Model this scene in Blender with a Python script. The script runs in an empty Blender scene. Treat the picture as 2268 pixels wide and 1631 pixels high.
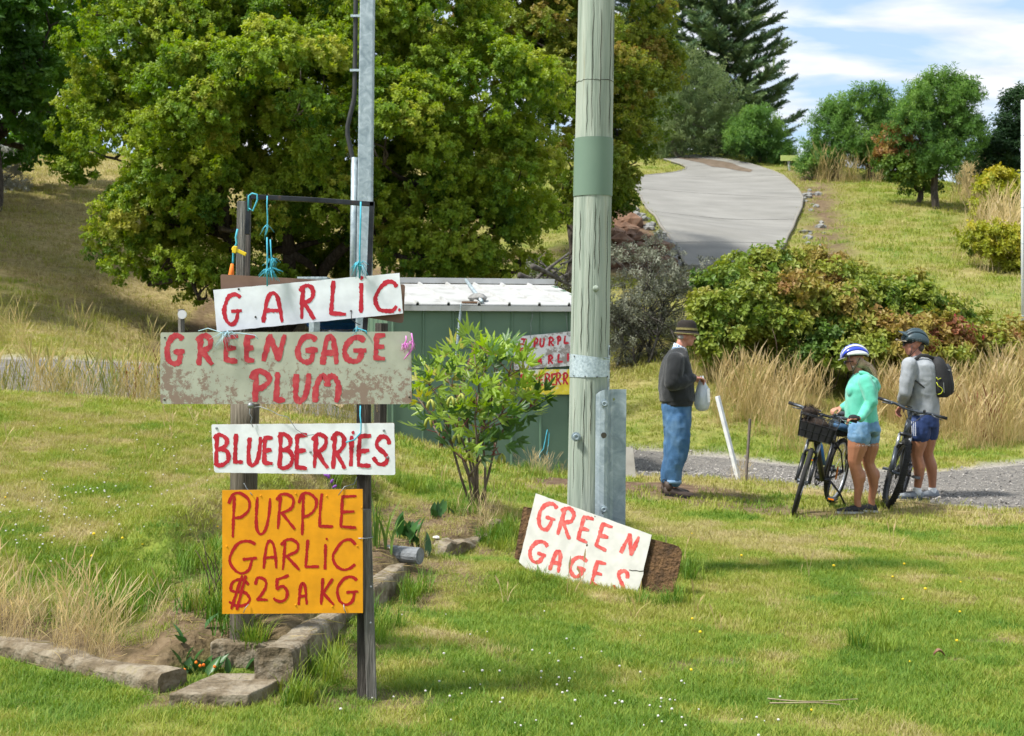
import bpy, bmesh, math, random
import numpy as np
from mathutils import Vector, Matrix, Euler, noise as mnoise

random.seed(7); np.random.seed(7)
RNG = np.random.default_rng(11)
sc = bpy.context.scene
COL = sc.collection
pi = math.pi
R = math.radians

# ------------------------------------------------------------------ camera
FPX, CX, HY, CAMZ = 3150.0, 1134.0, 753.0, 1.6      # focal length / horizon in the units of a 2268 px wide picture
cam_d = bpy.data.cameras.new('camera'); cam = bpy.data.objects.new('camera', cam_d); COL.objects.link(cam)
cam.location = (0, 0, CAMZ); cam.rotation_euler = (R(90), 0, 0)
cam_d.sensor_width = 36; cam_d.lens = 36 * FPX / 2268
cam_d.shift_y = -(815.5 - HY) / 2268
cam_d.clip_end = 3000; cam_d.clip_start = .05
cam_d.dof.use_dof = True; cam_d.dof.focus_distance = 7.5; cam_d.dof.aperture_fstop = 8
sc.camera = cam

# ------------------------------------------------------------------ world, sun, exposure
SUN_EL, SUN_AZ = R(57), R(-113)                 # azimuth from +Y towards +X: sun is high and to the left, a touch behind the signs
w = bpy.data.worlds.new('World'); sc.world = w; w.use_nodes = True
nt = w.node_tree; nt.nodes.clear()
def N(nt, t, **kw):
    n = nt.nodes.new(t)
    for k, v in kw.items():
        if k.startswith('i_'):
            n.inputs[k[2:].replace('_', ' ')].default_value = v
        elif k.startswith('n_'):
            n.inputs[int(k[2:])].default_value = v
        else:
            setattr(n, k, v)
    return n
L = lambda nt, a, b: nt.links.new(a, b)
out = N(nt, 'ShaderNodeOutputWorld'); bg = N(nt, 'ShaderNodeBackground', i_Strength=0.12)
sky = N(nt, 'ShaderNodeTexSky', sky_type='NISHITA', sun_disc=False, sun_elevation=SUN_EL, sun_rotation=SUN_AZ, altitude=50, dust_density=1.5)
tc = N(nt, 'ShaderNodeTexCoord'); sep = N(nt, 'ShaderNodeSeparateXYZ'); L(nt, tc.outputs['Generated'], sep.inputs[0])
zz = N(nt, 'ShaderNodeMath', operation='MAXIMUM', n_1=0.0); L(nt, sep.outputs[2], zz.inputs[0])
za = N(nt, 'ShaderNodeMath', operation='ADD', n_1=0.22); L(nt, zz.outputs[0], za.inputs[0])
dv = N(nt, 'ShaderNodeVectorMath', operation='DIVIDE'); L(nt, tc.outputs['Generated'], dv.inputs[0]); L(nt, za.outputs[0], dv.inputs[1])
mp = N(nt, 'ShaderNodeMapping'); mp.inputs['Scale'].default_value = (1.0, 1.9, 0.0); mp.inputs['Location'].default_value = (3.1, 0.35, 0)
L(nt, dv.outputs[0], mp.inputs[0])
n1 = N(nt, 'ShaderNodeTexNoise', i_Scale=3.4, i_Detail=7.0, i_Roughness=0.5, i_Distortion=0.35); L(nt, mp.outputs[0], n1.inputs['Vector'])
cr = N(nt, 'ShaderNodeValToRGB'); cr.color_ramp.elements[0].position = .385; cr.color_ramp.elements[1].position = .57
L(nt, n1.outputs['Fac'], cr.inputs[0])
n2 = N(nt, 'ShaderNodeTexNoise', i_Scale=6.5, i_Detail=5.0); L(nt, mp.outputs[0], n2.inputs['Vector'])
cr2 = N(nt, 'ShaderNodeValToRGB'); cr2.color_ramp.elements[0].position = .3; cr2.color_ramp.elements[1].position = .62
cr2.color_ramp.elements[0].color = (2.9, 3.2, 3.7, 1); cr2.color_ramp.elements[1].color = (4.0, 4.05, 4.15, 1)
L(nt, n2.outputs['Fac'], cr2.inputs[0])
skm = N(nt, 'ShaderNodeMix', data_type='RGBA', blend_type='MULTIPLY', n_0=1.0); L(nt, sky.outputs[0], skm.inputs[6]); skm.inputs[7].default_value = (1.25, 1.3, 1.35, 1)
hz0 = N(nt, 'ShaderNodeMix', data_type='RGBA', n_0=.85); L(nt, skm.outputs[2], hz0.inputs[6]); hz0.inputs[7].default_value = (1.8, 2.45, 3.2, 1)
mx = N(nt, 'ShaderNodeMix', data_type='RGBA'); L(nt, cr.outputs[0], mx.inputs[0]); L(nt, hz0.outputs[2], mx.inputs[6]); L(nt, cr2.outputs[0], mx.inputs[7])
L(nt, mx.outputs[2], bg.inputs[0]); L(nt, bg.outputs[0], out.inputs[0])

sun_d = bpy.data.lights.new('sun', 'SUN'); sun = bpy.data.objects.new('sun', sun_d); COL.objects.link(sun)
sun_d.energy = 3.0; sun_d.angle = R(7); sun_d.color = (1, .97, .91)
sdir = Vector((math.sin(SUN_AZ) * math.cos(SUN_EL), math.cos(SUN_AZ) * math.cos(SUN_EL), math.sin(SUN_EL)))
sun.rotation_euler = sdir.to_track_quat('Z', 'Y').to_euler()
vs = sc.view_settings; vs.view_transform = 'Standard'; vs.look = 'None'; vs.gamma = 1; vs.exposure = 1.22; vs.use_curve_mapping = False
sc.cycles.max_bounces = 4; sc.cycles.diffuse_bounces = 3; sc.cycles.adaptive_threshold = .02; sc.cycles.glossy_bounces = 2; sc.cycles.transmission_bounces = 3
sc.cycles.transparent_max_bounces = 6; sc.cycles.use_denoising = True; sc.cycles.caustics_reflective = False; sc.cycles.caustics_refractive = False

# ------------------------------------------------------------------ small helpers
def P(px, py, Y):
    return Vector(((px - CX) / FPX * Y, Y, CAMZ - (py - HY) / FPX * Y))
def srgb(r, g, b):
    f = lambda c: ((c / 255 + .055) / 1.055) ** 2.4 if c > 10 else c / 255 / 12.92
    return (f(r), f(g), f(b))

class MB:
    """collects verts / faces of one mesh"""
    def __init__(s): s.v = []; s.f = []; s.m = []; s.n = 0
    def add(s, v, f, m=0):
        v = [tuple(x) for x in v]; s.v += v; s.f += [tuple(i + s.n for i in q) for q in f]; s.m += [m] * len(f); s.n += len(v); return s
    def box(s, c, d, rot=None, m=0):
        c = Vector(c); h = [x / 2 for x in d]
        vv = [Vector((x, y, z)) for x in (-h[0], h[0]) for y in (-h[1], h[1]) for z in (-h[2], h[2])]
        if rot is not None: vv = [rot @ q for q in vv]
        return s.add([c + q for q in vv], [(0, 1, 3, 2), (4, 6, 7, 5), (0, 4, 5, 1), (2, 3, 7, 6), (0, 2, 6, 4), (1, 5, 7, 3)], m)
    def tube(s, pts, rad, k=8, m=0, cap=True, flat=1.0, upv=None):
        pts = [Vector(p) for p in pts]; n = len(pts)
        if not hasattr(rad, '__len__'): rad = [rad] * n
        vv, ff = [], []; prev = None
        for i, p in enumerate(pts):
            t = (pts[min(i + 1, n - 1)] - pts[max(i - 1, 0)])
            t = t.normalized() if t.length > 1e-9 else Vector((0, 0, 1))
            if prev is None:
                a = Vector(upv) if upv is not None else (Vector((0, 0, 1)) if abs(t.z) < .9 else Vector((1, 0, 0)))
            else: a = prev
            u = (a - t * a.dot(t))
            u = u.normalized() if u.length > 1e-6 else t.orthogonal().normalized()
            w_ = t.cross(u); prev = u
            for j in range(k):
                an = 2 * pi * j / k
                vv.append(p + (u * math.cos(an) + w_ * math.sin(an) * flat) * rad[i])
        for i in range(n - 1):
            for j in range(k):
                ff.append((i * k + j, i * k + (j + 1) % k, (i + 1) * k + (j + 1) % k, (i + 1) * k + j))
        if cap:
            ff.append(tuple(reversed(range(k)))); ff.append(tuple((n - 1) * k + j for j in range(k)))
        return s.add(vv, ff, m)
    def ell(s, c, r, rot=None, k=12, h=8, m=0):
        c = Vector(c); vv = []; ff = []
        for i in range(1, h):
            a = pi * i / h
            for j in range(k):
                b = 2 * pi * j / k
                vv.append(Vector((r[0] * math.sin(a) * math.cos(b), r[1] * math.sin(a) * math.sin(b), r[2] * math.cos(a))))
        vv.append(Vector((0, 0, r[2]))); vv.append(Vector((0, 0, -r[2])))
        if rot is not None: vv = [rot @ q for q in vv]
        T, B = len(vv) - 2, len(vv) - 1
        for i in range(h - 2):
            for j in range(k):
                ff.append((i * k + j, (i + 1) * k + j, (i + 1) * k + (j + 1) % k, i * k + (j + 1) % k))
        for j in range(k):
            ff.append((T, j, (j + 1) % k)); ff.append((B, (h - 2) * k + (j + 1) % k, (h - 2) * k + j))
        return s.add([c + q for q in vv], ff, m)
    def cap(s, p0, r0, p1, r1, k=12, m=0):
        """tapered capsule"""
        p0, p1 = Vector(p0), Vector(p1)
        s.ell(p0, (r0,) * 3, k=k, m=m); s.ell(p1, (r1,) * 3, k=k, m=m)
        return s.tube([p0, p1], [r0, r1], k=k, m=m)
    def loft(s, rings, m=0, cap=True):
        k = len(rings[0]); n = len(rings); vv = [p for r_ in rings for p in r_]; ff = []
        for i in range(n - 1):
            for j in range(k):
                ff.append((i * k + j, i * k + (j + 1) % k, (i + 1) * k + (j + 1) % k, (i + 1) * k + j))
        if cap:
            ff.append(tuple(reversed(range(k)))); ff.append(tuple((n - 1) * k + j for j in range(k)))
        return s.add(vv, ff, m)
    def prism(s, poly, off, m=0):
        """closed polygon (3D points in one plane) extruded by the vector off"""
        off = Vector(off); k = len(poly); a = [Vector(p) for p in poly]
        return s.add(a + [p + off for p in a], [tuple(range(k)), tuple(reversed(range(k, 2 * k)))] + [(i, i + k, (i + 1) % k + k, (i + 1) % k) for i in range(k)], m)
    def torus(s, c, Rr, rr, rot=None, k=32, j=8, m=0, sx=1.0):
        c = Vector(c); vv = []; ff = []
        for a in range(k):
            A = 2 * pi * a / k
            for b in range(j):
                B = 2 * pi * b / j
                q = Vector(((Rr + rr * math.cos(B)) * math.cos(A), rr * sx * math.sin(B), (Rr + rr * math.cos(B)) * math.sin(A)))
                vv.append(c + (rot @ q if rot is not None else q))
        for a in range(k):
            for b in range(j):
                ff.append((a * j + b, a * j + (b + 1) % j, ((a + 1) % k) * j + (b + 1) % j, ((a + 1) % k) * j + b))
        return s.add(vv, ff, m)
    def build(s, name, mats, parent=None, smooth=False, bevel=0, org=None):
        o = mesh_obj(name, s.v, s.f, mats, parent, smooth, org)
        if isinstance(mats, (list, tuple)) and len(mats) > 1: o.data.polygons.foreach_set('material_index', s.m)
        if bevel:
            b = o.modifiers.new('bevel', 'BEVEL'); b.width = bevel; b.segments = 2; b.limit_method = 'ANGLE'
        return o

def mesh_obj(name, v, f, mats, parent=None, smooth=False, org=None):
    me = bpy.data.meshes.new(name)
    base = Vector(org) if org is not None else (Vector(parent['_o']) if parent is not None and '_o' in parent else Vector((0, 0, 0)))
    v = np.array([tuple(q) for q in v], dtype=float).reshape(-1, 3) - np.array(base)
    me.from_pydata(v.tolist(), [], f); me.validate(clean_customdata=False)
    for m in (mats if isinstance(mats, (list, tuple)) else [mats]):
        if m is not None: me.materials.append(m)
    if smooth: me.polygons.foreach_set('use_smooth', [True] * len(me.polygons))
    me.update()
    o = bpy.data.objects.new(name, me); COL.objects.link(o)
    if parent is not None:
        o.parent = parent
    else: o.location = base
    o['_o'] = tuple(base)
    return o
def empty(name, loc, label=None, cat=None, group=None):
    o = bpy.data.objects.new(name, None); COL.objects.link(o); o.location = loc; o['_o'] = tuple(loc); o.empty_display_size = .1
    return tag(o, label, cat, group)
def tag(o, label=None, cat=None, group=None, kind=None):
    if label: o['label'] = label
    if cat: o['category'] = cat
    if group: o['group'] = group
    if kind: o['kind'] = kind
    return o

# ------------------------------------------------------------------ materials
MATS = {}
def mat(name, cols, scale=5.0, rough=.7, metal=0.0, bump=0.0, bscale=None, detail=6.0, stretch=(1, 1, 1), spec=.4, trans=0.0, tint=False,
        pos=None, vcol=None, rnd=0.0, coord='Object', bdist=.02, dist=0.0, coat=0.0, sheen=0.0):
    """noise-driven colour ramp on a principled surface; trans adds translucency for leaves"""
    if name in MATS: return MATS[name]
    m = bpy.data.materials.new(name); m.use_nodes = True; nt = m.node_tree; nt.nodes.clear()
    out = N(nt, 'ShaderNodeOutputMaterial'); b = N(nt, 'ShaderNodeBsdfPrincipled', i_Roughness=rough, i_Metallic=metal)
    b.inputs['Specular IOR Level'].default_value = spec
    if coat: b.inputs['Coat Weight'].default_value = coat; b.inputs['Coat Roughness'].default_value = .08
    if sheen: b.inputs['Sheen Weight'].default_value = sheen
    if not isinstance(cols[0], (tuple, list)): cols = [cols]
    tcn = N(nt, 'ShaderNodeTexCoord'); mpn = N(nt, 'ShaderNodeMapping'); mpn.inputs['Scale'].default_value = stretch
    L(nt, tcn.outputs[coord], mpn.inputs[0])
    if tint:
        at = N(nt, 'ShaderNodeAttribute', attribute_type='INSTANCER', attribute_name='tint'); fac = at.outputs['Fac']
    elif vcol:
        at = N(nt, 'ShaderNodeAttribute', attribute_type='GEOMETRY', attribute_name=vcol); fac = at.outputs['Fac']
    else:
        nz = N(nt, 'ShaderNodeTexNoise', i_Scale=scale, i_Detail=detail, i_Roughness=.62, i_Distortion=dist); L(nt, mpn.outputs[0], nz.inputs['Vector']); fac = nz.outputs['Fac']
    if len(cols) > 1:
        r = N(nt, 'ShaderNodeValToRGB'); cr = r.color_ramp
        n = len(cols)
        if pos is None: pos = [i / (n - 1) for i in range(n)] if (tint or vcol) else [.3 + .4 * i / (n - 1) for i in range(n)]
        while len(cr.elements) < n: cr.elements.new(.5)
        for e, c, p in zip(cr.elements, cols, pos): e.position = p; e.color = (*c[:3], 1)
        L(nt, fac, r.inputs[0]); colo = r.outputs[0]
    else:
        rg = N(nt, 'ShaderNodeRGB'); rg.outputs[0].default_value = (*cols[0][:3], 1); colo = rg.outputs[0]
    if rnd:
        oi = N(nt, 'ShaderNodeObjectInfo'); mr = N(nt, 'ShaderNodeMapRange'); mr.inputs[3].default_value = 1 - rnd; mr.inputs[4].default_value = 1 + rnd
        L(nt, oi.outputs['Random'], mr.inputs[0])
        mm = N(nt, 'ShaderNodeMix', data_type='RGBA', blend_type='MULTIPLY', n_0=1.0); L(nt, colo, mm.inputs[6]); L(nt, mr.outputs[0], mm.inputs[7]); colo = mm.outputs[2]
    L(nt, colo, b.inputs['Base Color'])
    if bump:
        nb = N(nt, 'ShaderNodeTexNoise', i_Scale=bscale or scale * 3, i_Detail=5.0); L(nt, mpn.outputs[0], nb.inputs['Vector'])
        bp = N(nt, 'ShaderNodeBump', i_Strength=bump, i_Distance=bdist); L(nt, nb.outputs['Fac'], bp.inputs['Height']); L(nt, bp.outputs[0], b.inputs['Normal'])
    sh = b.outputs[0]
    if trans:
        tr = N(nt, 'ShaderNodeBsdfTranslucent'); hs = N(nt, 'ShaderNodeHueSaturation', i_Saturation=1.1, i_Value=1.3); L(nt, colo, hs.inputs['Color']); L(nt, hs.outputs[0], tr.inputs[0])
        ms = N(nt, 'ShaderNodeMixShader', n_0=trans); L(nt, sh, ms.inputs[1]); L(nt, tr.outputs[0], ms.inputs[2]); sh = ms.outputs[0]
    L(nt, sh, out.inputs[0]); MATS[name] = m; return m

# ------------------------------------------------------------------ instances of a few meshes on a cloud of points (one object)
def proto(name, v, f, mats, smooth=False, midx=None):
    me = bpy.data.meshes.new(name); me.from_pydata([tuple(q) for q in v], [], f)
    for m in (mats if isinstance(mats, (list, tuple)) else [mats]): me.materials.append(m)
    if midx is not None: me.polygons.foreach_set('material_index', midx)
    if smooth: me.polygons.foreach_set('use_smooth', [True] * len(me.polygons))
    me.update(); return bpy.data.objects.new(name, me)      # never linked: only read by the scatter node groups
def scatter(name, pts, rot, scl, tint, protos, parent=None, kind='stuff'):
    pts = np.asarray(pts, float); n = len(pts); base = np.array(parent['_o']) if parent is not None else np.zeros(3)
    me = bpy.data.meshes.new(name); me.vertices.add(n); me.vertices.foreach_set('co', (pts - base).astype(np.float32).ravel())
    for nm, ty, arr, fld in (('rot', 'FLOAT_VECTOR', rot, 'vector'), ('scl', 'FLOAT', scl, 'value'), ('tint', 'FLOAT', tint, 'value'), ('pick', 'INT', RNG.integers(0, len(protos), n), 'value')):
        a = me.attributes.new(nm, ty, 'POINT'); a.data.foreach_set(fld, np.asarray(arr, np.int32 if ty == 'INT' else np.float32).ravel())
    for p in protos[:1]:
        for m in p.data.materials: me.materials.append(m)
    o = bpy.data.objects.new(name, me); COL.objects.link(o)
    if parent is not None: o.parent = parent
    ng = bpy.data.node_groups.new(name + '_scatter', 'GeometryNodeTree')
    ng.interface.new_socket('Geometry', in_out='INPUT', socket_type='NodeSocketGeometry'); ng.interface.new_socket('Geometry', in_out='OUTPUT', socket_type='NodeSocketGeometry')
    gi = ng.nodes.new('NodeGroupInput'); go = ng.nodes.new('NodeGroupOutput'); ip = ng.nodes.new('GeometryNodeInstanceOnPoints')
    jn = ng.nodes.new('GeometryNodeJoinGeometry')
    for p in reversed(protos):
        oi = ng.nodes.new('GeometryNodeObjectInfo'); oi.inputs[0].default_value = p
        gt = ng.nodes.new('GeometryNodeGeometryToInstance'); ng.links.new(oi.outputs['Geometry'], gt.inputs[0]); ng.links.new(gt.outputs[0], jn.inputs[0])
    ng.links.new(gi.outputs[0], ip.inputs['Points']); ng.links.new(jn.outputs[0], ip.inputs['Instance']); ip.inputs['Pick Instance'].default_value = True
    for nm, ty, so in (('rot', 'FLOAT_VECTOR', 'Rotation'), ('scl', 'FLOAT', 'Scale'), ('pick', 'INT', 'Instance Index')):
        na = ng.nodes.new('GeometryNodeInputNamedAttribute'); na.data_type = ty; na.inputs[0].default_value = nm
        ng.links.new(na.outputs[0], ip.inputs[so])
    ng.links.new(ip.outputs[0], go.inputs[0])
    md = o.modifiers.new('scatter', 'NODES'); md.node_group = ng
    if kind: o['kind'] = kind
    return o
def dir_euler(d, spin):
    """euler angles that turn +Z to the directions d (n,3) with a random spin about them"""
    d = d / (np.linalg.norm(d, axis=1, keepdims=True) + 1e-9)
    out = np.zeros_like(d)
    out[:, 1] = np.arccos(np.clip(d[:, 2], -1, 1)); out[:, 2] = np.arctan2(d[:, 1], d[:, 0])
    # spin about own axis first: X=0,Y=tilt,Z=heading applied to a mesh that is already spun is not expressible; add jitter instead
    out[:, 0] = spin * .35
    return out

# ------------------------------------------------------------------ smooth noise for numpy
def vnoise(x, y, s=1.0, seed=0):
    """value noise, bilinear with smooth weights, returns 0..1"""
    x = np.asarray(x, float) * s + 1000.3 + seed * 17.13; y = np.asarray(y, float) * s + 1000.7 + seed * 9.7
    xi, yi = np.floor(x).astype(np.int64), np.floor(y).astype(np.int64); fx, fy = x - xi, y - yi
    fx = fx * fx * (3 - 2 * fx); fy = fy * fy * (3 - 2 * fy)
    def h(a, b):
        k = (a * 374761393 + b * 668265263 + seed * 1442695041) & 0xffffffff
        k = ((k ^ (k >> 13)) * 1274126177) & 0xffffffff
        return ((k ^ (k >> 16)) & 0xffff) / 65535.0
    return (h(xi, yi) * (1 - fx) + h(xi + 1, yi) * fx) * (1 - fy) + (h(xi, yi + 1) * (1 - fx) + h(xi + 1, yi + 1) * fx) * fy
def fbm(x, y, s=1.0, seed=0):
    return (vnoise(x, y, s, seed) + .5 * vnoise(x, y, s * 2.1, seed + 1) + .25 * vnoise(x, y, s * 4.3, seed + 2)) / 1.75
def sstep(a, b, x):
    t = np.clip((np.asarray(x, float) - a) / (b - a), 0, 1); return t * t * (3 - 2 * t)
# ================================================================== TERRAIN
def zpt(px, py, Z):
    Y = (CAMZ - Z) * FPX / (py - HY); return ((px - CX) / FPX * Y, Y, Z)
CTRL = [zpt(*a) for a in [
    (-150, 1631, .0), (0, 1631, 0), (400, 1600, 0), (815, 1545, 0), (1134, 1631, -.03), (1700, 1631, -.1), (2268, 1631, -.15), (2500, 1500, -.17),
    (640, 1533, 0), (352, 1541, 0), (0, 1465, 0), (860, 1338, 0), (1010, 1240, .0), (1000, 1400, 0), (1290, 1290, 0.0), (1150, 1250, .09), (1270, 1262, .02), (1480, 1325, -.05),
    (1700, 1350, -.09), (2268, 1350, -.15), (1900, 1200, -.125), (1495, 1096, .03), (1890, 1133, -.136), (2025, 1108, -.14), (1763, 1138, -.12), (1640, 1065, .0),
    (2268, 1120, -.16), (2500, 1100, -.18), (1390, 1055, .02), (2100, 1105, -.15)]]
CTRL += [tuple(P(*a)) for a in [
    # bed and the mound on the left
    (250, 1400, 7.3), (100, 1200, 8.5), (100, 1000, 11), (0, 875, 14), (-300, 860, 14), (-300, 1100, 9.5), (500, 1250, 8.3), (480, 1150, 9.5), (600, 1000, 12), (500, 905, 14.5),
    (900, 1105, 12.3), (900, 1050, 13.5), (870, 985, 15), (1060, 1128, 11.6), (1150, 1092, 13.6), (1250, 1058, 16.3), (700, 1330, 7.9), (800, 1230, 9.3), (700, 930, 15),
    # shed, car and path level behind the mound
    (1240, 1046, 17.2), (860, 960, 17), (740, 925, 25), (860, 930, 23), (0, 925, 16.3), (-300, 915, 16.3), (300, 925, 16.3), (500, 945, 16.3), (0, 778, 20), (350, 812, 19.5), (-300, 770, 20), (600, 860, 22),
    # left hillside
    (600, 725, 31), (1000, 700, 31), (0, 700, 25), (-300, 650, 26), (0, 550, 32), (150, 400, 42), (-300, 380, 42), (400, 560, 36), (800, 500, 42), (1150, 650, 32),
    # road and the right hill
    (1400, 992, 20.6), (1600, 1005, 20.2), (1800, 1035, 19.0), (2000, 1043, 18.5), (2268, 1012, 19.2), (2500, 1000, 19.5), (1420, 930, 22), (1500, 800, 25), (1700, 930, 21.5),
    (1950, 990, 20.8), (1800, 850, 24), (2268, 900, 22.5), (2500, 850, 24), (1500, 620, 33), (1600, 595, 34), (1620, 500, 42), (1400, 480, 40), (1360, 560, 35),
    (1600, 400, 55), (1480, 347, 64), (1600, 346, 64), (1400, 350, 62), (1748, 372, 58), (1980, 402, 54), (2150, 440, 50), (2075, 460, 46), (2268, 600, 36), (1900, 560, 37), (2268, 480, 46), (2500, 560, 42),
    (2268, 730, 29), (2000, 700, 30), (1300, 420, 48)]]
CTRL += [(0, 80, 8.2), (10, 90, 7.2), (22, 85, 5.5), (35, 75, 4.0), (60, 40, 1.0), (60, 10, -.6), (-60, 30, 6), (-60, 60, 12), (-60, 5, 1.0), (0, -15, 0), (40, -15, -.6), (-40, -15, .4),
         (-40, 90, 13), (0, 150, 2), (-120, 150, 8), (120, 150, -2), (120, 30, -2), (-120, 30, 8), (0, 300, -6), (250, 300, -6), (-250, 300, -4), (250, 0, -4), (-250, 0, 6)]
_c = np.array(CTRL)
def _U(r2): return r2 * np.log(np.sqrt(r2) + 1e-9)
_n = len(_c); _K = _U(((_c[:, None, :2] - _c[None, :, :2]) ** 2).sum(-1)); _K += np.eye(_n) * .05
_A = np.zeros((_n + 3, _n + 3)); _A[:_n, :_n] = _K; _A[:_n, _n] = 1; _A[:_n, _n + 1:] = _c[:, :2]; _A[_n:, :_n] = _A[:_n, _n:].T
_sol = np.linalg.solve(_A, np.r_[_c[:, 2], 0, 0, 0])
def tps(X, Y):
    X = np.asarray(X, float).ravel(); Y = np.asarray(Y, float).ravel(); o = np.empty_like(X)
    for i in range(0, len(X), 20000):
        x, y = X[i:i + 20000], Y[i:i + 20000]
        o[i:i + 20000] = _U((x[:, None] - _c[:, 0]) ** 2 + (y[:, None] - _c[:, 1]) ** 2) @ _sol[:_n] + _sol[_n] + x * _sol[_n + 1] + y * _sol[_n + 2]
    return o
# garden wall foot line: X, Y, height of the step
WALL = np.array([(-8, 11.2, .04), (-4.2, 8.35, .05), (-2.56, 7.12, .06), (-1.6, 6.42, .085), (-1.42, 6.78, .13), (-1.06, 6.72, .17), (-1.0, 6.46, .185), (-.867, 7.65, .13), (-.753, 8.62, .12), (-.62, 9.39, .11), (-.41, 10.35, .10), (-.136, 11.0, .08), (.06, 12.2, .02), (.1, 13.2, 0)])
_poly = np.r_[WALL[:, :2], [(-1, 16), (-9, 16)]]
def inside(X, Y, poly):
    c = np.zeros(X.shape, bool); n = len(poly)
    for i in range(n):
        x0, y0 = poly[i]; x1, y1 = poly[(i + 1) % n]
        k = ((y0 > Y) != (y1 > Y)) & (X < (x1 - x0) * (Y - y0) / (y1 - y0 + 1e-12) + x0); c ^= k
    return c
def wall_dist(X, Y):
    d = np.full(X.shape, 1e9); h = np.zeros(X.shape)
    for a, b in zip(WALL[:-1], WALL[1:]):
        ab = b[:2] - a[:2]; t = np.clip(((X - a[0]) * ab[0] + (Y - a[1]) * ab[1]) / (ab @ ab), 0, 1)
        q = np.hypot(X - a[0] - t * ab[0], Y - a[1] - t * ab[1]); k = q < d; d[k] = q[k]; h[k] = (a[2] + (b[2] - a[2]) * t)[k]
    return np.where(inside(X, Y, _poly), d, -d), h
def hz(X, Y, rough=True):
    X = np.atleast_1d(np.asarray(X, float)); Y = np.atleast_1d(np.asarray(Y, float)); sh = X.shape; x, y = X.ravel(), Y.ravel()
    z = tps(x, y); z = np.clip(z, -12, 20)
    near = (y < 17) & (x > -9) & (x < 1)
    if near.any():
        d, h = wall_dist(x[near], y[near])
        z[near] += h * sstep(.03, .14, d) * (1 - sstep(.35, 2.2, d))
        # the cut bank where the lawn stops above the flower bed
        bx, by = x[near], y[near]
        band = sstep(-2.6, -1.9, bx) * (1 - sstep(-.3, .15, bx)) * sstep(7.4, 7.9, by) * (1 - sstep(11.5, 12.6, by))
        dd = d + .12 * (fbm(bx, by, 2.2, 5) - .5)
        z[near] += band * (.19 * sstep(1.05, 1.25, dd) * (1 - sstep(1.3, 2.4, dd)) - .05 * sstep(.2, .4, dd) * (1 - sstep(.9, 1.15, dd)))
    if rough:
        k = np.clip(y / 12, .4, 3)
        z += .028 * k * (fbm(x, y, 1.3, 3) - .5) + .012 * (fbm(x, y, 5, 8) - .5)
    return z.reshape(sh)
def H(x, y): return float(hz(x, y)[0])
def G(px, py, y0=4.5, y1=110):
    """the point where the line of sight through a picture point first meets the terrain"""
    Y = np.linspace(y0, y1, 2600); z = hz((px - CX) / FPX * Y, Y); ray = CAMZ - (py - HY) / FPX * Y
    k = np.argmax(ray < z) if (ray < z).any() else int(np.argmin(np.where(Y > y0 + 5, ray - z, 1e9)))
    return Vector(((px - CX) / FPX * Y[k], Y[k], z[k]))
def onto(o): return o

def axis(segs):
    a = []
    for s, e, d in segs: a += list(np.arange(s, e, d))
    return np.array(a + [segs[-1][1]])
gx = axis([(-260, -60, 20), (-60, -24, 3), (-24, -8, .6), (-8, -3, .14), (-3, .6, .05), (.6, 7, .12), (7, 24, .45), (24, 60, 3), (60, 261, 20)])
gy = axis([(-20, 4, 2), (4, 6.2, .08), (6.2, 12.6, .05), (12.6, 17, .12), (17, 30, .3), (30, 70, .6), (70, 110, 3), (110, 300, 19)])
GX, GY = np.meshgrid(gx, gy); GZ = hz(GX, GY)
# ground zones: dirt (bare earth), dry (straw-coloured grass), gravel
def pxof(X, Y, Z): return CX + FPX * X / np.maximum(Y, .5), HY + FPX * (CAMZ - Z) / np.maximum(Y, .5)
def blob(X, Y, x, y, rx, ry, seed=0, w=.5):
    r = np.hypot((X - x) / rx, (Y - y) / ry) + w * (fbm(X, Y, 1.6 / min(rx, ry), seed) - .5) * 2
    return 1 - sstep(.7, 1.1, r)
man0 = P(1495, 1096, 14.38)
ROAD_A = [(-12, 19.5), (-6, 19.6), (-1, 20.2), (1.2, 20.9), (1.75, 20.6), (3, 20.2), (4.1, 19.0), (5.2, 18.4), (6.9, 18.9), (10, 20.5), (16, 23)]   # far edge
ROAD_B = [(-12, 17.2), (-6, 17.6), (-1, 18.2), (.9, 18.3), (1.4, 16.8), (2.7, 16.4), (3.9, 15.7), (4.9, 15.0), (5.6, 14.6), (9, 15.2), (16, 17)]        # near edge
def line_y(line, X):
    return np.interp(X, [p[0] for p in line], [p[1] for p in line])
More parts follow.
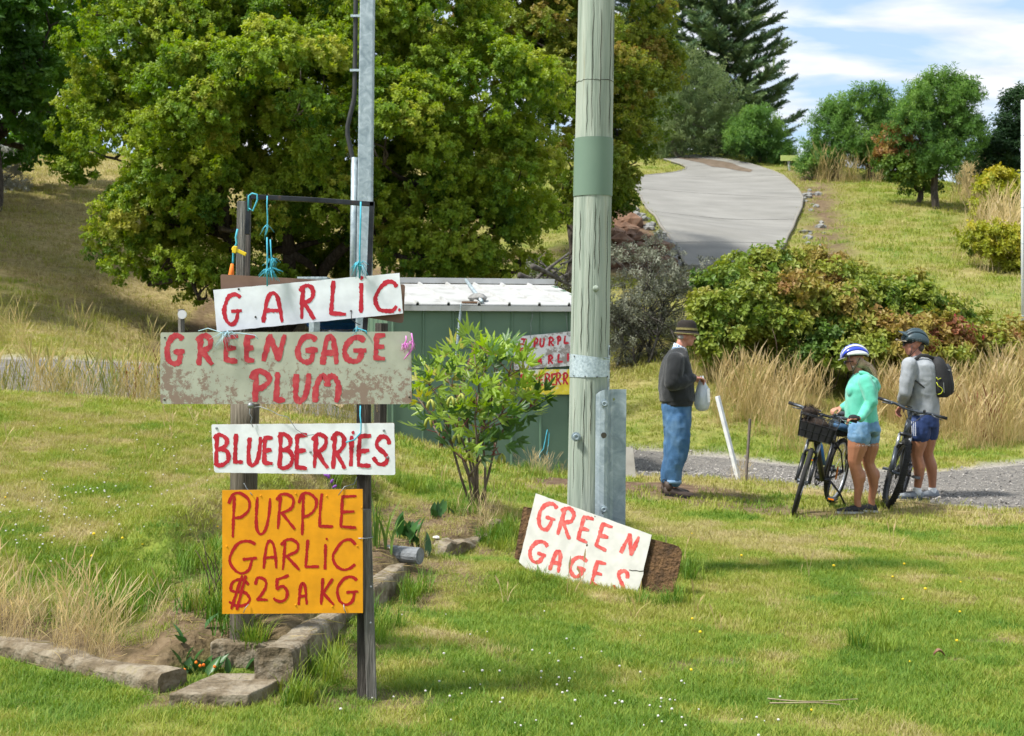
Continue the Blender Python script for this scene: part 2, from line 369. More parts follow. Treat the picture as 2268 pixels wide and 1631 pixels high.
def zones(X, Y):
    d, h = wall_dist(X.ravel(), Y.ravel()); d = d.reshape(X.shape)
    n = fbm(X, Y, 1.1, 21); n2 = fbm(X, Y, 3.3, 31)
    dirt = 0.9 * sstep(.02, .12, d) * (1 - sstep(.75, 1.25, d + .5 * (n2 - .5))) * sstep(-2.3, -1.7, X) * (1 - sstep(12, 13, Y))
    dirt = np.maximum(dirt, .9 * sstep(.02, .1, d) * (1 - sstep(.25, .5, d + .2 * (n2 - .5))) * (X < -1.3))
    dirt = np.maximum(dirt, .85 * (1 - sstep(.05, .3, np.abs(d + .12))) * (n2 > .5) * (X > -1.7) * (Y < 11))
    dirt = np.maximum(dirt, blob(X, Y, 1.15, 14.9, 1.25, .95, 4)); dirt = np.maximum(dirt, .8 * blob(X, Y, 2.55, 14.1, .8, .4, 6))
    dirt = np.maximum(dirt, .75 * blob(X, Y, -.72, 6.35, .5, .22, 9)); dirt = np.maximum(dirt, .6 * blob(X, Y, -.45, 9.3, .25, .45, 12))
    dirt = np.maximum(dirt, .9 * blob(X, Y, .45, 16.7, .6, .6, 14))
    ra, rb = line_y(ROAD_A, X), line_y(ROAD_B, X)
    grav = sstep(rb - .25, rb + .15, Y + .3 * (n2 - .5)) * (1 - sstep(ra - .15, ra + .25, Y + .3 * (n2 - .5)))
    dry = .22 + .9 * (n - .4) + .25 * (n2 - .5)
    dry += .75 * sstep(2.2, 6, X + .8 * (n - .5)) * (1 - sstep(17, 20, Y)) * sstep(.35, .65, n2 * .5 + n * .5)
    dry += (.16 + .3 * sstep(.45, .7, n2)) * ((X < -.3) & (Y > 7.5))
    dry += .30 * sstep(19, 23, Y) - .12 * sstep(28, 34, Y) + .25 * (Y > 30) * (X < -3)
    dry -= .28 * (1 - sstep(6.2, 9, Y)) * (1 - sstep(0, 2.5, X + .8 * (n - .5)))
    dry += .5 * (1 - sstep(.3, .9, np.abs(Y - rb + .5))) * (X > 1)
    dry += .5 * blob(X, Y, 2.2, 12.2, 1.4, 1.2, 17)
    nearl = 1 - sstep(16, 22, Y)
    dry += nearl * (.55 * sstep(.55, .70, fbm(X, Y, 2.6, 71)) - .45 * sstep(.54, .68, fbm(X, Y, 1.5, 72)) + .4 * sstep(.62, .74, fbm(X, Y, 6.5, 73)))
    dirt = np.maximum(dirt, .75 * nearl * sstep(.66, .74, fbm(X, Y, 3.7, 74)) * (X > -.5))
    # earthy verge beside the concrete drive
    pxx, pyy = pxof(X, Y, hz(X, Y, False))
    verge = ((Y > 32) & (Y < 62) & (pxx > 1640) & (pxx < 1900)) * np.exp(-((pxx - (1822 + .25 * (pyy - 480))) / 52) ** 2)
    dirt = np.maximum(dirt, .95 * verge * sstep(.25, .5, n2 + .1))
    bank = ((Y > 31) & (Y < 46) & (pxx > 1320) & (pxx < 1530)) * (1 - sstep(-20, 15, pxx - (1420 + (pyy - 470) * .85))) * (1 - sstep(600, 625, pyy))
    dirt = np.maximum(dirt, bank)
    under_tree = ((Y > 24) & (Y < 36) & (X > -7) & (X < 1.5)) * 1.0
    dirt = np.maximum(dirt, .8 * under_tree * sstep(.3, .5, n))  # patchy earth colour on the ground around the big tree
    return np.clip(dirt, 0, 1), np.clip(dry, 0, 1), np.clip(grav, 0, 1)
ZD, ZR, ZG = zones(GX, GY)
ny, nx = GX.shape
gv = np.stack([GX, GY, GZ], -1).reshape(-1, 3)
ii = (np.arange(ny - 1)[:, None] * nx + np.arange(nx - 1)[None]).ravel()
gf = np.stack([ii, ii + 1, ii + nx + 1, ii + nx], -1)
gme = bpy.data.meshes.new('ground'); gme.from_pydata(gv.tolist(), [], gf.tolist())
gme.polygons.foreach_set('use_smooth', [True] * len(gme.polygons))
ca = gme.color_attributes.new('zone', 'FLOAT_COLOR', 'POINT')
ca.data.foreach_set('color', np.stack([ZD, ZR, ZG, np.ones_like(ZD)], -1).astype(np.float32).ravel())
ground = bpy.data.objects.new('ground', gme); COL.objects.link(ground); tag(ground, 'mown lawn rising into grassy hillsides', 'ground', kind='structure')
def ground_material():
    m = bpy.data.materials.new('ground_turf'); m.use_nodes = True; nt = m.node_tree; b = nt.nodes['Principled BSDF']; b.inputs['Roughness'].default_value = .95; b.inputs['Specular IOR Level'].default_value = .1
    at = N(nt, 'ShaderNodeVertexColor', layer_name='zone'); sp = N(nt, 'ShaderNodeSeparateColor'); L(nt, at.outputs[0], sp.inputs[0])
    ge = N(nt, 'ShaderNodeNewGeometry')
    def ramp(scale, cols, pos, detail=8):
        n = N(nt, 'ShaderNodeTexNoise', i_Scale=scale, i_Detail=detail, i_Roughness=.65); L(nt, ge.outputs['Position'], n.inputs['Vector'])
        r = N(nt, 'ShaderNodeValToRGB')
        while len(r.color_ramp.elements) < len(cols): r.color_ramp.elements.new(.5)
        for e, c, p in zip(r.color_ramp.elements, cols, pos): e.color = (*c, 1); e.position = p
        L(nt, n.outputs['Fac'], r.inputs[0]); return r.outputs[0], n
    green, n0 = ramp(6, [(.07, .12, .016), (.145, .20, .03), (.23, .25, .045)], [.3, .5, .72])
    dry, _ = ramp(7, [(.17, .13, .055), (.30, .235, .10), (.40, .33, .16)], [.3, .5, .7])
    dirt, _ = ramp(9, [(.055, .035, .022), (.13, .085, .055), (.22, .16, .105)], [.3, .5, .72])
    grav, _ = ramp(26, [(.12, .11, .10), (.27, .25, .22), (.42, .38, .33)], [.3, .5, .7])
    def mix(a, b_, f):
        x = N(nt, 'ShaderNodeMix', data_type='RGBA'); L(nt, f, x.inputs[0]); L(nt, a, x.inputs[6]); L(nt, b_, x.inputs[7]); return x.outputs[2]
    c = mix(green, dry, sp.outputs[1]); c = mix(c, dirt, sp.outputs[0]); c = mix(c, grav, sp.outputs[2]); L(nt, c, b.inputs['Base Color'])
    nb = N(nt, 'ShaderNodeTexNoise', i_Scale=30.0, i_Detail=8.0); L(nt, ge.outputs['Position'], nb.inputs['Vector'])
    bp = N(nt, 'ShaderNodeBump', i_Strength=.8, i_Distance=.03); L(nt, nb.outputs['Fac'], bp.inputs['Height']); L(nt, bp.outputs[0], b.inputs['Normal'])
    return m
gme.materials.append(ground_material())

# gravel road
gravel = mat('gravel', [(.08, .075, .068), (.15, .14, .125), (.23, .205, .175)], scale=14, rough=.95, bump=.9, bscale=55, detail=10, coord='Object')
def strip(name, A, B, mats, n=90, k=10, lift=.018, x0=None, x1=None):
    xs = np.linspace(x0, x1, n); v = []; f = []
    for x in xs:
        ya, yb = float(line_y(A, x)), float(line_y(B, x))
        ya += .14 * (vnoise(x, 3, 1.7, 2) - .5); yb += .22 * (vnoise(x, 8, 1.7, 4) - .5)
        for j in range(k): v.append((x, yb + (ya - yb) * j / (k - 1), 0))
    v = np.array(v); v[:, 2] = hz(v[:, 0], v[:, 1], False) + lift + .012 * fbm(v[:, 0], v[:, 1], 2, 5)
    e = np.arange(len(v)) % k; v[(e == 0) | (e == k - 1), 2] -= .05
    for i in range(n - 1):
        for j in range(k - 1): f.append((i * k + j, (i + 1) * k + j, (i + 1) * k + j + 1, i * k + j + 1))
    return mesh_obj(name, v.tolist(), f, mats, smooth=True)
road = strip('gravel_road', ROAD_A, ROAD_B, gravel, x0=-11.5, x1=15.5, n=140); tag(road, 'grey gravel road crossing behind the people', 'road', kind='structure')
# ================================================================== CONCRETE DRIVE ON THE HILL
concrete = mat('concrete_drive', [(.165, .16, .142), (.205, .198, .178), (.245, .238, .215)], scale=.9, rough=.9, bump=.3, bscale=40, detail=12, stretch=(.7, 1.3, 1))
concrete_edge = mat('concrete_edge', [(.17, .155, .13), (.24, .225, .195)], scale=6, rough=.9)
DR_L = [(1520, 598), (1508, 575), (1490, 548), (1462, 505), (1440, 475), (1420, 445), (1408, 425), (1402, 405), (1412, 396), (1450, 391), (1497, 387), (1519, 381), (1520, 374), (1508, 368), (1490, 363), (1470, 358)]
DR_R = [(1690, 598), (1715, 575), (1738, 548), (1750, 520), (1762, 492), (1775, 465), (1778, 445), (1768, 425), (1750, 408), (1735, 394), (1712, 383), (1690, 376), (1660, 368), (1630, 362), (1580, 354), (1530, 347)]
def drive():
    root = empty('concrete_driveway', G(1600, 560), 'pale concrete driveway curving up the hill past the dark conifers', 'driveway'); root['kind'] = 'structure'
    a = [G(x, y, 25, 75) for x, y in DR_L]; b = [G(x, y, 25, 75) for x, y in DR_R]
    def dense(l, n=8):
        o = []
        for p, q in zip(l[:-1], l[1:]): o += [p.lerp(q, t / n) for t in range(n)]
        return o + [l[-1]]
    a, b = dense(a), dense(b); n = len(a); k = 14
    def slab(i0, i1):
        v = []; f = []
        for i in range(i0, i1 + 1):
            for j in range(k):
                p = a[i].lerp(b[i], j / (k - 1))
                if i == i0: p = p.lerp(a[i + 1].lerp(b[i + 1], j / (k - 1)), .10)
                if i == i1: p = p.lerp(a[i - 1].lerp(b[i - 1], j / (k - 1)), .10)
                v.append((p.x, p.y, 0))
        v = np.array(v); z = hz(v[:, 0], v[:, 1], False); v[:, 2] = z + .10
        m = (i1 - i0 + 1) * k
        lo = v.copy(); lo[:, 2] -= .5; vv = np.r_[v, lo]
        for i in range(i1 - i0):
            for j in range(k - 1): f.append((i * k + j, i * k + j + 1, (i + 1) * k + j + 1, (i + 1) * k + j))
        per = [i * k for i in range(i1 - i0 + 1)] + [(i1 - i0) * k + j for j in range(1, k)] + [i * k + k - 1 for i in range(i1 - i0 - 1, -1, -1)] + [j for j in range(k - 2, 0, -1)]
        for u, q in zip(per, per[1:] + per[:1]): f.append((u, u + m, q + m, q))
        mesh_obj('concrete_slab', vv.tolist(), f, concrete, root, smooth=False)
    cuts = [0, 16, 32, 48, 72, 96, n - 1]
    for c0, c1 in zip(cuts[:-1], cuts[1:]): slab(c0, c1)
    st_ = [G(x, y, 25, 75) for x, y in ((1500, 354), (1530, 358), (1560, 363), (1590, 368), (1615, 373), (1640, 379), (1662, 385))]; v = []; f = []
    for i, p in enumerate(st_):
        w_ = .55 * math.sin(pi * (i + .4) / 7) + .12
        for e_ in (-1, -.3, .4, 1): v.append((p.x + e_ * w_ * .35, p.y + e_ * w_, 0))
    v = np.array(v); v[:, :2] += RNG.normal(0, .06, (len(v), 2)); v[:, 2] = hz(v[:, 0], v[:, 1], False) + .108
    for i in range(6): f += [(4 * i + j, 4 * i + 4 + j, 4 * i + 5 + j, 4 * i + 1 + j) for j in range(3)]
    mesh_obj('soil_streak', v.tolist(), f, mat('drive_soil', [(.09, .065, .04), (.16, .12, .085)], scale=3, rough=1), root)
    for line in (a, b):
        m = MB(); m.tube([Vector((p.x, p.y, float(hz(p.x, p.y, False)[0]) + .085)) for p in line], .04, k=6); m.build('edge_strip', concrete_edge, root, smooth=True)
drive()
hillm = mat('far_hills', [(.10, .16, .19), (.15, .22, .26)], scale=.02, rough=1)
m = MB()
for x in range(-40, 41):
    X = x * 12.0; h = 26 + 9 * math.sin(x * .37 + 1) + 5 * math.sin(x * .9)
    m.v += [(X, 640, -20), (X, 660 + 10 * math.sin(x), h), (X, 760, -20)]
for i in range(80): m.f += [(3 * i, 3 * i + 3, 3 * i + 4, 3 * i + 1), (3 * i + 1, 3 * i + 4, 3 * i + 5, 3 * i + 2)]
tag(m.build('far_hills', hillm, smooth=True), 'hazy blue hills far beyond the crest', 'hills', kind='structure')

# ================================================================== LOW GARDEN WALL
wallm = mat('old_concrete', [(.06, .045, .028), (.15, .115, .07), (.26, .22, .16), (.20, .165, .06)], pos=[.28, .45, .6, .75], scale=9, rough=.95, bump=1.0, bscale=28, detail=12)
def wall_run(name, pts, width, ztop, zbot, label, n=26, jag=.012, group=None, capm=None):
    """a low cast wall along the foot line pts (outer face), body 'width' to the inner side (left of travel)"""
    pts = [Vector((*p, 0)) for p in pts]; acc = [0]
    for p, q in zip(pts[:-1], pts[1:]): acc.append(acc[-1] + (q - p).length)
    v = []; k = 8
    for i in range(n + 1):
        t = acc[-1] * i / n
        j = max(0, min(len(pts) - 2, int(np.searchsorted(acc, t, 'right')) - 1)); u = (t - acc[j]) / (acc[j + 1] - acc[j]); p = pts[j].lerp(pts[j + 1], u)
        d = (pts[j + 1] - pts[j]).normalized(); nrm = Vector((-d.y, d.x, 0)); zt = ztop[0] + (ztop[1] - ztop[0]) * i / n
        zt += jag * 1.6 * (vnoise(t, 1, 3, 7) - .5) * 2
        for o_, z in ((0, zbot), (.0, zt * .55), (.004, zt - .02), (.02, zt), (width * .5, zt + .004), (width - .02, zt), (width, zt - .02), (width, zbot)):
            q = p + nrm * (o_ + jag * (vnoise(t * 1.3 + z * 5, o_ * 9, 6, 3) - .5)); v.append((q.x, q.y, z + jag * (vnoise(t, o_ * 20, 9, 5) - .5)))
    f = []
    for i in range(n):
        for j in range(k): f.append((i * k + j, i * k + (j + 1) % k, (i + 1) * k + (j + 1) % k, (i + 1) * k + j))
    f += [tuple(range(k)), tuple(reversed([n * k + j for j in range(k)]))]
    o = mesh_obj(name, v, f, wallm, org=v[0]); bm = o.modifiers.new('bevel', 'BEVEL'); bm.width = .008; bm.limit_method = 'ANGLE'
    return tag(o, label, 'wall', group)
wall_run('garden_wall', [(-1.0, 6.46), (-.867, 7.65), (-.753, 8.62), (-.62, 9.45)], .165, (.19, .15), -.12, 'mossy low concrete garden wall running back past the sign posts', n=60)
wall_run('garden_wall', [(-6.2, 9.85), (-4.2, 8.35), (-2.56, 7.12), (-1.6, 6.42)], .17, (.05, .085), -.12, 'crumbling low concrete wall under the dry grass clumps', n=60, jag=.009)
# step block between the two walls, and the loose wall stones further along
m = MB(); q = [(-1.50, 6.22), (-1.37, 6.60), (-1.02, 6.58), (-1.15, 6.19)]
top = []
for (x0, y0), (x1, y1) in zip(q, q[1:] + q[:1]):
    for t in range(6): top.append(Vector((x0 + (x1 - x0) * t / 6 + .012 * (random.random() - .5), y0 + (y1 - y0) * t / 6 + .012 * (random.random() - .5), .055)))
m.prism(list(top), (0, 0, -.15)); o = m.build('stone_step', wallm, org=(-1.25, 6.4, 0), bevel=.008); tag(o, 'worn flat step block at the gap between the two low walls', 'step')
m = MB()
m.box((-1.24, 6.82, .07), (.40, .10, .17), Matrix.Rotation(R(-8), 3, 'Z')); o = m.build('stone_riser', wallm, bevel=.01, org=(-1.24, 6.79, .1)); tag(o, 'weathered riser block behind the worn step', 'step')
def rock(name, c, r, mats, seed, parent=None, label=None, cat=None, group=None, flat=.6, sub=2):
    rr = random.Random(seed); bm = bmesh.new(); bmesh.ops.create_icosphere(bm, subdivisions=sub, radius=1)
    sx, sy, sz = rr.uniform(.8, 1.25), rr.uniform(.8, 1.2), flat * rr.uniform(.8, 1.15); off = Vector((rr.random() * 50, rr.random() * 50, 0))
    rot = Matrix.Rotation(rr.random() * 6.28, 3, 'Z')
    planes = [(Vector((rr.gauss(0, 1), rr.gauss(0, 1), rr.gauss(0, .8))).normalized(), rr.uniform(.55, .85)) for _ in range(9)]
    for v in bm.verts:
        p = v.co.copy()
        for n_, d_ in planes:
            e = p.dot(n_) - d_
            if e > 0: p -= n_ * e * .9
        p *= 1 + .10 * mnoise.noise(v.co * 2.5 + off)
        v.co = rot @ Vector((p.x * sx, p.y * sy, p.z * sz)) * r
    v = [Vector(c) + q.co for q in bm.verts]; f = [tuple(x.index for x in fc.verts) for fc in bm.faces]; bm.free()
    o = mesh_obj(name, v, f, mats, parent, smooth=False, org=None if parent is not None else c)
    if parent is None: tag(o, label, cat, group)
    return o
stone_specs = [(992, 1224, .12, 'rounded wall stone beside the concrete pipe end'), (1022, 1212, .085, 'small middle stone in the broken wall line'), (1066, 1196, .16, 'large pale block in the broken wall behind the grass tuft'),
               (1110, 1166, .12, 'white-topped wall stone nearest the leaning board')]
wall_run('garden_wall', [(-.57, 9.72), (-.41, 10.35), (-.136, 11.0), (.02, 11.9)], .17, (.13, .10), -.1, 'broken far stretch of low wall between the pipe end and the leaning board', n=50, jag=.035)
stone_specs = stone_specs[1:2] + stone_specs[3:]
for i, (x, y, r, lb) in enumerate(stone_specs):
    g = G(x, y + 12, 5, 14); rock('wall_stone', g + Vector((-.05, .05, .03)), r, wallm, 40 + i, label=lb, cat='stone', group='loose stones of the garden wall', flat=.62)
g = G(888, 1240, 6, 14); m = MB(); m.tube([g + Vector((-.16, .06, .04)), g + Vector((.13, -.08, .035))], .055, k=16); m.tube([g + Vector((.1305, -.0805, .035)), g + Vector((.08, -.06, .035))], .038, k=16)
tag(m.build('concrete_pipe', mat('pipe_grey', [(.12, .13, .14), (.24, .25, .26)], scale=12, rough=.9, bump=.5), smooth=False, org=g), 'short grey concrete pipe end lying in the wall line', 'pipe')
g = G(967, 1198, 6, 14); rock('white_pebble', g + Vector((0, 0, .02)), .035, mat('pale_stone', [(.45, .43, .4), (.62, .6, .56)], scale=8), 77, label='single white pebble on the bed soil', cat='stone')

# rocks on the bank left of the drive
bankm = mat('bank_rock', [(.07, .04, .025), (.16, .085, .05), (.24, .16, .11)], scale=3, rough=.95, bump=.8, bscale=9)
greyrock = mat('grey_rock', [(.09, .09, .085), (.2, .2, .19), (.33, .32, .30)], scale=4, rough=.95, bump=.8, bscale=9)
k = 0
for i in range(80):
    x = random.uniform(1345, 1505); lo = 470 + max(0, (x - 1420)) * 1.0; y = random.uniform(max(468, lo - 8), min(590, lo + 130))
    if x > 1420 + (y - 470) * .85: continue
    g = G(x, y, 24, 70); e = (1420 + (y - 470) * .85) - x
    r = random.uniform(.18, .5) if e > 35 else random.uniform(.12, .3)
    near_drive = e < 35
    rock('bank_rock', g + Vector((0, 0, .02)), r, greyrock if near_drive else bankm, 200 + i, label='grey rubble stone below the edge of the concrete drive' if near_drive else 'orange brown rock on the bank left of the concrete drive',
         cat='rock', group='grey rubble along the drive edge' if near_drive else 'brown rocks on the drive bank', flat=.75, sub=1)
for i in range(26):
    t = random.random(); x = 1790 + random.gauss(0, 16) + 10 * t; y = 420 + 175 * t; g = G(x, y, 24, 70)
    rock('verge_rock', g + Vector((0, 0, .01)), random.uniform(.08, .22), greyrock, 500 + i, label='grey stone on the earthy verge right of the concrete drive', cat='rock', group='stones on the drive verge', sub=1)

# ================================================================== UTILITY POLE
polem = mat('treated_pole', [(.13, .165, .13), (.27, .32, .26), (.37, .415, .345), (.25, .25, .17)], pos=[.24, .42, .6, .78], scale=26, rough=.85, bump=1.0, bscale=60, stretch=(1, 1, .045), detail=12, bdist=.012)
galv = mat('galvanised', [(.22, .28, .31), (.33, .40, .43), (.48, .55, .58)], scale=9, rough=.5, metal=.35, bump=.1, bscale=70, dist=1.2)
galv_b = mat('galvanised_band', [(.28, .35, .38), (.45, .54, .58), (.60, .68, .71)], scale=60, rough=.5, metal=.35, detail=3)
greenband = mat('green_band', [(.13, .20, .145), (.15, .225, .165)], scale=3, rough=.6)
darkm = mat('dark_steel', [(.02, .022, .024), (.05, .05, .05)], scale=10, rough=.55)
crackm = mat('crack_dark', [(.03, .03, .02), (.06, .055, .04)], scale=20, rough=1)
def pole():
    Y = 9.85; b = P(1296, 1262, Y); s = FPX / Y
    b.z = H(b.x, b.y) - .3
    top = P(1322, -60, Y); root = empty('utility_pole', (b.x, b.y, H(b.x, b.y)), 'weathered pale green timber utility pole with metal bands', 'pole')
    ax = (top - b); n = 40
    rad = lambda t: (.143 - .018 * t)
    c = lambda t: b + ax * t
    m = MB(); rings = []
    for i in range(n + 1):
        t = i / n; rings.append([c(t) + Vector((math.cos(a), math.sin(a), 0)) * rad(t) * (1 + .008 * math.sin(3 * a + t * 9)) for a in [2 * pi * j / 40 for j in range(40)]])
    m.loft(rings); m.build('timber_shaft', polem, root, smooth=True)
    tz = lambda py: (P(0, py, Y).z - b.z) / ax.z
    def band(name, y0, y1, mt, ex=.004, wav=0):
        m = MB(); rr = []
        for t in np.linspace(tz(y1), tz(y0), 10): rr.append([c(t) + Vector((math.cos(a), math.sin(a), wav * math.sin(a * 1 + .5) * (t > tz((y0 + y1) / 2)))) * 1.0 * 1 if False else c(t) + Vector((math.cos(a) * (rad(t) + ex), math.sin(a) * (rad(t) + ex), -wav * (math.cos(a) + .4) * (1 if t > tz(y0 + 3) - 1e-6 else 0))) for a in [2 * pi * j / 40 for j in range(40)]])
        m.loft(rr, cap=False); return m.build(name, mt, root, smooth=True)
    gb = band('green_band', 308, 436, greenband, .005); band('tin_band', 787, 835, galv_b, .004, .018)
    for x, y in ((1266, 789), (1266, 832), (1290, 833), (1316, 834), (1340, 834)):
        m = MB(); p = c(tz(y)); dx = (x - 1302) / s; p = p + Vector((dx, -math.sqrt(max(0, (rad(.3) + .006) ** 2 - dx * dx)), 0)); m.ell(p, (.005, .004, .005), k=6, h=4); m.build('nail', darkm, root)
    # bolts with washers
    def bolt(px, py, depth_off, w=.022, face=0):
        p = P(px, py, Y); p.y = depth_off; m = MB(); m.tube([p, p + Vector((0, -.008, 0))], w * 1.25, k=14); m.tube([p + Vector((0, -.008, 0)), p + Vector((0, -.03, 0))], w * .9, k=6)
        m.torus(p + Vector((0, -.03, 0)), w * .6, w * .28, k=14, j=6); m.build('bolt', galv, root, smooth=False)
    front = c(.3).y - .14
    bolt(1274, 965, front + .012, .026)
    m = MB(); p = P(1317, 641, Y); p.y = c(tz(641)).y - .132; m.ell(p, (.022, .014, .022), k=14, h=8); m.build('timber_plug', polem, root, smooth=True)
    # steel splint: channel plate in front of the right side
    m = MB(); yb = front - .012
    # two faces of an angle: a curved plate hugging the pole and a flat flange standing out to the right
    top_y, bot_y = 862, 1262
    for sgn in (0,):
        prof = [(1313, front + .03), (1318, front + .005), (1326, front - .015), (1336, front - .022), (1343, front - .005), (1349, front + .05), (1352, front + .075), (1358, front + .085), (1386, front + .085)]
        back = [(x, yy + .012) for x, yy in reversed(prof)]; loop = prof + back
        rr = []
        for k_, py in enumerate((bot_y, 1000, 892, 872, top_y)):
            ring = []
            for x, yy in loop:
                q = P(x - (py - 862) * .008, py, Y); q.y = yy
                if py == top_y and x < 1330: q.z -= (1330 - x) / 17 * .05
                ring.append(q)
            rr.append(ring)
        m.loft(rr)
    m.build('steel_splint', galv, root)
    bolt(1335, 892, front - .018, .021); bolt(1334, 1122, front - .018, .021)
    for (px, py) in ((1334, 961),):
        m = MB(); p = P(px, py, Y); p.y = front - .0225; m.tube([p, p + Vector((0, .004, 0))], .02, k=12); m.build('bolt_hole', crackm, root)
    p = P(1358, 884, Y); p.y = front + .084; m = MB(); m.tube([p, p + Vector((0, -.002, 0))], .009, k=10); m.build('bolt_hole', mat('hole_green', [(.22, .26, .06), (.3, .33, .1)], scale=5), root)
    # long drying cracks and the crosswise splinter line
    for (x0, y0, y1) in ((1300, 5, 300), (1340, 20, 300), (1322, 470, 620), (1286, 640, 780), (1330, 700, 785), (1295, 860, 1100), (1280, 470, 600), (1310, 840, 960), (1348, 10, 180), (1318, 30, 290), (1290, 190, 300), (1312, 450, 600), (1340, 460, 780), (1300, 560, 780), (1275, 880, 1080), (1268, 500, 780)):
        pts = []
        for i in range(9):
            py = y0 + (y1 - y0) * i / 8; t = tz(py); q = c(t); xc = CX + FPX * q.x / Y; dx = (x0 - 1308) / s + .003 * math.sin(i * 2.1 + x0); dx = max(-.12, min(.12, dx)); r_ = rad(t) + .0004
            pts.append(q + Vector((dx, -math.sqrt(r_ * r_ - dx * dx), 0)))
        m = MB(); m.tube(pts, [.0005] + [.0024] * 7 + [.0005], k=5); m.build('drying_crack', crackm, root)
    pts = []
    for i in range(24):
        a = -pi * (i + .5) / 24; t = tz(184 + 4 * random.random() - 2); r_ = rad(t) + .0005; pts.append(c(t) + Vector((math.cos(a) * r_, math.sin(a) * r_, 0)))
    m = MB(); m.tube(pts, .0022, k=5); m.build('splinter_line', crackm, root)
    # worn number plate strip on the right-hand side of the shaft
    for (ya, yb_) in ((762, 812), (828, 842), (852, 888), (890, 902)):
        pass
    for py, ch in ((778, '0'), (812, '1'), (848, '7')):
        t = tz(py); a = R(-22); r_ = rad(t) + .003; p = c(t) + Vector((math.cos(a) * r_, math.sin(a) * r_, 0)); rot = Matrix.Rotation(a, 3, 'Z')
        m = MB(); m.box(p, (.003, .04, .085), rot); pl = m.build('number_plate', galv_b, root)
        tx = {'0': [[(-.3, -.8), (-.5, 0), (-.3, .8), (.3, .8), (.5, 0), (.3, -.8), (-.3, -.8)]], '1': [[(0, -.8), (0, .8)]], '7': [[(-.4, .8), (.45, .8), (-.1, -.8)]]}[ch]
        for st in tx:
            m = MB(); m.tube([p + rot @ Vector((.0022, u * .014, v_ * .034)) for u, v_ in st], .0025, k=4); m.build('number', darkm, pl)
pole()

# galvanised steel pole behind the signs, with its cable
def steel_pole():
    Y = 18.5; b = P(803, 905, Y); b.z = H(b.x, b.y); t = P(815, -80, Y); root = empty('steel_pole', b, 'tall square galvanised steel pole with black cable behind the signs', 'pole')
    hw = 17 * Y / FPX; ax = (t - b).normalized()
    m = MB(); rings = []
    for f_ in (0, 1):
        c = b.lerp(t, f_) - Vector((0, 0, .2 if f_ == 0 else 0)); w_ = hw * (1 if f_ == 0 else .9); rings.append([c + Vector((sx * w_, sy * w_, 0)) for sx, sy in ((-1, -1), (1, -1), (1, 1), (-1, 1))])
    m.loft(rings); m.build('square_shaft', galv, root, bevel=.015)
    m = MB(); pts = []
    for y in range(-60, 420, 20):
        q = b.lerp(t, (b.z - P(0, y, Y).z) / (b.z - t.z)); bow = .10 * max(0, 1 - abs((y - 290) / 75)); pts.append(q + Vector((-hw - .05 - bow, -.03, 0)))
    m.tube(pts, .03, k=8); m.build('black_cable', darkm, root, smooth=True)
    q0, q1 = b.lerp(t, (b.z - P(0, 350, Y).z) / (b.z - t.z)), b.lerp(t, (b.z - P(0, 700, Y).z) / (b.z - t.z))
    m = MB(); m.tube([q0 + Vector((-hw - .04, -.03, 0)), q1 + Vector((-hw - .04, -.03, 0))], .045, k=10); m.build('cable_guard', galv, root, smooth=True)
    for y in (38, 158):
        q = b.lerp(t, (b.z - P(0, y, Y).z) / (b.z - t.z)); m = MB(); m.box(q + Vector((-hw - .05, -.05, 0)), (.12, .05, .03)); m.build('cable_clip', galv_b, root)
steel_pole()
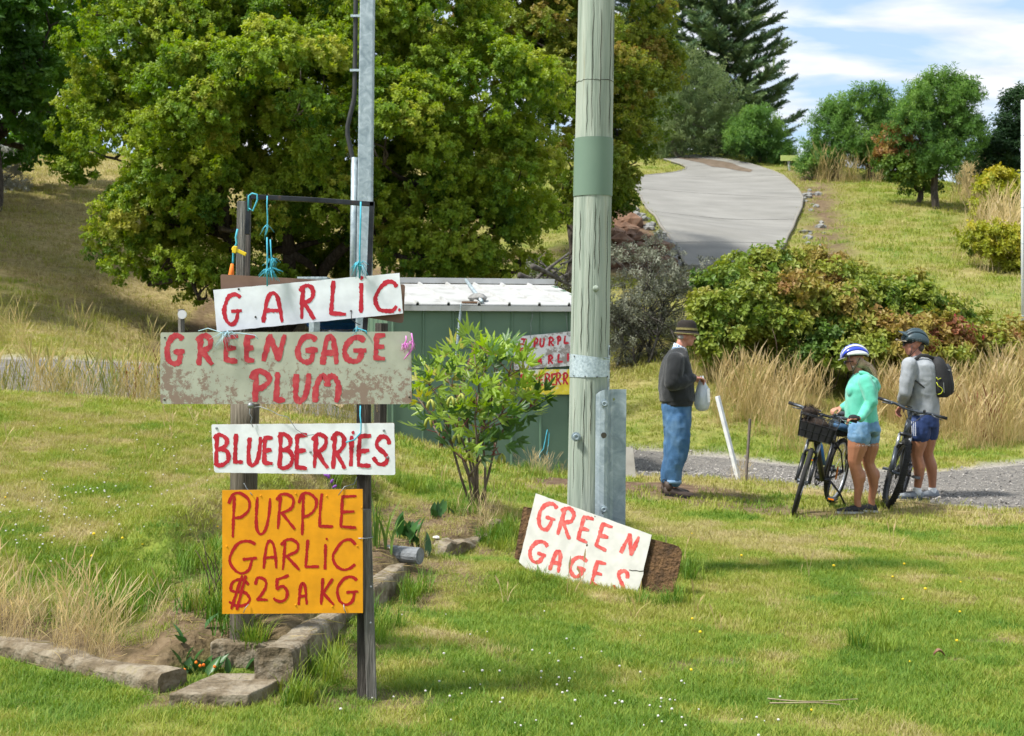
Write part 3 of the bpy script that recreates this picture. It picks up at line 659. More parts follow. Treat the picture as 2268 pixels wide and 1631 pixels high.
# ================================================================== SIGNS
class Plane:
    def __init__(s, p0, n): s.p0 = Vector(p0); s.n = Vector(n).normalized()
    def at(s, px, py, lift=0.0):
        d = Vector(((px - CX) / FPX, 1, -(py - HY) / FPX)); o = Vector((0, 0, CAMZ)); t = (s.p0 - o).dot(s.n) / d.dot(s.n); return o + d * t + s.n * lift
GL = {  # brush strokes in a unit box, y up; 'c' = smooth, 'l' = straight
 'A': [('c', [(.0, .0), (.1, .45), (.25, .85), (.5, 1), (.75, .88), (.9, .5), (1, .0)]), ('l', [(.12, .38), (.92, .4)])],
 'B': [('c', [(.12, 1), (.1, .5), (.05, .03)]), ('c', [(0, .9), (.35, 1), (.8, .88), (.82, .68), (.55, .55), (.25, .52)]), ('c', [(.3, .53), (.8, .48), (1, .28), (.85, .08), (.4, .0), (.0, .02)])],
 'C': [('c', [(1, .86), (.78, 1), (.45, .92), (.15, .65), (.03, .38), (.2, .1), (.5, 0), (.8, .04), (.97, .16)])],
 'E': [('l', [(.1, .97), (.05, .5), (.0, .03)]), ('l', [(.08, .97), (.95, 1)]), ('l', [(.06, .5), (.8, .52)]), ('l', [(.0, .03), (.9, .0)])],
 'F': [('l', [(.1, .97), (.05, .5), (.0, .0)]), ('l', [(.08, .97), (.95, 1)]), ('l', [(.06, .5), (.8, .52)])],
 'G': [('c', [(.96, .9), (.7, 1), (.35, .93), (.1, .68), (.02, .4), (.15, .12), (.45, .0), (.75, .1), (.88, .45)]), ('l', [(.52, .44), (1, .46)])],
 'I': [('l', [(.6, 1), (.4, 0)])],
 'K': [('l', [(.1, 1), (.0, .0)]), ('l', [(.9, 1), (.12, .42)]), ('l', [(.15, .45), (1, .0)])],
 'L': [('l', [(.2, 1), (.1, .5), (.03, .03)]), ('l', [(.03, .03), (1, .02)])],
 'M': [('c', [(.0, .0), (.05, .5), (.2, .88), (.38, .98), (.5, .8), (.52, .6)]), ('c', [(.52, .6), (.56, .85), (.72, .99), (.9, .88), (1, .5), (.92, .0)])],
 'N': [('l', [(.0, .0), (.3, 1)]), ('l', [(.3, 1), (.72, .03)]), ('l', [(.72, .03), (1, 1)])],
 'P': [('c', [(.25, .92), (.22, .5), (.2, .0)]), ('c', [(0, .78), (.2, .95), (.55, 1), (.95, .85), (.95, .62), (.6, .46), (.25, .42)])],
 'Q': [('c', [(.22, .95), (.2, .5), (.2, .0)]), ('c', [(.2, .95), (.6, 1), (.97, .82), (.9, .58), (.5, .45), (.22, .44)])],
 'R': [('c', [(.2, .9), (.14, .5), (.08, .0)]), ('c', [(0, .85), (.25, .98), (.6, 1), (.92, .86), (.88, .64), (.55, .5), (.22, .45)]), ('l', [(.3, .46), (1, .0)])],
 'S': [('c', [(1, .78), (.85, .97), (.5, 1), (.2, .82), (.3, .62), (.7, .42), (.9, .2), (.65, .02), (.3, .03), (.0, .25)])],
 'T': [('l', [(0, 1), (1, .95)]), ('l', [(.5, .98), (.5, 0)])],
 'U': [('c', [(.1, 1), (.05, .5), (.08, .15), (.35, .0), (.7, .15), (.92, .55), (1, 1)])],
 'Z': [('c', [(1, .75), (.85, .55), (.65, .2), (.55, .0)])],
 '2': [('c', [(.0, .72), (.1, .95), (.45, 1), (.85, .88), (.9, .65), (.55, .3), (.1, .06)]), ('l', [(.1, .06), (1, .03)])],
 '5': [('l', [(1, 1), (.25, .86)]), ('l', [(.25, .86), (.2, .52)]), ('c', [(.2, .5), (.6, .58), (.92, .4), (.85, .12), (.5, .0), (.15, .05), (.0, .15)])],
 '$': [('c', [(.9, .75), (.6, .88), (.2, .8), (.08, .6), (.3, .5), (.75, .48), (.98, .3), (.75, .12), (.3, .1), (.0, .22)]), ('l', [(.6, 1), (.1, .03)]), ('l', [(.78, 1), (.35, .0)])],
}
def catmull(p, n=6):
    if len(p) < 3: return p
    q = [p[0]] + list(p) + [p[-1]]; o = []
    for i in range(1, len(q) - 2):
        a, b, c, d = [Vector((*t, 0)) for t in q[i - 1:i + 3]]
        for k in range(n):
            t = k / n; v = .5 * ((2 * b) + (c - a) * t + (2 * a - 5 * b + 4 * c - d) * t * t + (3 * b - a - 3 * c + d) * t ** 3); o.append((v.x, v.y))
    return o + [p[-1]]
def ribbon(mb, pts2, w, to3, off, rr):
    """brushed stroke: a flat band in picture units with rounded uneven ends, mapped to the board by to3(x,y,lift)"""
    P2 = []
    for a, b in zip(pts2[:-1], pts2[1:]):
        n = max(1, int(math.hypot(b[0] - a[0], b[1] - a[1]) / (w * .35)))
        P2 += [(a[0] + (b[0] - a[0]) * i / n, a[1] + (b[1] - a[1]) * i / n) for i in range(n)]
    P2.append(pts2[-1]); n = len(P2); v = []; f = []
    ph = rr.random() * 9
    for i, p in enumerate(P2):
        a, b = P2[max(0, i - 1)], P2[min(n - 1, i + 1)]; tx, ty = b[0] - a[0], b[1] - a[1]; l = math.hypot(tx, ty) or 1; tx /= l; ty /= l
        hw = w / 2 * (1 + .13 * math.sin(i * .45 + ph) + .08 * math.sin(i * 2.3 + ph * 2) - .12 * i / n)
        if i in (0, n - 1): hw *= .72
        q = p
        if i == 0: q = (p[0] - tx * w * .25, p[1] - ty * w * .25)
        if i == n - 1: q = (p[0] + tx * w * .25, p[1] + ty * w * .25)
        j1, j2 = rr.uniform(-.08, .08) * w, rr.uniform(-.08, .08) * w
        v.append(to3(q[0] - ty * (hw + j1), q[1] + tx * (hw + j1), off)); v.append(to3(q[0] + ty * (hw + j2), q[1] - tx * (hw + j2), off))
    for i in range(n - 1): f.append((2 * i, 2 * i + 1, 2 * i + 3, 2 * i + 2))
    mb.add(v, f)
_lift = [0]
def letter(parent, ch, box, w, to3, mt, slant=0.0, seed=0):
    x0, y0, x1, y1 = box; rr = random.Random(seed * 31 + ord(ch)); h = w / 2
    x0 += h; x1 -= h; y0 += h; y1 -= h
    m = MB()
    for k, (ty, st) in enumerate(GL[ch]):
        st = [(x + rr.uniform(-.02, .02), y + rr.uniform(-.02, .02)) for x, y in st]
        pp = catmull(st) if ty == 'c' else st
        ribbon(m, [(x0 + (x1 - x0) * x + slant * (y - .5) * (y1 - y0), y1 - (y1 - y0) * y) for x, y in pp], w, to3, .0008 + .0004 * k, rr)
    return m.build('letter', mt, parent)
def dot(parent, x, y, r, to3, mt):
    m = MB(); n = 12; m.add([to3(x + r * math.cos(2 * pi * i / n) * random.uniform(.8, 1.2), y + r * math.sin(2 * pi * i / n) * random.uniform(.8, 1.3), .0015) for i in range(n)], [tuple(range(n))]); return m.build('letter_dot', mt, parent)
def roundpoly(c, r, n=4):
    """round the corners of a picture-space polygon; r per corner"""
    o = []
    for i, p in enumerate(c):
        a, b = c[i - 1], c[(i + 1) % len(c)]; rr = r[i] if hasattr(r, '__len__') else r
        da = math.hypot(a[0] - p[0], a[1] - p[1]); db = math.hypot(b[0] - p[0], b[1] - p[1])
        s = (p[0] + (a[0] - p[0]) / da * rr, p[1] + (a[1] - p[1]) / da * rr); e = (p[0] + (b[0] - p[0]) / db * rr, p[1] + (b[1] - p[1]) / db * rr)
        for k in range(n + 1):
            t = k / n; o.append(((1 - t) ** 2 * s[0] + 2 * t * (1 - t) * p[0] + t * t * e[0], (1 - t) ** 2 * s[1] + 2 * t * (1 - t) * p[1] + t * t * e[1]))
    return o
def nibble(c, amp, step=9, seed=1):
    """slightly chipped straight edges"""
    rr = random.Random(seed); o = []
    for i, p in enumerate(c):
        q = c[(i + 1) % len(c)]; d = math.hypot(q[0] - p[0], q[1] - p[1]); n = max(1, int(d / step))
        for k in range(n):
            t = k / n; j = amp * (rr.random() - .5) * (0 if k == 0 else 1); o.append((p[0] + (q[0] - p[0]) * t - (q[1] - p[1]) / d * j, p[1] + (q[1] - p[1]) * t + (q[0] - p[0]) / d * j))
    return o
def board(name, pl, outline, thick, mats, label, cat='sign', group=None, edge=None):
    c = Vector((0, 0, 0)); pts = [pl.at(x, y) for x, y in outline]
    for p in pts: c += p
    c /= len(pts); lo = min(p.z for p in pts)
    root = empty(name, (c.x, c.y, lo), label, cat, group)
    m = MB(); k = len(pts); off = -pl.n * thick
    m.add(pts, [tuple(reversed(range(k)))], 0); m.add([p + off for p in pts], [tuple(range(k))], 1)
    m.add(pts + [p + off for p in pts], [(i, (i + 1) % k, (i + 1) % k + k, i + k) for i in range(k)], 1)
    o = m.build('board', [mats, edge or mats], root)
    # face outward normals for the two sheets and the rim
    bm = bmesh.new(); bm.from_mesh(o.data); bmesh.ops.remove_doubles(bm, verts=bm.verts, dist=1e-5); bmesh.ops.recalc_face_normals(bm, faces=bm.faces); bm.to_mesh(o.data); bm.free()
    return root
def text(root, items, w, pl, ox, oy, k, mt, seed=0):
    to3 = lambda x, y, l: pl.at(ox + x * k, oy + y * k, l)
    for i, it in enumerate(items):
        letter(root, it[0], it[1:5], it[6] if len(it) > 6 else w, to3, mt, it[5] if len(it) > 5 else 0.0, seed + i)
    return to3
def worn(name, base, under, amount, scale, rough=.6, spots=None, lo=0, grad=0.0):
    """paint with worn patches: noise threshold between paint and the board underneath"""
    m = bpy.data.materials.new(name); m.use_nodes = True; nt = m.node_tree; b = nt.nodes['Principled BSDF']; b.inputs['Roughness'].default_value = rough; b.inputs['Specular IOR Level'].default_value = .3
    tcn = N(nt, 'ShaderNodeTexCoord'); n1 = N(nt, 'ShaderNodeTexNoise', i_Scale=scale, i_Detail=14.0, i_Roughness=.8); L(nt, tcn.outputs['Object'], n1.inputs['Vector'])
    n2 = N(nt, 'ShaderNodeTexNoise', i_Scale=scale * .22, i_Detail=3.0); L(nt, tcn.outputs['Object'], n2.inputs['Vector'])
    mu = N(nt, 'ShaderNodeMath', operation='MULTIPLY_ADD', n_1=.35, n_2=0.0); L(nt, n2.outputs['Fac'], mu.inputs[0])
    ad = N(nt, 'ShaderNodeMath', operation='ADD'); L(nt, n1.outputs['Fac'], ad.inputs[0]); L(nt, mu.outputs[0], ad.inputs[1]); val = ad.outputs[0]
    if grad:   # heavier wear towards the lower edge (object z = height above the board's foot)
        sp = N(nt, 'ShaderNodeSeparateXYZ'); L(nt, tcn.outputs['Object'], sp.inputs[0])
        mr = N(nt, 'ShaderNodeMapRange'); mr.inputs[1].default_value = 0; mr.inputs[2].default_value = .3; mr.inputs[3].default_value = grad; mr.inputs[4].default_value = 0; L(nt, sp.outputs[2], mr.inputs[0])
        a2 = N(nt, 'ShaderNodeMath', operation='ADD'); L(nt, val, a2.inputs[0]); L(nt, mr.outputs[0], a2.inputs[1]); val = a2.outputs[0]
    r = N(nt, 'ShaderNodeValToRGB'); r.color_ramp.elements[0].position = amount; r.color_ramp.elements[1].position = amount + .035; L(nt, val, r.inputs[0])
    n3 = N(nt, 'ShaderNodeTexNoise', i_Scale=14.0, i_Detail=5.0); L(nt, tcn.outputs['Object'], n3.inputs['Vector'])
    rb = N(nt, 'ShaderNodeValToRGB'); rb.color_ramp.elements[0].color = (*[c * .88 for c in base], 1); rb.color_ramp.elements[1].color = (*[min(1, c * 1.06) for c in base], 1); rb.color_ramp.elements[0].position = .35; rb.color_ramp.elements[1].position = .65; L(nt, n3.outputs['Fac'], rb.inputs[0])
    mxn = N(nt, 'ShaderNodeMix', data_type='RGBA'); L(nt, r.outputs[0], mxn.inputs[0]); L(nt, rb.outputs[0], mxn.inputs[6]); mxn.inputs[7].default_value = (*under, 1); L(nt, mxn.outputs[2], b.inputs['Base Color'])
    bp = N(nt, 'ShaderNodeBump', i_Strength=.25, i_Distance=.003); L(nt, val, bp.inputs['Height']); L(nt, bp.outputs[0], b.inputs['Normal'])
    return m
red = mat('red_brush', [(.38, .008, .02), (.50, .012, .03), (.56, .03, .05)], scale=16, rough=.55, stretch=(1, 1, .5), detail=4)
red_faded = mat('red_brush_faded', [(.36, .02, .035), (.46, .035, .05), (.52, .09, .09)], scale=26, rough=.65, detail=8)
red_thin = mat('red_brush_thin', [(.46, .03, .03), (.55, .08, .065), (.60, .17, .14)], scale=26, rough=.65, detail=8)
red_deep = mat('red_brush_deep', [(.36, .004, .006), (.46, .008, .01)], scale=12, rough=.5)
white_b = worn('white_board', (.76, .79, .83), (.42, .36, .30), .90, 9); white_c = worn('white_board_scuffed', (.78, .79, .81), (.30, .22, .16), .88, 8)
cream_b = worn('cream_board', (.56, .555, .50), (.34, .28, .2), .90, 8)
plum_b = worn('weathered_board', (.40, .41, .33), (.25, .18, .14), 0.765, 24, grad=.11)
orange_b = worn('orange_board', (.80, .33, .006), (.50, .25, .012), .80, 6)
board_edge = mat('raw_board_edge', [(.10, .06, .04), (.22, .14, .09)], scale=30, rough=.95)
brown_b = mat('brown_board', [(.17, .10, .07), (.24, .15, .11)], scale=8, rough=.8)
yg = worn('yellow_paint', (.74, .60, .05), (.66, .66, .58), .66, 4); grey_ply = worn('grey_ply', (.30, .27, .25), (.62, .63, .64), .63, 7)
greywood = mat('grey_timber', [(.06, .055, .05), (.15, .14, .125), (.27, .26, .24)], scale=8, rough=.95, bump=1, bscale=16, stretch=(6, 6, .35), detail=10)
brownwood = mat('brown_post', [(.05, .042, .032), (.13, .11, .082), (.22, .195, .15)], scale=7, rough=.95, bump=.8, bscale=14, stretch=(5, 5, .3), detail=10)
darkwood = mat('dark_post', [(.018, .016, .014), (.05, .043, .036), (.12, .105, .09)], scale=9, rough=.95, bump=.8, bscale=18, stretch=(6, 6, .3), detail=10)
blackiron = mat('black_iron', [(.008, .01, .013), (.03, .033, .04), (.11, .05, .025)], pos=[.3, .6, .8], scale=16, rough=.45, metal=.4)
bluetw = mat('blue_twine', [(.03, .30, .42), (.10, .48, .60)], scale=30, rough=.8); pinktw = mat('pink_twine', [(.62, .14, .52), (.75, .3, .66)], scale=30, rough=.8)
orangetw = mat('orange_cord', [(.75, .13, .005), (.85, .24, .02)], scale=30, rough=.7); yellowtw = mat('yellow_plastic', [(.75, .5, .01), (.8, .6, .03)], scale=10, rough=.4)
wirem = mat('fence_wire', [(.16, .17, .18), (.32, .34, .35)], scale=20, rough=.5, metal=.5)
K1 = 1 / (1.8118 * 1.806); OX1, OY1, OY2 = 600 / 1.806, 740 / 1.806, 1600 / 1.806
FRONT = (0, -1, 0)

# --- the stand
SY = 6.36                                      # depth of the sign posts
def stand():
    root = empty('sign_stand', P(540, 1430, 6.5), 'old timber posts and black iron frame holding the painted produce signs', 'sign stand')
    zb = .02
    m = MB(); a, b = P(534, 1440, 6.9), P(543, 880, 6.9); s = 6.9 / FPX; n = 10; rr = []
    a.z = H(a.x, a.y) - .15
    for i in range(n + 1):
        c = a.lerp(b, i / n); w_ = (25 + 7 * i / n) * s; rr.append([c + Vector((math.cos(t) * w_ * 1.02, math.sin(t) * w_ * .9, 0)) for t in [2 * pi * j / 18 for j in range(18)]])
    m.loft(rr); m.build('round_post', brownwood, root, smooth=True)
    # grey square batten behind it
    a, b = P(520, 1430, 7.02), P(537, 447, 7.02); s = 7.02 / FPX
    m = MB(); rr = []
    for c in (a, b): rr.append([c + Vector((x * 9 * s, y * 16 * s, 0)) for x, y in ((-1, -1), (1, -1), (1, 1), (-1, 1))])
    m.loft(rr); m.build('square_batten', greywood, root, bevel=.003)
    # second, darker batten just right of it
    a, b = P(541, 860, 6.98), P(551, 492, 6.98); m = MB(); m.tube([a, a.lerp(b, .5), b], [.013, .014, .012], k=8); m.build('iron_pipe', darkwood, root, smooth=True)
    # iron frame: two legs and a top bar of flat section
    def bar(pts, w_=.018, d_=.014):
        m = MB(); rr = []
        for p, nx_ in pts: rr.append([Vector(p) + Vector((nx_[0] * w_ * x + 0, d_ * y, nx_[1] * w_ * x)) for x, y in ((-1, -1), (1, -1), (1, 1), (-1, 1))])
        m.loft(rr); m.build('iron_bar', blackiron, root, bevel=.002)
    Yf = 6.62; bar([(P(553, 436, Yf), (0, 1)), (P(690, 443, Yf), (0, 1)), (P(829, 453, Yf), (0, 1))], .011)
    bar([(P(552, 425 + 6, Yf), (1, 0)), (P(548, 520, Yf), (1, 0))], .011)
    bar([(P(824, 447, Yf), (1, 0)), (P(818, 600, Yf), (1, 0)), (P(806, 760, Yf), (1, 0))], .011)
    # right timber post: a dark upper piece and a grey strut screwed to it
    a, b = P(812, 1552, SY), P(812, 730, SY + .17); b = P(809, 735, SY + .12); s = SY / FPX
    m = MB(); rr = []
    for t in (0, .35, .7, 1): c = a.lerp(b, t); c.x += .003 * math.sin(t * 9); rr.append([c + Vector((x * 15 * s - .008, y * 17 * s, 0)) for x, y in ((-1, -1), (1, -1), (1, 1), (-1, 1))])
    rr[0] = [p - Vector((0, 0, .1)) for p in rr[0]]
    m.loft(rr); m.build('dark_post', darkwood, root, bevel=.004)
    a, b = P(825, 1550, SY - .03), P(810, 1128, SY - .05); m = MB(); rr = []
    for c in (a, b): rr.append([c + Vector((x * 11 * s, y * 7 * s, 0)) for x, y in ((-1, -1), (1, -1), (1, 1), (-1, 1))])
    rr[0] = [p - Vector((0, 0, .1)) for p in rr[0]]
    m.loft(rr); m.build('grey_strut', greywood, root, bevel=.003)
    m = MB(); q = P(806, 1190, SY - .045); m.torus(q, .04, .0018, Matrix.Rotation(R(90), 3, 'X') @ Matrix.Rotation(R(6), 3, 'Y'), k=20, j=5); m.build('binding_wire', wirem, root)
    for x, y in ((821, 1380), (822, 1300)):
        m = MB(); m.ell(P(x, y, SY - .072), (.005, .003, .005), k=6, h=4); m.build('nail_head', wirem, root)
    return root
stand()

# --- GARLIC
pl = Plane((0, 6.43, 0), FRONT)
c1 = lambda x, y: (OX1 + x * K1, OY1 + y * K1); c2 = lambda x, y: (OX1 + x * K1, OY2 + y * K1)
brd = board('backing_board', Plane((0, 6.47, 0), FRONT), roundpoly([c1(510, 648), c1(1848, 722), c1(1835, 1005), c1(515, 790)], [5, 6, 8, 3]), .012, brown_b, 'plain brown hardboard hanging behind the GARLIC sign', 'board', edge=board_edge)
s = board('garlic_sign', pl, nibble([c1(458, 762), c1(1808, 638), c1(1834, 932), c1(485, 1066)], .9, 12, 3), .014, white_b, 'tilted white board painted GARLIC in red, topmost on the stand', edge=board_edge)
to3 = text(s, [('G', 517, 778, 672, 1024), ('A', 806, 772, 970, 1006), ('R', 1076, 712, 1204, 982), ('L', 1292, 688, 1430, 957), ('I', 1512, 700, 1550, 940), ('C', 1610, 684, 1803, 934)], 32, pl, OX1, OY1, K1, red, 5)
dot(s, 1532, 674, 14, to3, red); dot(s, 1808, 905, 11, to3, red)
for x, y in ((765, 958), (1457, 915), (643, 756)):
    m = MB(); m.ell(to3(x, y, .001), (.005, .002, .005), k=8, h=4); m.build('nail_hole', crackm, s)
# --- GREENGAGE PLUM
pl = Plane((0, 6.29, 0), FRONT)
s = board('greengage_sign', pl, nibble(roundpoly([c1(76, 1070), c1(1892, 1063), c1(1897, 1590), c1(74, 1588)], [4, 9, 12, 9]), .7, 14, 4), .014, plum_b, 'wide weathered grey board painted GREENGAGE PLUM in red', edge=board_edge)
text(s, [('G', 98, 1073, 260, 1320), ('R', 326, 1076, 468, 1320), ('E', 528, 1078, 652, 1297), ('E', 678, 1073, 772, 1294), ('N', 806, 1073, 994, 1293), ('G', 1045, 1078, 1224, 1307), ('A', 1233, 1078, 1373, 1313), ('G', 1388, 1083, 1577, 1302), ('E', 1615, 1070, 1720, 1283)], 42, pl, OX1, OY1, K1, red_faded, 50)
to3 = text(s, [('P', 715, 1326, 888, 1588), ('L', 891, 1343, 992, 1587), ('U', 1028, 1358, 1172, 1588), ('M', 1173, 1360, 1388, 1586)], 44, pl, OX1, OY1, K1, red_faded, 80)
for x, y in ((105, 1558), (1880, 1538), (108, 1108)):
    m = MB(); m.ell(to3(x, y, .001), (.005, .003, .004), k=8, h=4); m.build('nail_hole', crackm, s)
# --- BLUEBERRIES
pl = Plane((0, 6.27, 0), FRONT)
s = board('blueberries_sign', pl, nibble(roundpoly([c2(445, 178), c2(1770, 168), c2(1778, 545), c2(465, 528)], [4, 3, 5, 7]), .9, 12, 6), .016, white_c, 'white board painted BLUEBERRIES in slanting red letters', edge=board_edge)
to3 = text(s, [('B', 455, 238, 588, 487), ('L', 597, 236, 682, 474), ('U', 695, 263, 818, 495), ('E', 810, 260, 902, 477), ('B', 918, 230, 1050, 507), ('E', 1043, 238, 1153, 512), ('R', 1168, 233, 1298, 507), ('R', 1303, 230, 1428, 512), ('I', 1430, 253, 1489, 492), ('E', 1493, 246, 1615, 494), ('S', 1606, 253, 1750, 487)], 33, pl, OX1, OY2, K1, red, 110)
dot(s, 1473, 238, 12, to3, red)
for x, y in ((483, 205), (1695, 222), (1163, 378), (1722, 418)):
    m = MB(); m.ell(to3(x, y, .002), (.006, .003, .006), k=8, h=4); m.build('screw_head', wirem, s)
# --- PURPLE GARLIC
pl = Plane((0, 6.28, 0), FRONT)
s = board('purple_garlic_sign', pl, nibble([c2(523, 655), c2(1541, 648), c2(1543, 1545), c2(523, 1552)], .5, 14, 7), .012, orange_b, 'square orange board painted PURPLE GARLIC $25 A KG in red', edge=mat('orange_edge', [(.35, .16, .01), (.2, .13, .04)], scale=20))
to3 = text(s, [('P', 563, 663, 733, 1008), ('U', 755, 702, 881, 987), ('R', 906, 670, 1060, 945), ('P', 1068, 661, 1218, 988), ('L', 1213, 676, 1332, 937), ('E', 1370, 683, 1510, 937),
      ('G', 566, 1013, 778, 1265), ('A', 813, 1010, 928, 1227), ('R', 943, 1003, 1090, 1240), ('L', 1115, 1003, 1230, 1224), ('I', 1250, 1040, 1290, 1237), ('C', 1310, 1003, 1497, 1242),
      ('$', 563, 1262, 738, 1530), ('2', 755, 1275, 860, 1467), ('5', 886, 1262, 1012, 1475), ('A', 1066, 1318, 1147, 1492), ('K', 1230, 1285, 1342, 1492), ('G', 1341, 1273, 1515, 1492)], 23, pl, OX1, OY2, K1, red_deep, 150)
dot(s, 1280, 1008, 9, to3, red_deep)
for x, y in ((803, 695), (1057, 680), (1280, 697), (557, 1062), (1056, 1487), (1322, 1497), (1502, 1060), (1535, 780)):
    m = MB(); m.ell(to3(x, y, .001), (.004, .003, .004), k=8, h=4); m.build('nail_head', orange_b, s)

# --- GREEN GAGES, leaning on the timber pole
e = Vector((1050, 375)); n_l = Vector((-.3, -1, .26)).normalized()
pl = Plane(P(1290, 1290, 9.33), n_l); K3 = .24414; c3 = lambda x, y: (1107.4 + x * K3, 1052 + y * K3)
brd = board('rusty_board', Plane(P(1290, 1290, 9.36), n_l), roundpoly([c3(212, 285), c3(1665, 655), c3(1560, 1150), c3(1300, 1130), c3(128, 760)], [4, 22, 22, 5, 4]), .012,
            mat('rust_board', [(.035, .022, .012), (.10, .055, .024), (.18, .10, .042)], scale=16, rough=.95, bump=1.2, bscale=50, detail=12), 'rusty brown board with rounded corners behind the GREEN GAGES sign', 'board')
s = board('green_gages_sign', pl, nibble([c3(325, 168), c3(1376, 545), c3(1330, 740), c3(1302, 860), c3(1300, 905), c3(1225, 1130), c3(262, 880), c3(172, 790)], .8, 10, 9), .014, cream_b, 'cream board painted GREEN GAGES leaning against the timber pole', edge=board_edge)
u = Vector((1050, 375)).normalized(); v_ = Vector((-150, 620)).normalized()
def gg(ch, cx, cy, w_, h_, seed):
    to = lambda x, y, l: pl.at(*c3(cx + u.x * x + v_.x * y, cy + u.y * x + v_.y * y), l)
    letter(s, ch, (-w_ / 2, -h_ / 2, w_ / 2, h_ / 2), 38, to, red_thin, 0, seed)
for i, a in enumerate([('G', 425, 375, 185, 285), ('R', 600, 432, 160, 290), ('E', 775, 495, 130, 255), ('E', 945, 560, 140, 255), ('N', 1180, 635, 165, 215), ('G', 345, 697, 185, 235), ('A', 512, 780, 120, 220), ('G', 705, 835, 175, 225), ('E', 893, 900, 125, 250), ('S', 1095, 972, 140, 250)]):
    gg(*a, 200 + i)
m = MB(); to3 = lambda x, y, l: pl.at(*c3(x, y), l); m.tube([to3(x, y, .001) for x, y in ((1172, 862), (1200, 870), (1235, 868), (1270, 876), (1304, 872))], .0025, k=5); m.build('split_line', crackm, s)
for x, y, r_ in ((790, 640, 9), (862, 378, 5), (788, 405, 6), (770, 590, 6)): 
    m = MB(); m.ell(to3(x, y, .001), (r_ * .0008, .002, r_ * .001), k=8, h=4); m.build('paint_chip', board_edge, s)

# --- twine, wire and cord hanging on the stand
def cord(name, pts, r, mt, label, cat, parent=None, k=6, fray=0, frl=.05, group=None, at_=None):
    base = Vector(pts[0]); m = MB(); m.tube(pts, r, k=k)
    if fray:
        r = r if not hasattr(r, '__len__') else r[-1]
        rr = random.Random(len(pts) + int(base.x * 1e4)); e_ = Vector(at_ if at_ is not None else pts[-1])
        for i in range(fray):
            d = Vector((rr.gauss(0, .5), rr.gauss(0, .35), -abs(rr.gauss(.5, .45)))).normalized() * rr.uniform(.5, 1.1); m.tube([e_ + Vector((0, 0, rr.uniform(-.02, .01))), e_ + d * frl * .4 + Vector((rr.gauss(0, .004), 0, .006)), e_ + d * frl + Vector((rr.gauss(0, .006), 0, -.01))], [r * .6, r * .5, r * .25], k=4)
    o = m.build(name, mt, parent, smooth=True, org=base if parent is None else None)
    return tag(o, label, cat, group) if parent is None else o
q = lambda x, y, Y=6.4: P(*c1(x, y), Y)
cord('blue_twine', [q(850, 80), q(848, 150), q(852, 240), q(850, 330), q(838, 365)], .003, bluetw, 'frayed blue twine tied near the left end of the iron bar', 'twine', fray=7, at_=q(850, 300))
cord('blue_twine', [q(848, 380), q(850, 500), q(849, 600), q(850, 735)], .0035, bluetw, 'blue twine hanger holding the GARLIC board at its G side', 'twine', fray=26, frl=.06, at_=q(870, 610))
cord('blue_twine', [q(872, 395), q(878, 500), q(884, 600), q(900, 670)], .003, bluetw, 'knotted blue twine tail beside the G side hanger', 'twine', fray=24, frl=.045, at_=q(885, 540))
cord('blue_twine', [q(1528, 122), q(1525, 300), q(1520, 480), q(1520, 680)], .004, bluetw, 'blue twine hanger holding the GARLIC board above its I', 'twine', fray=18, frl=.07, at_=q(1515, 560))
cord('blue_twine', [q(712, 190, 6.58), q(715, 80, 6.58), q(740, 62, 6.58), q(775, 70, 6.58), q(778, 110, 6.58), q(745, 190, 6.58), q(715, 170, 6.58)], .004, bluetw, 'blue twine loop wrapped round the left corner of the iron frame', 'twine')
cord('blue_twine', [q(635, 320, 6.9), q(622, 380, 6.9), q(628, 420, 6.9), q(605, 480, 6.9), q(602, 550, 6.9), q(600, 575, 6.9)], .005, bluetw, 'blue twine running down the left side of the grey batten', 'twine')
cord('orange_cord', [q(596, 572, 6.9), q(590, 640, 6.9), q(582, 700, 6.9), q(578, 752, 6.9)], [.008, .013, .018, .02], orangetw, 'bright orange cord tassel hanging beside the grey batten', 'cord', k=8)
m = MB(); m.box(q(645, 482, 6.88), (.075, .012, .018), Matrix.Rotation(R(25), 3, 'Y')); m.box(q(615, 470, 6.88), (.02, .02, .035), Matrix.Rotation(R(10), 3, 'Y')); tag(m.build('cord_clip', yellowtw, org=q(645, 482, 6.88), bevel=.003), 'small yellow plastic clip on the grey batten', 'clip')
cord('blue_twine', [q(1570, 1080, 6.28), q(1566, 1060, 6.28), q(1520, 1045, 6.3), q(1500, 1040, 6.3)], .003, bluetw, 'blue twine knot on the top edge of the GREENGAGE board', 'twine', fray=6, frl=.03)
cord('pale_twine', [q(350, 1060, 6.27), q(420, 1040, 6.27), q(520, 1072, 6.27), q(650, 1075, 6.27), q(760, 1090, 6.27), q(785, 1120, 6.27)], .002, mat('pale_twine', [(.3, .5, .58), (.45, .62, .68)], scale=20), 'thin frayed pale blue strands along the GREENGAGE board top', 'twine', fray=26, frl=.09, at_=q(560, 1068, 6.27))
cord('pink_twine', [q(1855, 1095, 6.28), q(1858, 1125, 6.275), q(1842, 1160, 6.275)], .003, pinktw, 'pink twine knot through the corner hole of the GREENGAGE board', 'twine', fray=20, frl=.03, at_=q(1845, 1155, 6.27))
cord('pink_twine', [q(1895, 1075, 6.28), q(1905, 1130, 6.28), q(1900, 1190, 6.28), q(1875, 1225, 6.28), q(1840, 1265, 6.28)], [.003, .003, .004, .004, .002], pinktw, 'pink twine tail hanging over the edge of the GREENGAGE board', 'twine', fray=10, frl=.04, at_=q(1905, 1140, 6.28))
q2 = lambda x, y, Y=6.26: P(*c2(x, y), Y)
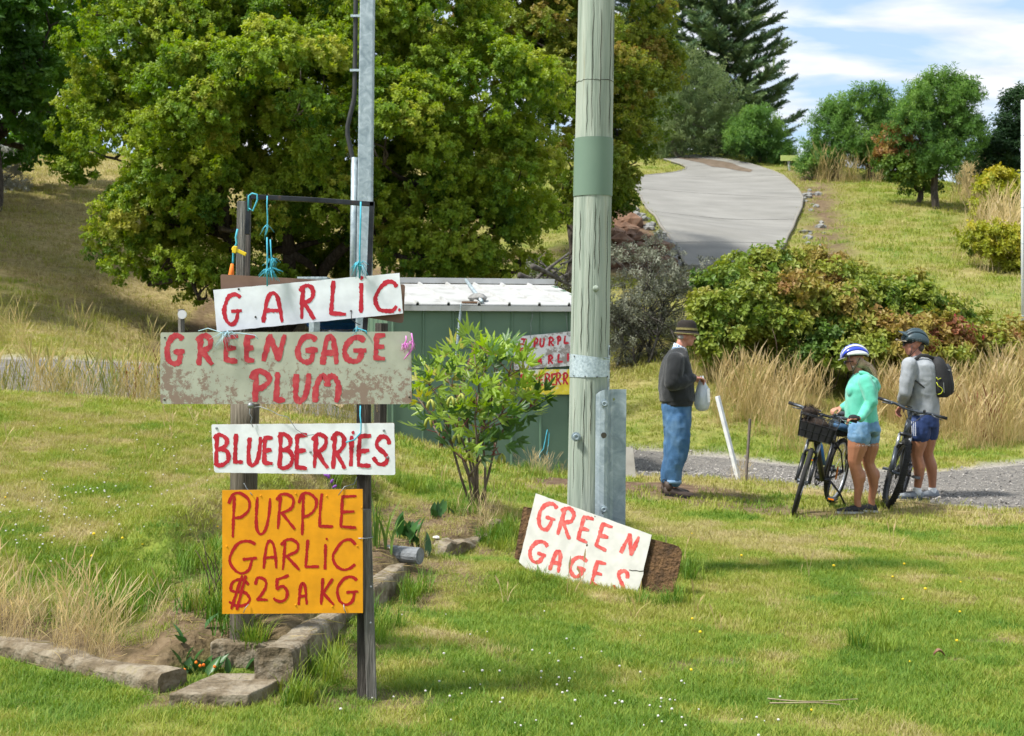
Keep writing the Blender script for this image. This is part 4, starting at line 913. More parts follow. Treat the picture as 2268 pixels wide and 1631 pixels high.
cord('blue_twine', [q2(1525, 35, 6.3), q2(1523, 110), q2(1530, 180), q2(1528, 240), q2(1480, 290), q2(1420, 308)], .0035, bluetw, 'blue twine strand falling across the E of BLUEBERRIES', 'twine')
cord('hanging_wire', [q2(728, 40, 6.26), q2(720, 100), q2(740, 130), q2(730, 160), q2(748, 200)], .0018, wirem, 'twisted wire holding the BLUEBERRIES board under the round post bolt', 'wire')
cord('hanging_wire', [q2(740, 55, 6.3), q2(800, 50, 6.28), q2(880, 80, 6.27), q2(930, 108, 6.26), q2(1000, 125, 6.25), q2(1060, 215, 6.245), q2(1130, 260, 6.245), q2(1190, 252, 6.245)], .0016, wirem, 'long loose wire curling over the BLUEBERRIES board', 'wire')
cord('hanging_wire', [q2(680, 605, 6.5), q2(700, 640, 6.3), q2(742, 692, 6.27)], .002, wirem, 'short wire at the P corner of the orange board', 'wire')
cord('hanging_wire', [q2(1500, 560, 6.4), q2(1480, 610, 6.3), q2(1410, 630, 6.28), q2(1365, 692, 6.27)], .002, wirem, 'bent wire at the L corner of the orange board', 'wire')
cord('hanging_wire', [q2(716, 1480, 6.275), q2(690, 1510, 6.268), q2(678, 1545, 6.268)], .002, wirem, 'wire hook at the foot of the dollar sign', 'wire')
cord('hanging_wire', [q2(1403, 1482, 6.275), q2(1408, 1520, 6.268), q2(1422, 1548, 6.268)], .002, wirem, 'wire hook under the last G of the orange board', 'wire')
cord('hanging_wire', [q(1457, 912, 6.42), q(1460, 970, 6.42), q(1490, 1000, 6.42), q(1525, 1015, 6.42)], .002, darkm, 'black wire curling out of the GARLIC board below the I', 'wire')
m = MB(); p = q2(730, 40, 6.27); m.ell(p, (.014, .02, .014), k=12, h=8); tag(m.build('bolt_knob', wirem, smooth=True, org=p), 'round grey bolt head under the GREENGAGE board', 'bolt')

# ================================================================== SHED
shedm = mat('green_steel', [(.098, .168, .112), (.118, .195, .13)], scale=2.5, rough=.5, bump=.05, bscale=3)
roofm = mat('white_steel', [(.22, .22, .20), (.40, .40, .385), (.47, .475, .47)], pos=[.28, .45, .7], scale=3, rough=.5); rustm = mat('rust', [(.16, .07, .03), (.3, .15, .07)], scale=20, rough=.95)
A = P(858, 960, 16.6); B = P(1312, 1050, 17.2); A.z = 0; B.z = 0
SHU = (B - A).normalized(); SHN = Vector((SHU.y, -SHU.x, 0)); SHW = (B - A).length; SH_D = 1.9
def shed():
    root = empty('garden_shed', (*A.xy, H(*A.xy)), 'green ribbed steel garden shed with a white roof', 'shed')
    zb, ze, zt = -.25, 2.0, 2.32
    def wallp(name, p, d, wid, z0, z1a, z1b, n, nrm):
        """ribbed sheet panels side by side"""
        for i in range(n):
            u0, u1 = wid * i / n, wid * (i + 1) / n; m = MB(); r_ = .018
            za = z1a + (z1b - z1a) * i / n; zc = z1a + (z1b - z1a) * (i + 1) / n
            prof = [(u0, 0), (u0 + .05, 0), (u0 + .06, r_), (u0 + .075, r_), (u0 + .085, 0), (u1, 0)]
            front = [p + d * u_ + nrm * o_ for u_, o_ in prof]; v = [q_ + Vector((0, 0, z0)) for q_ in front] + [q_ + Vector((0, 0, za + (zc - za) * (k / 5))) for k, q_ in enumerate(front)]
            bk = [q_ - nrm * .02 for q_ in v]; k = 6
            m.add(v + bk, [(j, j + 1, j + 1 + k, j + k) for j in range(k - 1)] + [(j + 12, j + k + 12, j + 1 + k + 12, j + 1 + 12) for j in range(k - 1)] + [(k + j, k + j + 1, k + j + 1 + 12, k + j + 12) for j in range(k - 1)])
            m.build(name, shedm, root)
    wallp('wall_panel', A, SHU, SHW, zb, ze, ze, 7, SHN)
    wallp('end_panel', A - SHN * SH_D, SHN, SH_D, zb, zt, ze, 5, -SHU)
    wallp('end_panel', B, -SHN, SH_D, zb, ze, zt, 5, SHU)
    wallp('back_panel', B - SHN * SH_D, -SHU, SHW, zb, zt, zt, 7, -SHN)
    e0 = A + SHN * .06 - SHU * .04; m = MB()
    # roof sheets with upstanding ribs
    n = 7
    for i in range(n):
        u0, u1 = (SHW + .08) * i / n, (SHW + .08) * (i + 1) / n; m = MB()
        prof = [(u0, 0), (u0 + .008, .028), (u0 + .03, .028), (u0 + .038, 0), (u1, 0)]
        f_ = [e0 + SHU * x + Vector((0, 0, ze + .02 + z)) for x, z in prof]; b_ = [q_ - SHN * (SH_D + .12) + Vector((0, 0, zt - ze)) for q_ in f_]; lo = [q_ - Vector((0, 0, .015)) for q_ in f_ + b_]
        m.add(f_ + b_ + lo, [(j, j + 1, j + 6, j + 5) for j in range(4)] + [(10 + j, 10 + j + 5, 10 + j + 6, 10 + j + 1) for j in range(4)] + [(j, 10 + j, 11 + j, j + 1) for j in range(4)]); m.build('roof_sheet', roofm, root)
    m = MB(); c = e0 + SHU * (SHW / 2 + .04) + Vector((0, 0, ze - .03)) + SHN * .005; m.box(c, (SHW + .1, .03, .06), Matrix.Rotation(math.atan2(SHU.y, SHU.x), 3, 'Z')); m.build('eave_trim', roofm, root)
    c = e0 + SHU * (SHW / 2 + .04) + Vector((0, 0, zt + .06)) - SHN * (SH_D + .10); m = MB(); m.box(c, (SHW + .12, .06, .07), Matrix.Rotation(math.atan2(SHU.y, SHU.x), 3, 'Z')); m.build('ridge_trim', roofm, root)
shed()
SP = Plane(A + SHN * .03, SHN); KS = 1 / (4.078 * 1.806); OXS, OYS = 2000 / 1.806, 1250 / 1.806; cs = lambda x, y: (OXS + x * KS, OYS + y * KS)
spl = Plane(A + SHN * .05, SHN)
s = board('shed_garlic_sign', spl, nibble([cs(205, 405), cs(1420, 285), cs(1420, 850), cs(230, 940)], .8, 9, 12), .012, grey_ply, 'grey patched board painted PURPLE GARLIC hanging on the shed wall', edge=board_edge)
text(s, [('P', 530, 403, 632, 592), ('U', 636, 413, 738, 578), ('R', 780, 393, 888, 562), ('P', 918, 376, 1003, 542), ('L', 1032, 373, 1134, 522), ('E', 1180, 360, 1270, 505), ('G', 440, 743, 558, 865), ('A', 600, 730, 690, 855), ('R', 772, 688, 874, 852), ('L', 926, 668, 1033, 828), ('I', 1088, 660, 1130, 805), ('C', 1170, 640, 1290, 790)], 34, spl, OXS, OYS, KS, red, 300)
text(s, [('T', 330, 420, 450, 505), ('C', 275, 500, 400, 610), ('E', 300, 610, 390, 700), ('E', 255, 700, 350, 800)], 30, spl, OXS, OYS, KS, red, 330)
spl2 = Plane(A + SHN * .055, SHN)
s = board('shed_blueberry_sign', spl2, nibble([cs(330, 935), cs(1420, 925), cs(1420, 1335), cs(360, 1345)], .6, 9, 14), .012, yg, 'yellow and white board painted BLUEBERRIES hanging lowest on the shed wall', edge=board_edge)
text(s, [('B', 330, 1000, 430, 1195), ('L', 440, 1000, 510, 1195), ('U', 520, 1010, 615, 1195), ('E', 628, 1010, 718, 1197), ('B', 716, 983, 828, 1197), ('E', 828, 988, 923, 1197), ('R', 900, 973, 1003, 1197), ('R', 1016, 973, 1118, 1190), ('I', 1130, 980, 1170, 1190), ('E', 1180, 970, 1270, 1190), ('S', 1290, 965, 1390, 1190)], 30, spl2, OXS, OYS, KS, red, 350)
cord('shed_wire', [spl.at(*cs(530, 0)), spl.at(*cs(525, 90)), spl.at(*cs(500, 180)), spl.at(*cs(510, 260)), spl.at(*cs(490, 420))], .003, wirem, 'thin wire hanging the shed sign above its letter P', 'wire')
cord('shed_wire', [spl.at(*cs(1075, 0)), spl.at(*cs(1085, 110)), spl.at(*cs(1095, 220)), spl.at(*cs(1105, 350))], .003, wirem, 'thin wire hanging the shed sign beside the timber pole', 'wire')
# chain down the wall, digging bar, blue twine, roof stone
def chain():
    C6 = lambda x, y: ((1450 + x / 1.553) / 1.806, (1100 + y / 1.553) / 1.806)
    pl_ = Plane(A + SHN * .07, SHN); a = pl_.at(*C6(612, 190)); b = pl_.at(*C6(575, 560)); root = empty('hanging_chain', a, 'galvanised chain hanging from the shed roof edge', 'chain'); n = 42
    for i in range(n):
        p = a.lerp(b, i / n); m = MB(); rr = [p + Vector(((.011 if i % 2 else .003) * math.cos(t), (.003 if i % 2 else .011) * math.cos(t), .026 * math.sin(t))) for t in [2 * pi * j / 10 for j in range(11)]]
        m.tube(rr, .0042, k=5, cap=False); m.build('chain_link', galv_b, root)
    m = MB(); a, b = Plane(A + SHN * .35, SHN).at(*C6(722, 378)), Plane(A + SHN * .6, SHN).at(*C6(478, 1045)); b.z = H(b.x, b.y); m.tube([b, b.lerp(a, .5), a], [.022, .02, .024], k=10)
    tag(m.build('digging_bar', mat('rusty_bar', [(.05, .025, .015), (.13, .065, .04)], scale=12, rough=.9), smooth=True, org=b), 'rusty brown bar leaning on the green shed behind the bush', 'bar')
    p = Plane(A + SHN * .04, SHN)
    cord('blue_twine', [p.at(*C6(x, y)) for x, y in ((1160, 1145), (1145, 1110), (1155, 1050), (1160, 985), (1148, 962), (1140, 1000), (1125, 1080), (1100, 1110), (1105, 1150))], .006, bluetw, 'loop of blue twine hanging low on the green shed wall', 'twine')
    m = MB(); e_ = A + SHN * -.25 + Vector((0, 0, 2.0 + .02 + .31 * .32 / 2.02 + .035)); u_ = SHU * ((P(*C6(752, 178), 16.9) - A).dot(SHU)); rock('roof_stone', e_ + u_, .15, greyrock, 901, label='grey stone weighing down the white shed roof', cat='stone', flat=.42)
    m = MB(); a = A + SHU * 1.12 + SHN * .05 + Vector((0, 0, 2.05)); b = A + SHU * 1.30 - SHN * 1.7 + Vector((0, 0, 2.38)); m.tube([a, b], .022, k=8); tag(m.build('roof_bar', galv, smooth=True, org=a), 'grey steel bar lying up the slope of the shed roof', 'bar')
    m = MB(); p_ = A + SHU * 1.02 + SHN * -.02 + Vector((0, 0, 2.045)); m.box(p_, (.25, .10, .02), Matrix.Rotation(.1, 3, 'Z')); tag(m.build('timber_scrap', mat('old_brown_scrap', [(.12, .06, .03), (.25, .14, .08)], scale=20), org=p_), 'small brown timber scrap on the shed roof edge', 'scrap')
    m = MB(); p_ = A + SHU * .14 - SHN * .35 + Vector((0, 0, 2.12)); m.tube([p_ - SHU * .1, p_, p_ + SHU * .1 - SHN * .04], .014, k=6); tag(m.build('yellow_strap', yellowtw, org=p_), 'bit of yellow strap on the shed roof corner', 'strap')
chain()
# ================================================================== FOLIAGE KIT
def leafmat(name, cols, trans=.3, rough=.55, spec=.35): return mat(name, cols, tint=True, trans=trans, rough=rough, spec=spec)
def sprig(name, n, ll, lw, h, mt, seed, spread=.6, fold=.25, droop=.0, stem=None):
    """a twig end along +Z with n folded leaves"""
    rr = random.Random(seed); v = []; f = []
    for i in range(n):
        t = (i + .5) / n; a = i * 2.4 + rr.uniform(-.4, .4); b = Vector((0, 0, h * t * rr.uniform(.8, 1.1)))
        d = Vector((math.cos(a), math.sin(a), rr.uniform(-.1, .9) - droop)).normalized(); b = b + d * ll * .25 * spread
        s_ = d.cross(Vector((rr.gauss(0, .5), rr.gauss(0, .5), 1))).normalized(); up = s_.cross(d); l_ = ll * rr.uniform(.7, 1.2); w_ = lw * rr.uniform(.8, 1.2)
        k = len(v); v += [b, b + d * l_ * .5 + s_ * w_ / 2 + up * w_ * fold, b + d * l_ + up * -.1 * l_, b + d * l_ * .5 - s_ * w_ / 2 + up * w_ * fold]; f += [(k, k + 1, k + 2), (k, k + 2, k + 3)]
    if stem: 
        k = len(v); v += [Vector((-.004, 0, -h * .4)), Vector((.004, 0, -h * .4)), Vector((0, .003, h))]; f.append((k, k + 1, k + 2))
    return proto(name, v, f, mt)
def sphere_dirs(n): 
    d = RNG.normal(size=(n, 3)); return d / np.linalg.norm(d, axis=1, keepdims=True)
def crown_points(lobes, sub_r=(.3, .55), dens=9.0, per=26, flat=.85, back=.35, up=.45, low=-.55, seed=0, hollow=.55):
    """lobes (world centre, radius) > clumps on their surface > sprig points on the clumps"""
    C, D, T = [], [], []
    for li, (c, r) in enumerate(lobes):
        c = np.array(c); n = max(6, int(dens * r * r)); d = sphere_dirs(n * 2)
        keep = (d[:, 2] > low) & ((d[:, 1] < .35) | (RNG.random(len(d)) < back)); d = d[keep][:n]
        cc = c + d * np.array([1, 1, flat]) * (r * RNG.uniform(.72, 1.05, (len(d), 1)))
        for q, dd in zip(cc, d):
            sr = RNG.uniform(*sub_r); m = int(per * RNG.uniform(.6, 1.3)); e = sphere_dirs(m * 2); e = e[(e @ dd > -.35) | (e[:, 2] > .2)][:m]
            C.append(q + e * sr * np.array([1, 1, .75]) * RNG.uniform(hollow, 1.0, (len(e), 1))); D.append(e + dd * .35 + np.array([0, 0, up])); T.append(np.full(len(e), RNG.normal(.5, .16)) + RNG.normal(0, .1, len(e)) + .12 * e[:, 2])
    return np.concatenate(C), np.concatenate(D), np.clip(np.concatenate(T), 0, 1)
def plant(root, name, lobes, protos, scale=(.8, 1.25), tadd=None, **kw):
    C, D, T = crown_points(lobes, **kw)
    if tadd is not None: T = np.clip(tadd(C, T), 0, 1)
    n = len(C); o = scatter(name, C, dir_euler(D, RNG.uniform(-1, 1, n)), RNG.uniform(*scale, n), T, protos, root); return o
def LB(lst, Y): return [(P(x, y, Y + (t[0] if t else 0)), r * (Y + (t[0] if t else 0)) / FPX) for x, y, r, *t in lst]
def limb(mb, a, b, r0, r1, wig=.12, n=9, k=8, sag=0, seed=0):
    rr = random.Random(seed); a, b = Vector(a), Vector(b); l = (b - a).length; pts = []
    o1, o2 = Vector((rr.gauss(0, 1), rr.gauss(0, 1), rr.gauss(0, .5))) * wig * l, Vector((rr.gauss(0, 1), rr.gauss(0, 1), rr.gauss(0, .5))) * wig * l
    for i in range(n + 1):
        t = i / n; pts.append(a.lerp(b, t) + o1 * math.sin(pi * t) + o2 * math.sin(2 * pi * t) * .5 + Vector((0, 0, sag * math.sin(pi * t))))
    mb.tube(pts, [r0 + (r1 - r0) * (i / n) ** .8 for i in range(n + 1)], k=k); return pts
bark = mat('bark_dark', [(.022, .017, .012), (.06, .048, .036), (.13, .11, .09)], scale=6, rough=.95, bump=1, bscale=14, stretch=(3, 3, .6), detail=9)
bark_pale = mat('bark_pale', [(.16, .14, .11), (.3, .27, .22)], scale=5, rough=.95)
hawl = leafmat('hawthorn_leaf', [(.05, .125, .013), (.155, .26, .022), (.29, .37, .036), (.43, .43, .08)], trans=.4)
redl = leafmat('reddening_leaf', [(.042, .10, .012), (.13, .21, .02), (.25, .29, .035), (.32, .21, .055), (.30, .12, .055)], trans=.35)
brightl = leafmat('bright_leaf', [(.025, .07, .01), (.07, .17, .018), (.17, .3, .035)], trans=.4)
darkl = leafmat('dark_leaf', [(.012, .035, .012), (.03, .075, .022), (.07, .13, .035)])
greyl = leafmat('grey_leaf', [(.14, .15, .13), (.3, .31, .28), (.42, .43, .40)], trans=.1)
olivel = leafmat('olive_leaf', [(.07, .12, .045), (.16, .22, .085), (.27, .32, .13)], trans=.4)
wattl = leafmat('wattle_leaf', [(.05, .12, .03), (.13, .25, .05), (.25, .38, .085)], trans=.4)
brl = leafmat('bramble_leaf', [(.035, .085, .013), (.115, .20, .027), (.25, .29, .04), (.31, .23, .055), (.27, .11, .055)])
yell = leafmat('yellow_leaf', [(.12, .18, .02), (.32, .34, .03), (.5, .4, .04)])
p_haw = [sprig('hawthorn_sprig', 17, .085, .055, .15, hawl, i) for i in range(4)]
p_red = [sprig('red_sprig', 17, .085, .055, .15, redl, i + 5) for i in range(4)]
p_bri = [sprig('bright_sprig', 12, .13, .09, .2, brightl, i + 9) for i in range(3)]
p_drk = [sprig('dark_sprig', 20, .12, .04, .3, darkl, i + 13) for i in range(3)]
p_gry = [sprig('grey_sprig', 22, .06, .02, .2, greyl, i + 17) for i in range(3)]
p_oli = [sprig('olive_sprig', 26, .14, .03, .5, olivel, i + 21, droop=.9) for i in range(3)]
p_wat = [sprig('wattle_sprig', 30, .16, .035, .4, wattl, i + 25) for i in range(3)]
p_brm = [sprig('bramble_sprig', 12, .075, .055, .14, brl, i + 29) for i in range(4)]
p_yel = [sprig('yellow_sprig', 14, .14, .08, .25, yell, i + 33) for i in range(3)]

def tree(name, base, lobes, protos, label, trunk, bm=bark, cat='tree', crown='crown', group=None, limbs=True, **kw):
    root = empty(name, base, label, cat, group)
    m = MB(); b = Vector(base) - Vector((0, 0, .25))
    for j, (a, bb, r0, r1) in enumerate(trunk):
        limb(m, a if a is not None else b, bb, r0, r1, .05, seed=j + len(label))
    if limbs:
        for i, (c, r) in enumerate(lobes):
            a = min((t[1] for t in trunk), key=lambda q_: (Vector(q_) - Vector(c)).length); limb(m, a, Vector(c) + Vector((0, 0, -.2 * r)), trunk[0][3] * .8, .02, .10, seed=i, k=6)
            for k in range(3):
                d = Vector(sphere_dirs(1)[0]); d.z = abs(d.z) * .5; limb(m, Vector(c) + Vector((0, 0, -.2 * r)), Vector(c) + d * r * .8, .035, .008, .12, n=5, k=5, seed=i * 7 + k)
    m.build('trunk', bm, root, smooth=True)
    plant(root, crown, lobes, protos, **kw); return root
# --- the big hawthorn behind the signs
YA = 27.5
gA = G(600, 726, 20, 45)
lobA = LB([(350, 120, 165, .5), (255, 330, 110, 1), (258, 235, 82, 1.2), (420, 400, 130, 0), (520, 60, 200, 1), (200, 20, 70, 1.5), (330, 620, 60, .8), (300, 540, 55, .8), (470, 240, 170, -1), (720, 20, 210, .5), (650, 230, 190, -1.5), (900, 90, 210, 0), (850, 330, 170, -1.3), (1050, 230, 180, -.5),
           (1120, 420, 140, -.2), (1020, 530, 120, -.4), (370, 580, 85, .4), (440, 650, 65, .0), (330, 470, 90, .5), (540, 460, 110, -.4), (1140, 590, 75, .2), (730, 430, 110, -.6), (930, 560, 70, -.5), (600, 640, 55, .2), (1050, 640, 60, .1), (600, 350, 190, 2.5), (800, 200, 210, 2.6), (1000, 400, 150, 2), (480, 480, 120, 2), (760, 500, 130, 2.2), (600, 570, 110, 3.5), (860, 590, 100, 3.5), (720, 640, 80, 3.2), (1000, 620, 90, 3.2), (900, 420, 150, 2.4), (640, 90, 190, 2.2), (420, 200, 170, 2.4)], YA)
tree('hawthorn_tree', gA, lobA, p_haw, 'huge spreading yellow-green tree behind the produce signs', [(None, P(640, 560, 29), .22, .13), (None, P(500, 520, 28.5), .17, .09), (None, P(450, 600, 28), .12, .07), (None, P(820, 500, 28.5), .18, .1), (P(640, 560, 29), P(700, 300, 28.5), .13, .07), (P(820, 500, 28.5), P(1000, 420, 28), .1, .06)],
     sub_r=(.28, .6), dens=17, per=48, scale=(.65, 1.1), seed=1)
# --- reddening tree to its right
lobB = LB([(1330, 40, 130, 0), (1405, 150, 85, .5), (1300, 200, 120, -1), (1418, 255, 58, .4), (1368, 360, 55, .2), (1300, 380, 90, -1), (1180, 60, 150, 0), (1080, -20, 130, 1), (1380, 300, 80, -.4), (1345, 440, 38, -.3), (1240, 460, 80, 0), (1190, 200, 110, 1), (1230, 320, 90, 1), (1120, 120, 110, 1.5), (1260, 100, 110, 1.5)], 33)
def reden(C, T):
    n = fbm(C[:, 0], C[:, 2], .8, 41); hi = sstep(4.2, 7.5, C[:, 2] + 2.2 * (n - .5) * 2); return T * .62 + hi * .14 * (n > .45)
tree('reddening_tree', G(1250, 640, 20, 50), lobB, p_red, 'tall green tree with reddening upper leaves behind the timber pole', [(None, P(1270, 420, 33.5), .2, .12), (P(1270, 420, 33.5), P(1330, 200, 33.5), .12, .08)], sub_r=(.28, .58), dens=16, per=44, scale=(.65, 1.1), tadd=reden)
# --- bright tree and grey shrub at the left edge
lobC = LB([(20, 40, 110), (70, 190, 85), (15, 280, 75), (-80, 150, 140), (110, 50, 70), (-30, 330, 70), (120, 300, 40, 2), (-260, 60, 150, -3), (-300, 220, 140, -5), (-420, 120, 160, -2), (-180, 250, 90, -2), (-480, 280, 150, -6)], 37)
lobC += LB([(130, 110, 80, 3), (150, 220, 60, 4), (100, 320, 45, 3), (175, 300, 40, 5)], 37) + [(Vector((-14.6, 28, 8.6)), 2.7), (Vector((-15.2, 32, 9.2)), 2.8), (Vector((-13.6, 25, 7.2)), 2.2), (Vector((-17.5, 30, 8)), 2.8)]  # unseen lobes beyond the left edge are added to shade the left lawn
tree('broadleaf_tree', G(-30, 470, 24, 60), lobC, p_bri, 'dark bright-leaved tree cut off by the upper left corner', [(None, P(-20, 300, 37.5), .28, .18), (P(-20, 300, 37.5), P(60, 200, 37.5), .15, .07)], sub_r=(.4, .75), dens=8, per=30, scale=(1, 1.6))
lobD = LB([(15, 385, 45), (-30, 410, 55), (30, 430, 35), (0, 360, 35)], 40)
tree('grey_shrub', G(5, 466, 24, 60), lobD, p_gry, 'silvery grey shrub on the lawn at the left edge', [(None, P(5, 420, 40), .1, .06)], cat='shrub', crown='foliage', sub_r=(.25, .45), dens=16, per=26, scale=(.9, 1.5))
# --- trees on the crest
def crest(name, lst, Y, base, protos, label, tr, **kw):
    b = G(*base, 30, 100); Yb = b.y; tree(name, b, LB(lst, Yb), protos, label, [(None if a is None else P(*a, Yb), P(*c, Yb), r0, r1) for a, c, r0, r1 in tr], **kw)
crest('weeping_tree', [(1530, 205, 58), (1495, 165, 45), (1565, 262, 42), (1485, 250, 42), (1535, 300, 45), (1590, 322, 28), (1490, 320, 26)], 66, (1505, 350), p_oli, 'olive weeping tree with pale stems in front of the conifer', [(None, (1490, 240), .16, .08), (None, (1520, 240), .14, .07)], bm=bark_pale, sub_r=(.5, .9), dens=5, per=26, scale=(.9, 1.6), up=-.3)
crest('round_tree', [(1675, 310, 42), (1650, 290, 32), (1702, 332, 24), (1640, 330, 26), (1685, 280, 26), (1725, 350, 12)], 66, (1680, 362), p_wat, 'low rounded green tree at the foot of the conifer', [(None, (1680, 320), .12, .07)], sub_r=(.25, .55), dens=9, per=24, scale=(.7, 1.2))
crest('hill_tree', [(1852, 300, 38), (1832, 345, 34), (1870, 350, 36), (1888, 245, 26), (1808, 372, 16), (1842, 268, 22)], 58, (1850, 396), p_wat, 'bushy green tree at the outer end of the crest group', [(None, (1850, 320), .2, .1)], sub_r=(.25, .55), dens=11, per=26, scale=(.65, 1.2), group='bushy trees on the hill crest')
crest('hill_tree', [(1922, 228, 30), (1945, 295, 42), (1905, 320, 36), (1955, 350, 34), (1975, 262, 28), (1920, 365, 26)], 56, (1935, 400), p_wat, 'bushy green tree on the crest just behind the trunked pair', [(None, (1940, 310), .2, .1)], sub_r=(.25, .55), dens=11, per=26, scale=(.65, 1.2), group='bushy trees on the hill crest')
crest('lawn_tree', [(2070, 240, 46), (2115, 280, 38), (2025, 290, 36), (2060, 325, 48), (2108, 340, 36), (2085, 200, 28), (2128, 225, 24), (2035, 238, 28), (2078, 358, 26), (2140, 305, 20)], 46, (2075, 462), p_wat, 'tall dark green tree standing on the hillside lawn', [(None, (2072, 380), .13, .11), ((2072, 380), (2040, 310), .09, .05), ((2072, 380), (2110, 300), .09, .05)], sub_r=(.25, .5), dens=13, per=28, scale=(.6, 1.05))
def browned(C, T): return np.where(C[:, 2] > np.quantile(C[:, 2], .6), .75 + .2 * RNG.random(len(C)), T * .5)
crest('leaning_tree', [(2005, 375, 34), (1985, 340, 26), (2040, 395, 26), (2000, 310, 22), (1975, 370, 20)], 46, (2028, 452), p_brm, 'small leaning half-browned tree beside the tall lawn tree', [(None, (2040, 425), .12, .09), ((2040, 425), (2010, 390), .09, .05)], sub_r=(.3, .6), dens=9, per=30, scale=(1.2, 2), tadd=browned)
crest('upright_tree', [(2245, 330, 28), (2258, 280, 24), (2225, 385, 26), (2262, 390, 36), (2215, 340, 16), (2262, 240, 20), (2290, 330, 50)], 50, (2250, 470), p_drk, 'wispy upright dark tree at the right edge', [(None, (2250, 300), .12, .04)], sub_r=(.3, .6), dens=7, per=22, scale=(1, 1.5), up=1.4)
crest('pale_shrub', [(2190, 385, 30), (2160, 400, 22), (2215, 400, 26)], 54, (2190, 425), p_oli, 'pale green shrub between the lawn tree and the upright tree', [(None, (2190, 400), .08, .04)], cat='shrub', crown='foliage', sub_r=(.3, .6), dens=8, per=24, scale=(.8, 1.3), up=.6)
crest('yellow_bush', [(2225, 450, 40), (2195, 480, 30), (2250, 500, 40), (2210, 420, 26)], 40, (2225, 500), p_yel, 'yellowing green bush high on the right-hand slope', [(None, (2225, 470), .06, .03)], cat='bush', crown='foliage', sub_r=(.3, .5), dens=10, per=24, scale=(.6, 1.1))
crest('yellow_bush', [(2250, 555, 36), (2215, 545, 26), (2260, 590, 30), (2180, 530, 22)], 36, (2235, 600), p_yel, 'bright yellow-green bush low on the right-hand slope', [(None, (2240, 570), .05, .03)], cat='bush', crown='foliage', sub_r=(.25, .45), dens=12, per=24, scale=(.5, .9))
# --- bramble thicket, fuchsia-dotted, in front of the hill
YB_ = 24.5
lobM = LB([(1612, 668, 58, .3), (1578, 730, 46, 0), (1668, 628, 50, .5), (1728, 606, 48, .8), (1660, 690, 90, -.6), (1740, 700, 100, -.7), (1800, 610, 50, 1), (1830, 690, 90, -.4), (1890, 640, 60, .8), (1920, 720, 90, -.4), (1980, 680, 70, .4), (2040, 720, 80, 0), (2060, 800, 90, -.8), (2130, 740, 60, .6), (2150, 820, 90, -.5), (2230, 800, 70, .4),
           (2240, 880, 90, -.8), (1960, 800, 90, -1), (1850, 790, 80, -1), (1700, 770, 70, -1.2), (1600, 760, 50, -.8), (2320, 830, 90, 0), (2080, 900, 70, -1.4), (2200, 930, 60, -1.6)], YB_)
def brtint(C, T):
    x = C[:, 0]; n = fbm(x, C[:, 2] * 1.3, 1.1, 77); return T * .72 + .30 * sstep(3.5, 8, x) * sstep(.40, .62, n) + .14 * sstep(.55, .7, n)
b = P(1900, 900, YB_); b.z = H(b.x, b.y); bram = empty('bramble_thicket', b, 'sprawling bramble thicket with reddish patches behind the cyclists', 'bramble')
m = MB()
for i, (c, r) in enumerate(lobM):
    g0 = Vector((c.x, c.y, H(c.x, c.y) - .1))
    for k in range(6): d = Vector(sphere_dirs(1)[0]); d.z = abs(d.z); limb(m, g0 + Vector((d.x * .3, d.y * .3, 0)), Vector(c) + d * r * 1.05, .012, .004, .15, n=6, k=5, sag=.15, seed=i * 9 + k)
m.build('canes', mat('cane', [(.05, .035, .025), (.12, .08, .05)], scale=9), bram, smooth=True)['kind'] = 'stuff'
plant(bram, 'foliage', lobM, p_brm, sub_r=(.18, .36), dens=30, per=34, scale=(.8, 1.5), tadd=brtint, low=-.35)
fl = proto('fuchsia_flower', [(0, 0, 0), (.018, 0, -.03), (-.018, 0, -.03), (0, .018, -.03), (0, 0, -.075), (0, -.018, -.03)], [(0, 1, 3), (0, 3, 2), (0, 2, 5), (0, 5, 1), (4, 3, 1), (4, 2, 3), (4, 5, 2), (4, 1, 5)], mat('fuchsia', [(.45, .02, .06), (.55, .04, .08)], scale=10))
C, D, T = crown_points(lobM[9:], sub_r=(.2, .4), dens=7, per=2, hollow=.95); k_ = C[:, 0] > 5; C, T = C[k_], T[k_]; scatter('fuchsia_flowers', C, np.zeros_like(C), RNG.uniform(.8, 1.5, len(C)), T, [fl], bram)

